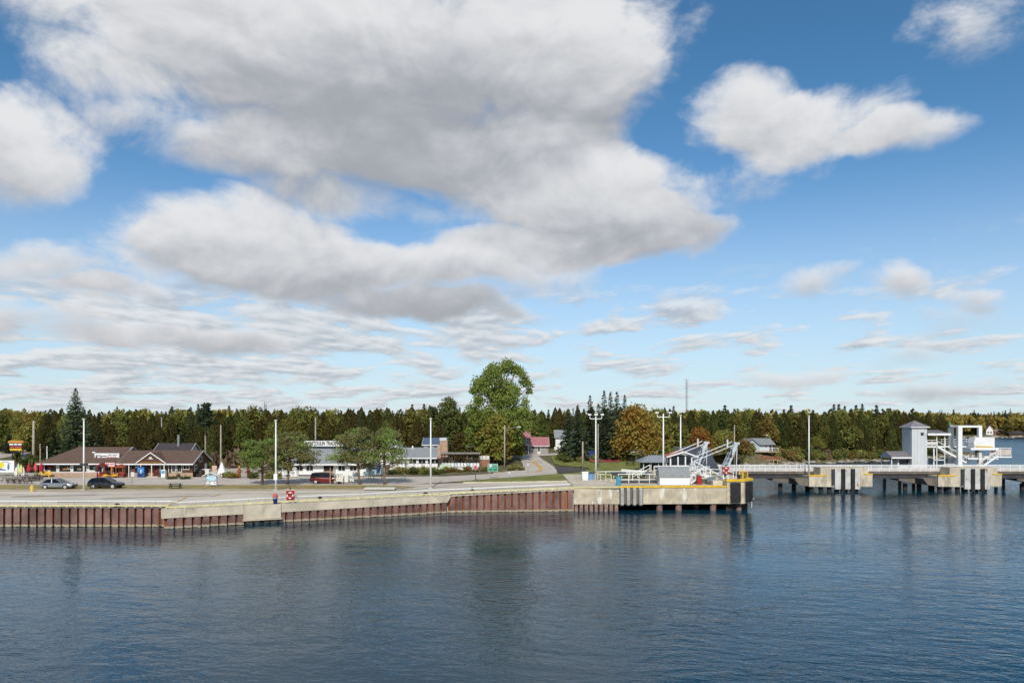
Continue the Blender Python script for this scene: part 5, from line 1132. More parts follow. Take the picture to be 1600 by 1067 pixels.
# ------------------------------------------------------------------ restaurant
y_ = 147.0; x = X(618, y_); z = float(zg(x, y_)); RS = thing('restaurant', 'white restaurant with grey roof and raised front terrace', 'restaurant', (x, y_, z)); Lr = X(684, y_) - x; rx = lambda p: X(p, y_) - x
walls(RS, 0, Lr - .6, 0, 8, 2.5, 4.1, WHITE); gable_roof(RS, 0, Lr - .6, 0, 8, 2.62, 4.25, SHINGLE_GR, .16, .5, .6, WHITE)
for a_, b_ in ((638.5, 651), (653.5, 665.5), (668, 680)): window(RS, rx(a_), rx(b_), 1.05, 2.2, mull=1)
MB().box(rx(640), rx(642), 3.4, 3.9, 3.9, 4.6).build('vent', WHITE, RS)
MB().box(Lr - .58, Lr + 1.6, .5, 6, 0, 2.2).build('dark_porch', WOOD_DK, RS); MB().box(Lr - .1, Lr + .5, 1.0, 1.7, 0, 4.9).build('brick_chimney', BRICK_T, RS)
MB().box(-.6, Lr + 1.2, -3.4, -.01, -.3, .55).build('terrace_base', OFFW, RS); MB().box(-.6, Lr + 1.2, -3.3, -.01, .55, .62).build('terrace_floor', WOOD_LT, RS)
rl = MB().box(-.6, Lr + .6, -3.3, -3.24, 1.42, 1.5).build('terrace_rail', DKGREY, RS); k = 0
for xx in np.arange(-.5, Lr + .3, .62): MB().box(xx, xx + .5, -3.29, -3.25, .72, 1.4).build('rail_panel', WHITE if (k % 5) else PALEGREY, rl); k += 1
for xx in np.arange(-.55, Lr + .7, 1.55): MB().box(xx - .05, xx + .05, -3.36, -3.3, -.2, 1.5).build('rail_post', WOOD_DK, rl)
y_ = 142.5; t = sign_board('terrace_banner', 'pale green banner hung on the terrace railing', (X(687, y_), y_, Z(735, y_)), X(704, y_) - X(687, y_), Z(725.5, y_) - Z(735, y_), mat('mint_banner', (190, 208, 176), .8, .06, 1), None, .06)
MB().prism_y([(.5, .35), (.9, .8), (1.4, .85), (1.6, .5), (1.2, .4), (.9, .25)], -.03, -.002).build('emblem', mat('banner_sage', (140, 166, 140), .8, .1, 2), t)
# pergolas
def pergola(label, px0, px1, y_, ptop, depth, m, nb, cloth=True):
    x = X(px0, y_); z = float(zg(x, y_)); t = thing('pergola', label, 'pergola', (x, y_, z)); L = X(px1, y_) - x; h = Z(ptop, y_) - z
    n = max(2, int(L / 2.2)); 
    for i in range(n + 1):
        for yy in (0, depth): MB().box(L * i / n - .07, L * i / n + .07, yy - .07, yy + .07, 0, h - .2).build('post', WOOD_BR, t)
    for yy in (0, depth): MB().box(-.3, L + .3, yy - .06, yy + .06, h - .2, h - .02).build('beam', WOOD_DK, t)
    for i in range(nb): MB().box(-.2 + (L + .4) * i / (nb - 1) - .05, -.2 + (L + .4) * i / (nb - 1) + .05, -.5, depth + .5, h - .018, h + .12).build('rafter', m, t)
    for j in range(5): MB().box(-.3, L + .3, -.4 + (depth + .8) * j / 4 - .04, -.4 + (depth + .8) * j / 4 + .04, h + .121, h + .18).build('lath', m, t)
    return t
pg = pergola('long timber pergola over the terrace right of the restaurant', 692, 748, 146, 709.5, 4, mat('grey_timber', (142, 138, 128), .85, .15, 2), 22)
L = X(748, 146) - X(692, 146); rl = MB().box(-.2, L, -1.3, -1.25, 1.5, 1.58).build('terrace_rail', DKGREY, pg)
for i, xx in enumerate(np.arange(-.1, L - .3, .62)): MB().box(xx, xx + .5, -1.29, -1.26, .78, 1.48).build('rail_panel', WHITE if i % 4 else mat('pale_blue_panel', (190, 204, 210), .7, .05, 1), rl)
MB().box(-.3, L + .1, -1.25, 4.2, -.2, .6).build('terrace_base', OFFW, pg)
for j in range(9): MB().bar((.4 + j * .78, .5, 1.1), (.75 + j * .78, 2.5, 2.2), .05, .5).build('trellis', mat('trellis_m', (98, 88, 78), .9, .2, 3), pg)
pergola('small upper pergola on the brick terrace by the leafy tree', 731, 764, 153, 698.5, 4, mat('grey_timber2', (126, 122, 112), .85, .15, 2), 10)
x = X(748, 150); t = thing('terrace_wall', 'reddish brick terrace wall with white railing panels', 'wall', (x, 150, float(zg(x, 150)))); L = X(765, 150) - x; MB().box(0, L, 0, 6, 0, 1.5).build('brickwork', mat('red_brick', (150, 108, 86), .9, .15, 3), t)
for k in range(3): MB().box(k * L / 3 + .05, (k + 1) * L / 3 - .05, 0, .05, 1.55, 2.3).build('rail_panel', OFFW, t)
MB().box(0, L, -.01, .08, 2.3, 2.38).build('rail', WOOD_LT, t)
# houses behind
y_ = 166; x = X(662, y_); z = float(zg(x, y_)); hb = house('house', 'white house with slate blue roof behind the restaurant', x, y_, X(687, y_) - x, 6, Z(694, y_) - z, Z(683.5, y_ + 3) - z, WHITE, mat('slate_blue', (84, 100, 120), .7, .08, 1), 'x', WHITE, ((.9, 1.7, 3.0, 3.7), (2.3, 3.0, 3.0, 3.7)))
MB().box(3.7, 5.4, -.6, 3.0, 0, Z(688, y_) - z).build('chimney_block', BRICK_T, hb); MB().box(3.6, 5.2, -.5, 3.2, Z(688, y_) - z + .001, Z(684, y_) - z).build('grey_dormer', PALEGREY, hb)
y_ = 158; x = X(556, y_); z = float(zg(x, y_)); house('house', 'white house with grey roof half hidden by the pines', x, y_, X(612, y_) - x, 7, Z(699, y_) - z, Z(687, y_ + 3) - z, WHITE, SHINGLE_GR, 'x', WHITE, ((.8, 2.0, 2.2, 3.2), (3, 4.2, 2.2, 3.2), (5.4, 6.6, 2.2, 3.2)))
y_ = 156; x = X(613, y_); z = float(zg(x, y_)); house('house', 'narrow white gable with pale roof left of the restaurant', x, y_, X(624, y_) - x, 6, Z(701, y_) - z, Z(690, y_) - z, WHITE, SHINGLE_GR, 'y', WHITE, ((.4, 1.1, 2.2, 3.0),))
# red-roofed house at the bend
y_ = 178; x = X(806, y_); z = float(zg(x, y_)); RH = thing('red_roof_house', 'grey house with faded red metal roofs at the road bend', 'house', (x, y_, z)); hx = lambda p: X(p, y_) - x; hz = lambda p: Z(p, y_) - z
STONEG = mat('grey_stone_wall', (150, 146, 142), .9, .15, 2)
MB().box(hx(806), hx(827), 0, 6, -.2, hz(682)).build('tall_wall', STONEG, RH); MB().box(hx(827.2), hx(857), .4, 6, -.2, hz(694)).build('low_wall', STONEG, RH)
gable_roof(RH, hx(806), hx(827), 0, 6, hz(681.5), hz(669), REDROOF, .14, .35, .6, None); gable_roof(RH, hx(828.5), hx(857), .4, 6, hz(694), hz(683), REDROOF, .14, .2, .6, OFFW)
MB().box(hx(808), hx(826), -1.3, -.002, hz(695.5), hz(693.5)).build('balcony', PALEGREY, RH)
bl = MB().box(hx(808), hx(826), -1.3, -1.24, hz(687.5), hz(686.8)).build('balcony_rail', GALV, RH)
for k in range(7): xx = hx(808) + (hx(826) - hx(808)) * k / 6; MB().box(xx - .03, xx + .03, -1.3, -1.25, hz(693.4), hz(687.5)).build('baluster', GALV, bl)
for xx in (hx(826) - .1, hx(808)): MB().box(xx, xx + .12, -1.3, -1.18, -.2, hz(695.6)).build('balcony_post', OFFW, RH)
window(RH, hx(811), hx(823), hz(692), hz(685), mull=2); window(RH, hx(808), hx(824), hz(704), hz(697), mull=1, frame=DKGREY); window(RH, hx(829), hx(837.5), hz(701.5), hz(696.5), y=.398); window(RH, hx(846.5), hx(852.5), hz(701.5), hz(697), y=.398)
dr = MB().box(hx(839.5), hx(844.5), .3, .398, 0, hz(696)).build('door', OFFW, RH); MB().box(hx(840.5), hx(843.5), .27, .299, .9, hz(697.5)).build('door_pane', GLASS, dr)
# road signs
x, y, z = gp(743, 751); t = thing('stop_sign', 'red octagonal stop sign at the street corner', 'sign', (x, y, z)); zc = Z(730.5, y) - z
MB().box(-.05, .05, 0, .08, 0, zc + .3).build('post', WOOD_DK, t); o8 = [(.36 * math.cos(R(22.5 + 45 * k)), zc + .36 * math.sin(R(22.5 + 45 * k))) for k in range(8)]
MB().prism_y([(a * 1.12, zc + (b - zc) * 1.12) for a, b in o8], -.03, -.001).build('rim', WHITE, t); MB().prism_y(o8, -.045, -.031).build('plate', RED, t); text('lettering', 'STOP', .26, INKW, t, (0, -.056, zc))
x, y, z = gp(770, 748); t = thing('road_sign', 'green highway sign on two pale posts beside the road', 'sign', (x, y, z)); zt, z0 = Z(724.5, y) - z, Z(736.5, y) - z; hwid = .82
MB().box(-hwid, hwid, 0, .05, z0, zt).build('plate', WHITE, t); MB().box(-hwid + .05, hwid - .05, -.02, -.001, z0 + .05, zt - .05).build('face', GREEN, t)
for xx in (-.62, .52): MB().box(xx, xx + .14, .051, .16, 0, zt - .1).build('post', WOOD_LT, t)
MB().prism_y([(-.58, zt - .5), (-.56, zt - .25), (-.48, zt - .12), (-.36, zt - .1), (-.24, zt - .12), (-.16, zt - .25), (-.18, zt - .5)], -.035, -.021).build('route_shield', INKW, t); text('route_number', '6', .3, INK, t, (-.37, -.046, zt - .31))
text('lettering', 'NORTH', .26, INKW, t, (.34, -.032, zt - .28), sx=.9); text('lettering', 'Little Current', .26, INKW, t, (.02, -.032, zt - .66), sx=.85); text('lettering', 'km', .2, INKW, t, (0, -.032, zt - .98))
for px_, py_, h_, lb in ((825, 742, 2.0, 'thin metal sign post on the road shoulder'), (796, 752, 1.5, 'thin metal marker on the grass triangle'), (633, 752, 1.3, 'short grey marker post at the street edge')):
    x, y, z = gp(px_, py_); t = thing('marker_post', lb, 'post', (x, y, z)); MB().cyl((0, 0, 0), (0, 0, h_), .04, n=6).build('shaft', GALV, t); MB().box(-.14, .14, -.05, -.03, h_ - .35, h_).build('plate', PALEGREY, t)
# ------------------------------------------------------------------ utility poles
def util_pole(label, px, pbase, ptop, Y=None, arm=None, r=.15, xarm=False, m=None):
    if Y is None: x, y, z = gp(px, pbase)
    else: x, y = X(px, Y), Y; z = float(zg(x, y))
    h = Z(ptop, y) - z; m = m or POLEW
    t = thing('utility_pole', label, 'utility pole', (x, y, z)); MB().cyl((0, 0, -.2), (0, 0, h), r * 1.2, r * .75, n=8).build('pole', m, t, smooth=True)
    if arm:
        a = MB().tube([(0, -.1, h - 1.2), (arm * .5, -.2, h - .6), (arm, -.3, h - .35)], [.05, .045, .04], 6).build('lamp_arm', GALV, t); MB().box(arm - .1, arm + .6, -.45, -.15, h - .45, h - .27).build('lamp_head', OFFW, a)
    if xarm: MB().box(-.8, .8, -.1, .02, h - .5, h - .38).build('cross_arm', WOOD_DK, t)
    for k in (0, 1): MB().cyl((.0, -.18, h - .35 - k * .4), (.0, -.18, h - .18 - k * .4), .05, n=6).build('insulator', OFFW, t)
    return t
util_pole('tall weathered utility pole right of the tipi', 345, 744, 664)
util_pole('weathered utility pole above the trading post roof', 493, 0, 652, Y=142)
util_pole('utility pole with street lamp arm below the leafy tree', 788.5, 732, 664, arm=2.6)
util_pole('thick grey pole behind the hedge at left', 52.5, 0, 657, Y=146, r=.25)
util_pole('thin pale pole behind the store corner', 62.8, 0, 693, Y=138, r=.09)
util_pole('short white pole behind the brown store roof', 73.5, 0, 697, Y=142, r=.09, m=WHITE)
util_pole('grey pole standing among trees above the store roof', 174, 0, 660, Y=176, r=.14)
util_pole('utility pole with cross arm in the cedars', 252.5, 0, 652, Y=175, r=.16, xarm=True)
util_pole('bare pole at the edge of the spruces on the lawn', 910.5, 733, 690, r=.17)
util_pole('tall thin pole right of the three lamp pole', 934.5, 0, 662, Y=140, r=.12)
util_pole('thin pole in the trees left of the ochre maple', 617, 0, 647, Y=178, r=.1)
util_pole('tall grey pole behind the dock ramp', 1147.5, 0, 664, Y=150, r=.13)
util_pole('shorter grey pole beside the shore shrub', 1151, 0, 692, Y=160, r=.12)
util_pole('thin white pole in the trees behind the ferry dock', 1049.5, 0, 668, Y=170, r=.09, m=WHITE)
def mast(label, px, ptop, Y, z0=4., r=.45):
    x = X(px, Y); t = thing('radio_mast', label, 'mast', (x, Y, z0)); h = Z(ptop, Y) - z0; k = [(r * math.cos(a), r * math.sin(a)) for a in (0, 2.09, 4.19)]
    for a, b in k: MB().cyl((a, b, 0), (a, b, h), .06, n=5).build('leg', GALV, t)
    n = int(h / 1.2); mb = MB()
    for i in range(n):
        for j in range(3):
            p, q = k[j], k[(j + 1) % 3]; mb.bar((p[0], p[1], i * 1.2), (q[0], q[1], (i + 1) * 1.2), .05)
    mb.build('lattice', GALV, t)
    for zz, w_ in ((h, 1.0), (h - 6, .7), (h - 9, .7)): MB().box(-w_, w_, -.15, .15, zz - .5, zz - .2).build('antenna', PALEGREY, t)
mast('tall lattice radio mast above the woods behind the dock', 1073, 592, 300)
mast('thin lattice mast above the woods left of the trading post', 414.5, 628, 230, r=.35)
# ------------------------------------------------------------------ cottage on the right shore
y_ = 207.0; x = X(1156, y_); z = 3.6; CT = thing('lake_cottage', 'grey blue lakeside cottage with brown decks on the shore', 'cottage', (x, y_, z)); cx = lambda p: X(p, y_) - x; cz = lambda p: Z(p, y_) - z
MB().prism_y([(cx(1156), 0), (cx(1156), cz(695)), (cx(1176), cz(686)), (cx(1187), cz(694.5)), (cx(1187), 0)], 0, 8).build('gable_wall', GREYBLUE, CT)
MB().box(cx(1187) + .001, cx(1208), .3, 8, 0, cz(694.5)).build('side_wall', PALEGREY, CT)
MB().slab([(cx(1175), -.4, cz(685)), (cx(1203), -.4, cz(685)), (cx(1211), -.5, cz(694)), (cx(1186), -.5, cz(694))], .15).slab([(cx(1175), 8, cz(685)), (cx(1203), 8, cz(685)), (cx(1203), -.4, cz(685)), (cx(1175), -.4, cz(685))], .12).build('roof', SHINGLE_GR, CT)
MB().slab([(cx(1153), -.5, cz(695.5)), (cx(1153), 8, cz(695.5)), (cx(1176), 8, cz(685)), (cx(1176), -.5, cz(685))], .14).slab([(cx(1203.2), -.4, cz(685.2)), (cx(1203.2), 8, cz(685.2)), (cx(1211), 8, cz(694)), (cx(1211), -.5, cz(694))], .14).build('roof', SHINGLE_GR, CT)
window(CT, cx(1170), cx(1173), cz(701), cz(695)); window(CT, cx(1188.5), cx(1190.5), cz(699.5), cz(696), y=.298); window(CT, cx(1195.5), cx(1199), cz(699.5), cz(696), y=.298); MB().box(cx(1203), cx(1206), .2, .298, 0, cz(695.6)).build('door', DKGREY, CT)
MB().box(cx(1169), cx(1212), -2.2, .28, -.25, -.05).build('upper_deck', WOOD_LT, CT); ur = MB().box(cx(1169), cx(1212), -2.2, -2.14, .95, 1.03).build('deck_rail', PALEGREY, CT)
for k in range(22): xx = cx(1169) + (cx(1212) - cx(1169)) * k / 21; MB().box(xx - .025, xx + .025, -2.19, -2.15, -.05, .95).build('baluster', PALEGREY, ur)
RBR = mat('red_brown_deck', (150, 92, 64), .85, .2, 2); MB().box(cx(1174), cx(1200), -.5, 6, -2.2, -.26).build('lower_storey', mat('dark_red_wall', (76, 46, 38), .9, .3, 1), CT)
MB().box(cx(1173), cx(1210), -4.6, -.4, -2.4, -2.2).build('lower_deck', WOOD_LT, CT)
lr = MB().box(cx(1173), cx(1210), -4.6, -4.55, -1.3, -1.2).build('lower_rail', RBR, CT)
for k in range(16): xx = cx(1173) + (cx(1210) - cx(1173)) * k / 15; MB().box(xx - .14, xx + .14, -4.6, -4.56, -2.15, -1.32).build('rail_board', RBR, lr)
for k in range(6): xx = cx(1174) + (cx(1206) - cx(1174)) * k / 5; MB().box(xx - .12, xx + .12, -4.5, -4.26, -5.0, -2.4).build('deck_post', WOOD_LT, CT)
MB().box(cx(1172), cx(1206), -6.2, -3.4, -3.75, -3.6).build('dock_boards', WOOD_LT, CT); MB().cyl((cx(1202), 2, cz(685)), (cx(1202), 2, cz(680)), .06, n=6).build('aerial_pole', GALV, CT); MB().lathe([(0, 0), (.35, .1), (.3, .3), (0, .35)], 8, (cx(1202), 2, cz(681))).build('dish', OFFW, CT)
# far shore
y_ = 512; 
for a_, b_, lb, wm, rm in ((1541, 1552, 'brown cottage with white gables on the far shore', WHITE, SHINGLE_BR), (1554, 1566, 'low reddish building by the far shore', mat('reddish_wall', (170, 120, 98), .85, .1, 1), SHINGLE_BR)):
    x = X(a_, y_); house('far_cottage', lb, x, y_, X(b_, y_) - x, 6, 3.4, 6.5 if a_ < 1550 else 4.2, wm, rm, 'y' if a_ < 1550 else 'x', WHITE, ((.8, 2.0, 1, 2.2), (2.8, 4.0, 1, 2.2)), 'cottage')
x = X(1482.5, 485); t = thing('harbour_light', 'white harbour light with green top on the far shore', 'light tower', (x, 485, 1.2)); MB().cyl((0, 0, -1), (0, 0, 6), .7, .45, n=10).build('tower', WHITE, t); MB().lathe([(0, 6), (1.3, 6.2), (1.5, 8.2), (1.0, 8.4), (1.0, 9), (0, 9.2)], 10).build('lantern', mat('light_green', (60, 160, 110), .6, .1, 1), t)
x = X(1586, 500); t = thing('boat_house', 'dark open boathouse on the far shore', 'boathouse', (x - 4, 500, .6)); walls(t, 0, 10, 0, 6, 2.6, 3.8, WOOD_DK); gable_roof(t, 0, 10, 0, 6, 2.7, 4, SHINGLE_DK, .2); MB().box(-2, 13, -3, -.1, 0, .3).build('jetty', WOOD_LT, t)
# lawn things
x, y, z = gp(985, 727); picnic('dark picnic table on the lawn under the maple', (x, y, z), R(5), WOOD_DK)
def canoe(label, px_, py_, m, L=4.2):
    x, y, z = gp(px_, py_); t = thing('canoe', label, 'canoe', (x, y, z)); vs, fs = [], []; ns = 9
    for i in range(ns):
        u = i / (ns - 1) * 2 - 1; w_ = .45 * (1 - abs(u) ** 2.3) + .02; b = .42 + .25 * u ** 4
        vs += [(u * L / 2, -w_, .1 + .15 * u ** 4), (u * L / 2, -w_ * .8, b - .08), (u * L / 2, 0, b + .06), (u * L / 2, w_ * .8, b - .08), (u * L / 2, w_, .1 + .15 * u ** 4)]
    for i in range(ns - 1): fs += [(i * 5 + j, i * 5 + j + 1, (i + 1) * 5 + j + 1, (i + 1) * 5 + j) for j in range(4)]
    MB().add(vs, fs).build('hull', m, t, smooth=True)
    for xx in (-1, 1): MB().box(xx - .1, xx + .1, -.4, .4, 0, .14).build('rest', WOOD_DK, t)
canoe('upturned dark red canoe under the spruces', 938, 722, mat('canoe_red', (134, 50, 48), .5, .1, 1)); canoe('upturned maroon canoe right of the red one', 952, 722.5, mat('canoe_maroon', (110, 44, 44), .5, .1, 1))
x, y, z = gp(926, 721); t = thing('dark_sign', 'dark blue notice panel among the spruces', 'sign', (x, y, z)); MB().box(-.8, .8, 0, .08, .7, 2.2).build('panel', NAVY, t)
for s in (-.7, .6): MB().box(s, s + .1, .081, .16, 0, 2.1).build('post', WOOD_DK, t)
x = X(880, 176); house('house', 'white house glimpsed behind the lawn spruces', X(868, 192), 192, 9, 6, 3.2, 5.0, WHITE, SHINGLE_GR, wins=((1, 2, 1, 2), (4, 5, 1, 2)))
x, y, z = gp(867.5, 705); t = thing('marker_box', 'small white box post beside the side road', 'post', (x, y, z)); MB().box(-.25, .25, -.15, .15, .4, 1.1).build('box', WHITE, t); MB().box(-.06, .06, -.06, .06, 0, .4).build('post', WOOD_LT, t)
# ------------------------------------------------------------------ trees
rng = np.random.default_rng(11)
def cards(P, U, Vv, su, sv):
    """leaf sprays: a pointed four-cornered face at each point, along U and across Vv"""
    n = len(P); su = np.broadcast_to(su, n)[:, None]; sv = np.broadcast_to(sv, n)[:, None]
    A = P - U * su * .5; B = P + Vv * sv * .5 + U * su * .08; C = P + U * su * .5; D = P - Vv * sv * .5 - U * su * .05
    V = np.stack([A, B, C, D], 1).reshape(-1, 3); F = np.arange(4 * n).reshape(n, 4); return V, F
def unit(a): return a / np.maximum(np.linalg.norm(a, axis=1, keepdims=True), 1e-6)
def rnd_dirs(n): return unit(rng.normal(size=(n, 3)))
def perp(U):
    r = rnd_dirs(len(U)); return unit(np.cross(U, r))
def merge(parts):
    V, F, b = [], [], 0
    for v, f in parts: V.append(v); F.append(f + b); b += len(v)
    return np.concatenate(V), np.concatenate(F)
def trunk_mesh(name, segs, m):
    mb = MB()
    for pts, rs in segs: mb.tube(pts, rs, 6)
    return mb.mesh(name, m, True)
BARK = mat('bark', (92, 78, 66), .95, .25, 2); BARK_P = mat('pine_bark', (120, 98, 82), .95, .25, 2, second=(150, 130, 112), thr=(.5, .65)); BARK_G = mat('grey_bark', (140, 130, 116), .95, .2, 2)
L_SPR = leaf_mat('spruce_needles', (48, 56, 36), (72, 78, 50)); L_SPRB = leaf_mat('blue_spruce_needles', (50, 60, 44), (76, 84, 60))
L_CED = leaf_mat('cedar_sprays', (66, 68, 36), (86, 82, 46), autumn=(94, 84, 48), rnd=.5)
L_CEDG = leaf_mat('green_cedar_sprays', (60, 68, 36), (88, 92, 50), rnd=.45)
L_DEC = leaf_mat('leaves_green', (76, 86, 42), (104, 108, 56), autumn=(118, 112, 58), rnd=.5)
L_DECY = leaf_mat('leaves_yellow', (104, 106, 54), (130, 126, 66), autumn=(138, 118, 64), rnd=.5)
L_POP = leaf_mat('poplar_leaves', (108, 120, 60), (150, 154, 86), rnd=.2)
L_MAP = leaf_mat('maple_leaves', (128, 116, 58), (148, 124, 62), autumn=(156, 120, 60), rnd=.2)
L_PIN = leaf_mat('pine_needles', (98, 114, 60), (132, 144, 82), autumn=(132, 128, 84), rnd=.2)
L_SHR = leaf_mat('shrub_leaves', (84, 92, 48), (122, 120, 68), autumn=(136, 114, 66), rnd=.6)

def spruce(h, r, seed, m, dens=1.0, bare=.06, ragged=.25, size=.75):
    rs = np.random.default_rng(seed); P, U, W = [], [], []; z = bare * h
    while z < h * .985:
        f = (z - bare * h) / (h * (1 - bare)); L = r * (1 - f) ** .85 * rs.uniform(1 - ragged, 1 + ragged * .5) + .12
        nb = max(4, int((7 + 3 * (1 - f)) * dens)); a0 = rs.uniform(0, 6.28)
        for k in range(nb):
            a = a0 + 6.283 * k / nb + rs.uniform(-.25, .25); l = L * rs.uniform(.7, 1.12); d = np.array([math.cos(a), math.sin(a), 0.])
            n = max(1, int(l / .38)); zj = rs.uniform(-.22, .22)
            for i in range(n):
                t = (i + .6) / n; p = d * (l * t); p = p + rs.normal(0, .07, 3); p[2] = z + .22 * l * t * (t - 1.25) + zj + rs.uniform(-.12, .12) + .35 * f * l * t
                s = np.cross(d, [0, 0, 1]); s = s * (1 if rs.random() > .5 else -1)
                P.append(p); U.append(d * .8 + s * rs.uniform(.1, .9) + np.array([0, 0, rs.uniform(-.35, .1)])); W.append(rs.normal(0, .5, 3) + np.array([0, 0, .25]))
        z += (h * .026 * rs.uniform(.8, 1.2) + .05) * (1 - .5 * f)
    P = np.array(P); U = unit(np.array(U)); W = np.array(W); Vv = unit(np.cross(U, W)); n = len(P); s = rs.uniform(.75, 1.25, n) * size * (1 - .55 * np.clip(P[:, 2] / h, 0, 1) ** 2)
    v, f = cards(P, U, Vv, s, s * .62); tip = np.array([[0, 0, h * .97]] * 4); tv, tf = cards(tip, unit(np.array([[.1, 0, 1], [-.1, .05, 1], [0, .1, 1], [.05, -.1, 1.]])), rnd_dirs(4), np.full(4, .9), np.full(4, .3))
    V, F = merge([(v, f), (tv, tf)])
    return fast_mesh('crown', V, F, m), trunk_mesh('trunk', [([(0, 0, -.3), (0, 0, h * .5), (0, 0, h * .97)], [.02 * h, .012 * h, .02])], BARK)
def cedar(h, r, seed, m, n=2700, size=.43):
    rs = np.random.default_rng(seed); z = h * (.03 + .97 * rs.random(n) ** 1.15); f = z / h; a = rs.uniform(0, 6.283, n)
    rad = r * (1 - f ** 1.6) ** .8 * (.62 + .38 * np.minimum(1, f * 6)); lump = 1 + .16 * np.sin(a * 3 + f * 14 + seed) + .12 * np.sin(a * 5 - f * 23)
    q = rs.uniform(.62, 1.03, n) ** .7; P = np.stack([np.cos(a) * rad * lump * q, np.sin(a) * rad * lump * q, z], 1)
    U = unit(np.stack([np.cos(a) * .5, np.sin(a) * .5, np.full(n, .7)], 1) + rs.normal(0, .45, (n, 3))); Vv = unit(np.cross(U, np.stack([np.cos(a), np.sin(a), np.zeros(n)], 1) + rs.normal(0, .7, (n, 3)))); s = rs.uniform(.7, 1.35, n) * size * (1 - .5 * f ** 3)
    V, F = cards(P, U, Vv, s, s * .7)
    return fast_mesh('crown', V, F, m), trunk_mesh('trunk', [([(0, 0, -.3), (0, 0, h * .9)], [.018 * h, .03])], BARK)
def lobed(h, lobes, seed, m, n, size, bark, segs, hollow=.55):
    """crown made of leaf clumps round a set of limbs; lobes: (x, y, z, rx, rz)"""
    rs = np.random.default_rng(seed); vol = np.array([l[3] ** 2 * l[4] for l in lobes]) ** .67; cnt = np.maximum(30, (n * vol / vol.sum()).astype(int)); parts = []
    for (x, y, z, rx, rz), c in zip(lobes, cnt):
        d = unit(rs.normal(size=(c, 3))); q = (hollow + (1.28 - hollow) * rs.random(c) ** 1.25)[:, None]; lump = (1 + .18 * np.sin(d[:, :1] * 7 + seed) * np.cos(d[:, 2:] * 6 + x))
        P = d * q * lump * np.array([rx, rx, rz]) + np.array([x, y, z]); U = unit(rs.normal(size=(c, 3)) + d * .4); Vv = unit(np.cross(U, rs.normal(size=(c, 3)) + d)); s = rs.uniform(.65, 1.35, c) * size
        parts.append(cards(P, U, Vv, s, s * .75))
    V, F = merge(parts); return fast_mesh('crown', V, F, m), trunk_mesh('trunk', segs, bark)
def dec_lobes(h, r, seed, k=16, zlo=.32):
    rs = np.random.default_rng(seed); out = []
    for i in range(k):
        f = (i + .5) / k; z = h * (zlo + (1 - zlo - .1) * f); R_ = r * math.sin(math.pi * min(1, .22 + .78 * f) ** .9) * .75; a = i * 2.4 + rs.uniform(-.4, .4); q = rs.uniform(.45, 1.0)
        s = r * rs.uniform(.30, .46); out.append((math.cos(a) * R_ * q, math.sin(a) * R_ * q, z, s, s * rs.uniform(.8, 1.1)))
    return out
def limb_segs(h, lobes, r0, fork=.3):
    segs = [([(0, 0, -.3), (0, 0, h * fork), (.05 * h, 0, h * .8)], [r0, r0 * .75, r0 * .2])]
    for (x, y, z, rx, rz) in lobes: segs.append(([(0, 0, max(h * fork * .8, z * .55)), (x * .5, y * .5, z * .85), (x, y, z)], [r0 * .4, r0 * .25, r0 * .08]))
    return segs
def dec(h, r, seed, m, n=2600, size=.5, k=16, bark=BARK, zlo=.32):
    lb = dec_lobes(h, r, seed, k, zlo); return lobed(h, lb, seed, m, n, size, bark, limb_segs(h, lb, .018 * h))
def pine(h, r, seed, m, n=7600, lean=0.0):
    rs = np.random.default_rng(seed); pads = []; segs = [([(0, 0, -.2), (lean * .4, 0, h * .28), (lean, .2, h * .62), (lean * 1.1, 0, h * .9)], [.2, .17, .12, .04])]
    for i in range(38):
        f = i / 37; z0 = h * (.30 + .55 * f); a = i * 2.4 + rs.uniform(-.3, .3); l = r * (1.0 - .55 * f ** 1.5) * rs.uniform(.55, 1.05); x, y = math.cos(a) * l + lean, math.sin(a) * l; z = z0 + h * .10 * rs.uniform(.2, 1.6)
        segs.append(([(lean * f, 0, z0 * .92), (x * .55, y * .55, z0 + .1), (x, y, z)], [.07, .05, .02])); s = rs.uniform(.8, 1.3); pads.append((x, y, z, s * 1.1, s * .6))
        pads.append((x * .6, y * .6, z + .1, s * .7, s * .4))
    cnt = n // len(pads); parts = []
    for (x, y, z, rx, rz) in pads:
        d = unit(rs.normal(size=(cnt, 3))); q = rs.uniform(.2, 1.05, cnt)[:, None]; P = d * q * np.array([rx, rx, rz]) + np.array([x, y, z]); U = unit(d + rs.normal(0, .5, (cnt, 3)) + np.array([0, 0, .5])); s = rs.uniform(.28, .5, cnt)
        parts.append(cards(P, U, perp(U), s, s * .38))
    V, F = merge(parts); return fast_mesh('crown', V, F, m), trunk_mesh('trunk', segs, BARK_P)

def plant(proto, name, loc, label, cat='tree', group=None, s=(1, 1, 1), rz=None, names=('crown', 'trunk')):
    t = thing(name, label, cat, loc, random.uniform(0, 6.28) if rz is None else rz, group); t.scale = s
    link(names[0], proto[0], t); link(names[1], proto[1], t); return t

SPR = [spruce(14, 2.5, k, L_SPR) for k in (1, 2)] + [spruce(14, 2.1, 3, L_SPR, ragged=.4, dens=.8)]
CED = [cedar(10, 2.3, k, L_CED) for k in (4, 5, 6)] + [cedar(10, 2.0, 7, L_CEDG)]
DEC = [dec(10.5, 3.4, k, L_DEC) for k in (8, 9)]; DECY = [dec(10, 3.3, k, L_DECY) for k in (10, 12)]

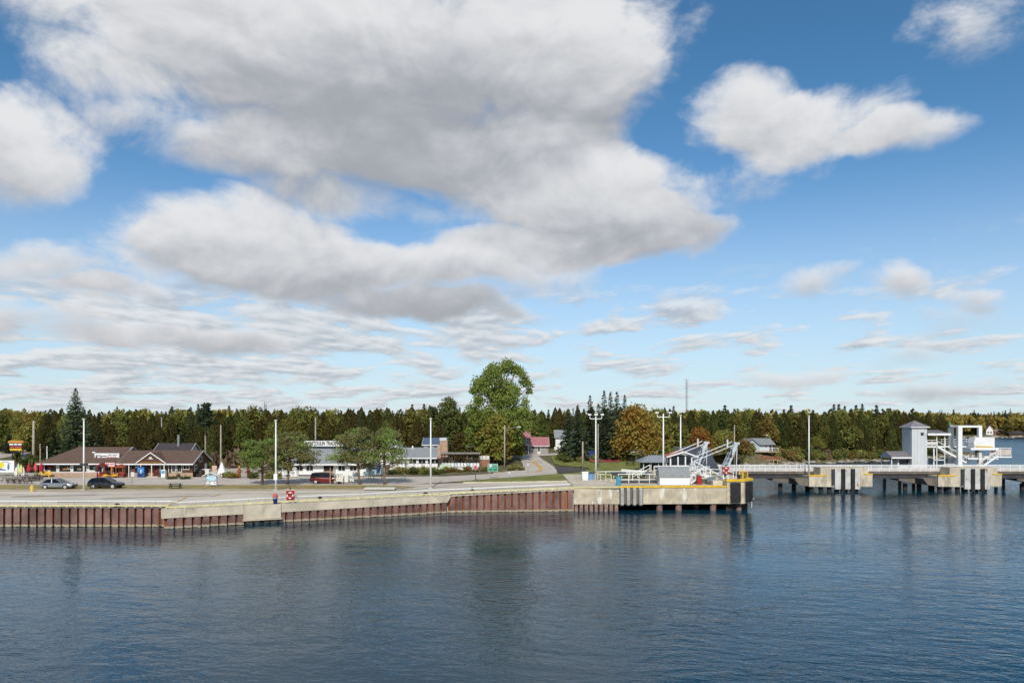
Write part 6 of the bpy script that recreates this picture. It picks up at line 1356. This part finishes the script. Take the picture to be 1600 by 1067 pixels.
# --- single trees one can pick out
def at(px, Y): x = X(px, Y); return (x, Y, float(zg(x, Y)))
b = at(118, 146); plant(spruce(Z(605, 146) - b[2], 4.6, 21, L_SPRB, 1.5, .04, .2, .8), 'spruce_tree', b, 'tall broad blue-green spruce rising behind the brown store')
b = at(85, 158); plant(SPR[0], 'spruce_tree', b, 'dark spruce low behind the left end of the store', s=(1.1, 1.1, .62))
b = at(140, 160); plant(SPR[1], 'spruce_tree', b, 'dark spruce right of the tall spruce behind the store', s=(1.2, 1.2, .62))
# pine with bare stem
h = Z(630, 150) - at(321, 150)[2]
def tuft_pine(h, seed):
    rs = np.random.default_rng(seed); pads = []; segs = [([(0, 0, -.2), (.1, 0, h * .5), (0, 0, h * .97)], [.2, .15, .04])]
    for i in range(16):
        f = i / 15; z = h * (.66 + .32 * f); a = i * 2.4; l = 2.1 * (1 - f * .75) * rs.uniform(.6, 1.1); x, y = math.cos(a) * l, math.sin(a) * l
        segs.append(([(0, 0, z - .3), (x, y, z)], [.06, .02])); pads.append((x, y, z, .75, .4)); pads.append((x * .5, y * .5, z, .6, .35))
    return lobed(h, pads, seed, L_SPRB, 1900, .42, BARK_G, segs, .2)
b = at(321, 150); plant(tuft_pine(h, 33), 'pine_tree', b, 'pine with a long bare pale stem and tufted dark top')
b = at(300, 176); plant(SPR[2], 'spruce_tree', b, 'spruce beside the bare stemmed pine', s=(1, 1, .8))
# the green pines on the verge
PN = [pine(7.4, 3.7, 41, L_PIN), pine(7.8, 4.2, 42, L_PIN, lean=.4), pine(8.2, 4.0, 43, L_PIN, lean=-.5), pine(8.0, 3.6, 44, L_PIN, 4800)]
for (px_, py_, pr, s, lb) in ((410, 757.5, 0, (1.08, 1, .93), 'low spreading green pine left of the second light pole'), (449, 757, 1, (1.12, 1.1, 1.0), 'spreading green pine with forked trunk right of the second light pole'),
                         (562, 757, 2, (1.05, 1, 1.05), 'spreading green pine with dark leaning trunk by the sign panels'), (600.5, 757, 3, (1.0, 1, 1.08), 'thin open crowned pine left of the restaurant')):
    plant(PN[pr], 'pine_tree', gp(px_, py_), lb, s=s, rz=.3 * pr)
# the great leafy tree: tall upper crown over a wider skirt
Yb = 158; b = at(785, Yb); H = Z(567, Yb) - b[2]
rs = np.random.default_rng(5); lobes = []
for (px_, py_, r_) in ((745, 605, 13), (757, 592, 13), (770, 580, 13), (788, 577, 14), (806, 580, 12), (817, 596, 11), (826, 604, 7), (740, 615, 9), (765, 610, 17), (790, 603, 17), (808, 612, 12), (775, 628, 17), (800, 628, 14), (752, 628, 13), (786, 648, 16), (765, 648, 15), (806, 646, 13), (818, 628, 8), (783, 615, 16), (830, 608, 5), (778, 592, 14), (785, 666, 19), (762, 668, 17), (808, 664, 15), (785, 684, 20), (760, 688, 18), (808, 684, 16), (745, 655, 12), (736, 642, 11), (822, 646, 11), (742, 672, 14), (824, 668, 11), (748, 600, 8), (762, 583, 8), (797, 572, 8), (815, 585, 8)):
    for k in range(3):
        r = r_ / FPX * Yb; lobes.append((X(px_ + rs.uniform(-5, 5), Yb) - b[0], rs.uniform(-2.6, 2.6), Z(py_ + rs.uniform(-5, 5), Yb) - b[2], r * rs.uniform(.5, .9), r * rs.uniform(.55, .95)))
big = lobed(H, lobes, 6, L_POP, 24000, .42, BARK_G, [([(0, 0, -.3), (0, 0, 6), (.2, 0, 13), (.5, 0, H * .93)], [.55, .45, .3, .05])] + [([(0, 0, l[2] * .6), (l[0] * .5, l[1] * .5, l[2] * .82), l[:3]], [.16, .1, .03]) for i, l in enumerate(lobes) if i % 2 == 0], .45)
plant(big, 'poplar_tree', b, 'great green leafy tree towering above the village', rz=0)
def skirt(px0, py0, rx, rtop, Y, m, seed, lb, n=4200, nm='leafy_tree', size=.55):
    b = at(px0, Y); rs = np.random.default_rng(seed); lobes = []; H = Z(rtop, Y) - b[2]; W_ = rx / FPX * Y
    for i in range(20):
        f = (i + .5) / 20; z = H * (.14 + .78 * f); a = i * 2.4; q = rs.uniform(.5, 1) * (1 - .55 * f ** 2.2); s = W_ * rs.uniform(.28, .42); lobes.append((math.cos(a) * W_ * .78 * q, math.sin(a) * W_ * .7 * q, z, s, s * .9))
    return plant(lobed(H, lobes, seed, m, n, size, BARK, limb_segs(H, lobes, .22)), nm, b, lb, rz=0)
L_MID = leaf_mat('leaves_mid_green', (92, 102, 48), (128, 128, 62), autumn=(140, 126, 62))
skirt(752, 730, 30, 640, 155, L_MID, 51, 'yellow-green leafy tree left of the great tree'); skirt(796, 728, 24, 636, 163, L_MID, 52, 'leafy green tree right below the great tree'); skirt(776, 731, 27, 648, 152, leaf_mat('leaves_olive', (88, 100, 48), (124, 126, 62), autumn=(134, 122, 60)), 53, 'olive leafy tree directly behind the street lamp pole', 4600)
skirt(718, 720, 14, 674, 156, L_CED, 54, 'rounded rusty brown tree behind the pergola', 2600); skirt(830, 700, 18, 648, 186, L_DEC, 55, 'leafy green tree behind the red roofed house', 2800)
skirt(700, 700, 24, 618, 178, leaf_mat('leaves_dark_green', (58, 66, 36), (88, 94, 52)), 56, 'tall loose dark green tree left of the great tree', 3400, size=.5); skirt(675, 700, 16, 632, 182, L_SPR, 57, 'dark rounded tree behind the blue roofed house', 2400)
# lawn trees
ML = dec(Z(632, 152) - at(993, 152)[2], 5.0, 61, L_MAP, 6200, .52, 26, BARK_G, .24); plant(ML, 'maple_tree', at(994, 152), 'ochre and orange autumn maple with pale trunk on the lawn', rz=.5)
skirt(1030, 715, 24, 640, 160, L_DECY, 62, 'yellow-green leafy tree right of the ochre maple', 4600); skirt(1060, 712, 20, 664, 166, L_DEC, 63, 'low green tree behind the red roofed booth', 3000); skirt(1095, 712, 22, 672, 172, leaf_mat('leaves_russet', (118, 92, 48), (140, 102, 54), autumn=(146, 98, 54)), 64, 'russet autumn tree between the two lift frames', 3600)
skirt(1165, 722, 17, 692, 182, L_SHR, 65, 'round dark green shrub tree left of the cottage', 2200); skirt(1130, 715, 20, 676, 186, L_DECY, 66, 'yellowish tree behind the lift frame near the water', 2600)
for (px_, Y, top, r, lb, k) in ((903, 156, 632, 3.2, 'wide spruce at the left of the lawn group', 71), (922, 160, 617, 2.6, 'spruce with a thin spire, second of the lawn group', 72), (944, 158, 609, 3.0, 'tallest spruce of the lawn group', 73), (954, 162, 612, 2.7, 'dense dark spruce behind the tallest lawn spruce', 74),
                             (964, 156, 611, 2.6, 'narrow spruce with a pointed spire near the maple', 75), (976, 164, 616, 2.8, 'spruce half behind the ochre maple', 76), (888, 170, 645, 3.0, 'shorter spruce beside the driveway', 77), (935, 168, 630, 3.0, 'dark spruce in the middle of the lawn group', 78)):
    b = at(px_, Y); plant(spruce(Z(top, Y) - b[2], r, k, L_SPRB if k % 2 else L_SPR, 1.25, .05, .3, .72), 'spruce_tree', b, lb)

# --- the woods: rows of individual trees, front rows first
ZONES = [  # photo columns, front row (column, distance) list, row tops, mix, words
    (-90, 250, [(-90, 205), (40, 182), (70, 168), (250, 172)], 652, 640, 'dark', 'in the woods behind the brown roofed store'),
    (250, 470, [(250, 176), (330, 168), (470, 172)], 650, 636, 'dark', 'in the dark woods behind the tipi and pines'),
    (470, 740, [(470, 170), (600, 172), (740, 178)], 648, 636, 'dark', 'in the woods behind the trading post'),
    (740, 1060, [(740, 190), (860, 196), (1000, 190), (1060, 196)], 648, 634, 'dark', 'in the woods behind the red roofed house'),
    (1060, 1240, [(1060, 196), (1130, 202), (1190, 216), (1240, 218)], 650, 640, 'mixed', 'in the woods behind the lakeside cottage'),
    (1240, 1480, [(1240, 215), (1330, 222), (1400, 230), (1480, 251)], 650, 642, 'mixed', 'on the wooded shore behind the footbridge')]
KINDW = {'c': ('cedar_tree', 'brownish green cedar'), 's': ('spruce_tree', 'dark spruce'), 'd': ('leafy_tree', 'green leafy tree'), 'y': ('leafy_tree', 'yellowing leafy tree')}
count = 0
MARKS = [(-200, 'left of the grey pole'), (58, 'left of the tall store spruce'), (135, 'above the motel sign'), (205, 'behind the steel chimney'), (290, 'around the bare stemmed pine'), (345, 'above the tipi'), (400, 'above the first pines'), (470, 'above the trading post sign'), (550, 'above the white house'), (620, 'above the restaurant'),
         (690, 'left of the great tree'), (840, 'above the driveway'), (900, 'behind the lawn spruces'), (975, 'behind the ochre maple'), (1045, 'below the radio mast'), (1100, 'behind the lift frames'), (1155, 'above the lakeside cottage'), (1225, 'left of the lone light pole'), (1270, 'right of the lone light pole'), (1340, 'above the white footbridge rail'), (1410, 'behind the boarding tower')]
def mark(p): return [w for q, w in MARKS if p >= q][-1]
for (p0, p1, line, tlo, thi, mixk, words) in ZONES:
    for row in range(4):
        Ymid = np.interp((p0 + p1) / 2, [a for a, _ in line], [q for _, q in line]) + row * 7
        step = (3.3 if row < 2 else 3.9) / Ymid * FPX; px_ = p0 + random.uniform(0, step)
        while px_ < p1:
            Y = float(np.interp(px_, [a for a, _ in line], [q for _, q in line])) + row * 6.5 + random.uniform(-2, 2); x = X(px_, Y)
            r = random.random(); 
            if mixk == 'dark': k = 'c' if r < .68 else 's' if r < .83 else 'd' if r < .98 else 'y'
            else: k = 'c' if r < .68 else 's' if r < .76 else 'd' if r < .95 else 'y'
            if p0 < 0 and px_ < 60 and row < 3: k = 'y' if r < .5 else 'd' if r < .8 else 's'
            top = random.uniform(thi, tlo) if row else random.uniform(tlo + 1, tlo + 16)
            if k == 's' and row > 0: top -= random.choice((0, 1, 3, 6))
            if row == 0 and p0 >= 1060: top = random.uniform(650, 685)
            pr = random.choice({'c': CED, 's': SPR, 'd': DEC, 'y': DECY}[k]); hh = {'c': 10, 's': 14, 'd': 10.5, 'y': 10}[k]
            z = float(land_z(np.array([x]), np.array([Y]))[0]); h = max(4.0, Z(top, Y) - z); sv = h / hh; sw = min(1.35, max(.8, sv * random.uniform(.85, 1.15)))
            if z > .6:
                nm, kw = KINDW[k]; plant(pr, nm, (x, Y, z), kw + (' in the front rank ', ' in the second rank ', ' deep in the woods ', ' on the skyline ')[row] + mark(px_), group='woods ' + mark(px_), s=(sw, sw, sv)); count += 1
            px_ += step * random.uniform(.7, 1.25)
print('WOOD TREES', count)
# --- far woods as one mass
L_FAR = leaf_mat('far_leaves', (116, 114, 56), (150, 140, 72), autumn=(156, 132, 70))
def far_wood(name, spots, label):
    rs = np.random.default_rng(9); parts = {m: [] for m in ('c', 's', 'd')}
    low = {'c': cedar(10, 2.6, 90, L_CED, 260, 1.25)[0], 's': spruce(13, 2.4, 91, L_SPR, .45, .05, .3, 1.35)[0], 'd': dec(10, 3.6, 92, L_FAR, 300, 1.3, 10)[0]}
    arr = {}
    for k, me in low.items():
        v = np.empty(len(me.vertices) * 3, np.float32); me.vertices.foreach_get('co', v); arr[k] = v.reshape(-1, 3)
    for (x, y, z, k, sw, sv) in spots:
        a = rs.uniform(0, 6.28); c, s = math.cos(a), math.sin(a); v = arr[k] * np.array([sw, sw, sv]); parts[k].append(np.stack([v[:, 0] * c - v[:, 1] * s + x, v[:, 0] * s + v[:, 1] * c + y, v[:, 2] + z], 1))
    V = np.concatenate([q for k in 'csd' for q in parts[k]]); F = np.arange(len(V)).reshape(-1, 4); me = fast_mesh(name, V, F, L_CED); me.materials.append(L_SPR); me.materials.append(L_FAR)
    n = [sum(len(q) for q in parts[k]) // 4 for k in 'csd']; me.polygons.foreach_set('material_index', np.repeat([0, 1, 2], n).astype(np.int32))
    tag(link(name, me), label, 'woods', None, 'stuff')
rs = np.random.default_rng(3); spots = []
for px_ in np.arange(-200, 1470, 9.5):                                  # behind the village
    for row in range(2):
        Y = (230 if px_ < 1060 else 285) + row * 35 + rs.uniform(-8, 8); x = X(px_ + rs.uniform(-4, 4), Y)
        if coast_dist(np.array([x]), np.array([Y]))[0] < 8: continue
        z = float(zg(x, Y)); k = rs.choice(['c', 'c', 's', 'd']); top = rs.uniform(638, 648) - (rs.choice([0, 0, 4, 8]) if k == 's' else 0); h = Z(top, Y) - z; spots.append((x, Y, z, k, h / 10 * .9, h / (13 if k == 's' else 10)))
far_wood('distant_woods', spots, 'dense mixed woods filling the skyline behind the village')
spots = []
for px_ in np.arange(1380, 1720, 3.6):                                  # far shore on the right
    for row in range(5):
        Y = 508 + max(0, (1480 - px_)) * .1 + row * 22 + rs.uniform(-6, 6); x = X(px_ + rs.uniform(-2, 2), Y)
        if row == 0 and (1534 < px_ < 1572): Y += 26
        if coast_dist(np.array([x]), np.array([Y]))[0] < 4: continue
        k = rs.choice(['c', 's', 'd', 'd', 'd']); top = rs.uniform(644, 655) if row > 1 else rs.uniform(650, 668); z = 1.8; h = max(5, Z(top, Y) - z) + (rs.uniform(0, 3) if k == 's' else 0); spots.append((x, Y, z, k, rs.uniform(1.0, 1.5), h / (13 if k == 's' else 10)))
far_wood('far_shore_woods', spots, 'yellowing mixed woods along the far shore')

# ------------------------------------------------------------------ shrubs, hedge, rocks
def shrub_proto(seed, m, n=420, size=.32):
    rs = np.random.default_rng(seed); lb = [(rs.uniform(-.6, .6), rs.uniform(-.5, .5), rs.uniform(.35, .7), rs.uniform(.45, .7), rs.uniform(.35, .55)) for _ in range(6)]
    return lobed(1, lb, seed, m, n, size, BARK, [([(0, 0, -.1), (l[0], l[1], l[2])], [.04, .015]) for l in lb], .3)
SHR = [shrub_proto(k, L_SHR) for k in (81, 82, 83)]; SHRG = [shrub_proto(k, L_CEDG) for k in (84, 85)]; SHRB = [shrub_proto(86, leaf_mat('brown_shrub', (92, 78, 64), (112, 94, 76)))]
def shrub(px_, py_, w_, h_, lb, kind=None, group=None, Y=None):
    b = gp(px_, py_) if Y is None else at(px_, Y); plant(random.choice(kind or SHR), 'shrub', b, lb, 'shrub', group, (w_ / 1.9, w_ / 1.9, h_ / 1.05), names=('foliage', 'stem'))
for i in range(5): shrub(42 + i * 6, 735, 3.0, 3.0 - .1 * i, 'clipped dark green hedge bush between umbrellas and store', SHRG, 'hedge bushes beside the umbrellas', Y=141 + (i % 2))
shrub(27, 712, 1.6, 2.4, 'small green bush between the billboard posts', SHRG, Y=162)
for px_, py_, w_, h_, lb, kd in ((338, 720, 3.2, 2.8, 'leafless reddish brown bush behind the tipi', SHRB), (365, 716, 4.0, 3.4, 'tall reddish brown bush left of the first pine', SHRB), (357, 746, 2.6, .9, 'low yellow-green bush right of the map sign', SHR), (366, 747, 2.2, .8, 'low green bush before the carved figure', SHR), (318, 735, 2.6, 1.9, 'green bush at the right end of the store', SHRG),
                         (397, 748, 2.0, 1.2, 'green bush right of the dark red figure', SHRG), (421, 748, 2.4, 1.2, 'rusty flower bush beside the second light pole', SHR), (435, 748, 1.8, 1.0, 'pale flowering bush between pine trunks', SHR), (270, 748.5, 1.8, .5, 'low green plant strip below the dark window', SHRG), (290, 748.5, 1.8, .5, 'low green plants at the barrel planter', SHRG), (58, 749, 1.0, .9, 'dark potted bush beside the yellow bench', SHRG)):
    shrub(px_, py_, w_, h_, lb, kd, Y=150 if py_ < 730 else None)
for i, px_ in enumerate(np.arange(612, 690, 8.5)): shrub(px_, 741.5 - (i % 2) * 1.5, random.uniform(1.8, 2.6), random.uniform(.8, 1.4), 'wild shrub on the bank below the restaurant terrace', SHR + SHRG[:1], 'shrubs on the restaurant bank')
for i, px_ in enumerate((698, 708, 719, 730, 748, 806, 812, 800, 745, 757)): shrub(px_, 738 - .03 * (px_ - 700), random.uniform(1.2, 2.2), random.uniform(.5, 1.0), 'small bush on the verge between pergola and road bend', SHR, 'bushes on the verge by the pergola')
for i in range(9): shrub(872 + i * 7, 718 + (i % 3) * 2, random.uniform(1.6, 2.8), random.uniform(.8, 1.6), 'low undergrowth bush beneath the lawn spruces', SHR + SHRG, 'undergrowth beneath the lawn spruces')
for i in range(110):
    px_ = 1120 + i * 3.3; Y = float(np.interp(px_, [1120, 1190, 1270, 1390, 1480], [190, 205, 213, 227, 246])) + random.uniform(-2, 3); x = X(px_, Y)
    z = float(land_z(np.array([x]), np.array([Y]))[0])
    if 1166 < px_ < 1212 or z < .4: continue
    plant(random.choice(SHR + SHRB[:1] + SHRG), 'shrub', (x, Y, z), 'shore bush above the rocks ' + mark(px_), 'shrub', 'bushes along the wooded shore', (random.uniform(1, 2), random.uniform(1, 2), random.uniform(1, 2.4)), names=('foliage', 'stem'))
def rock_mesh(seed):
    rs = np.random.default_rng(seed); import bmesh; bm = bmesh.new(); bmesh.ops.create_icosphere(bm, subdivisions=2, radius=1)
    k = rs.normal(size=(5, 3))
    for v in bm.verts:
        f = 1 + .16 * sum(math.sin(2.2 * v.co.dot(Vector(q)) + i) for i, q in enumerate(k)) / 2; v.co = v.co * f; v.co.z *= .55
    me = bpy.data.meshes.new('rock'); bm.to_mesh(me); bm.free(); me.materials.append(STONE); return me
RK = [rock_mesh(k) for k in range(4)]
def rock(x, y, z, s, lb, gr): o = tag(link('rock', random.choice(RK), None, (x, y, z)), lb, 'rock', gr); o.scale = (s * random.uniform(1, 1.8), s, s * random.uniform(.7, 1.1)); o.rotation_euler = (0, 0, random.uniform(-.5, .5))
for i in range(150):
    u = random.random(); px_ = 1100 + u * 380; Y = float(np.interp(px_, [1100, 1160, 1190, 1270, 1390, 1480], [175, 193, 200, 210, 223, 240])) + random.uniform(-2.5, 2.5)
    rock(X(px_, Y), Y, random.uniform(-.1, .5), random.uniform(.3, .85), 'pale shore rock at the water edge ' + mark(px_), 'rocks along the wooded shore')
for i in range(22):
    u = random.random(); rock(146 + u * 16, 241 + u * 4 + random.uniform(-2, 3), random.uniform(-.2, .35), random.uniform(.6, 1.3), 'dark rock on the low point right of the stairs', 'rocks on the low point')
for i in range(40):
    px_ = 1472 + random.random() * 150; Y = float(np.interp(px_, [1472, 1500, 1560, 1640], [482, 492, 497, 502])); rock(X(px_, Y), Y + random.uniform(-2, 2), random.uniform(0, .8), random.uniform(.8, 2.0), 'pale rock along the far shoreline', 'rocks along the far shore')

# ------------------------------------------------------------------ tell look-alikes apart by their order from the left
ORD = ['leftmost', 'second from left', 'third from left', 'fourth from left', 'fifth from left', 'sixth from left', 'seventh from left', 'eighth from left', 'ninth from left', 'tenth from left', 'eleventh from left', 'twelfth from left']
same = {}
for o in COL.objects:
    if o.parent is None and o.get('label'): same.setdefault(o['label'], []).append(o)
for lb, os_ in same.items():
    if 1 < len(os_) <= 12:
        for k, o in enumerate(sorted(os_, key=lambda q: q.location.x / max(q.location.y, 1))): o['label'] = lb + ', ' + ORD[k]
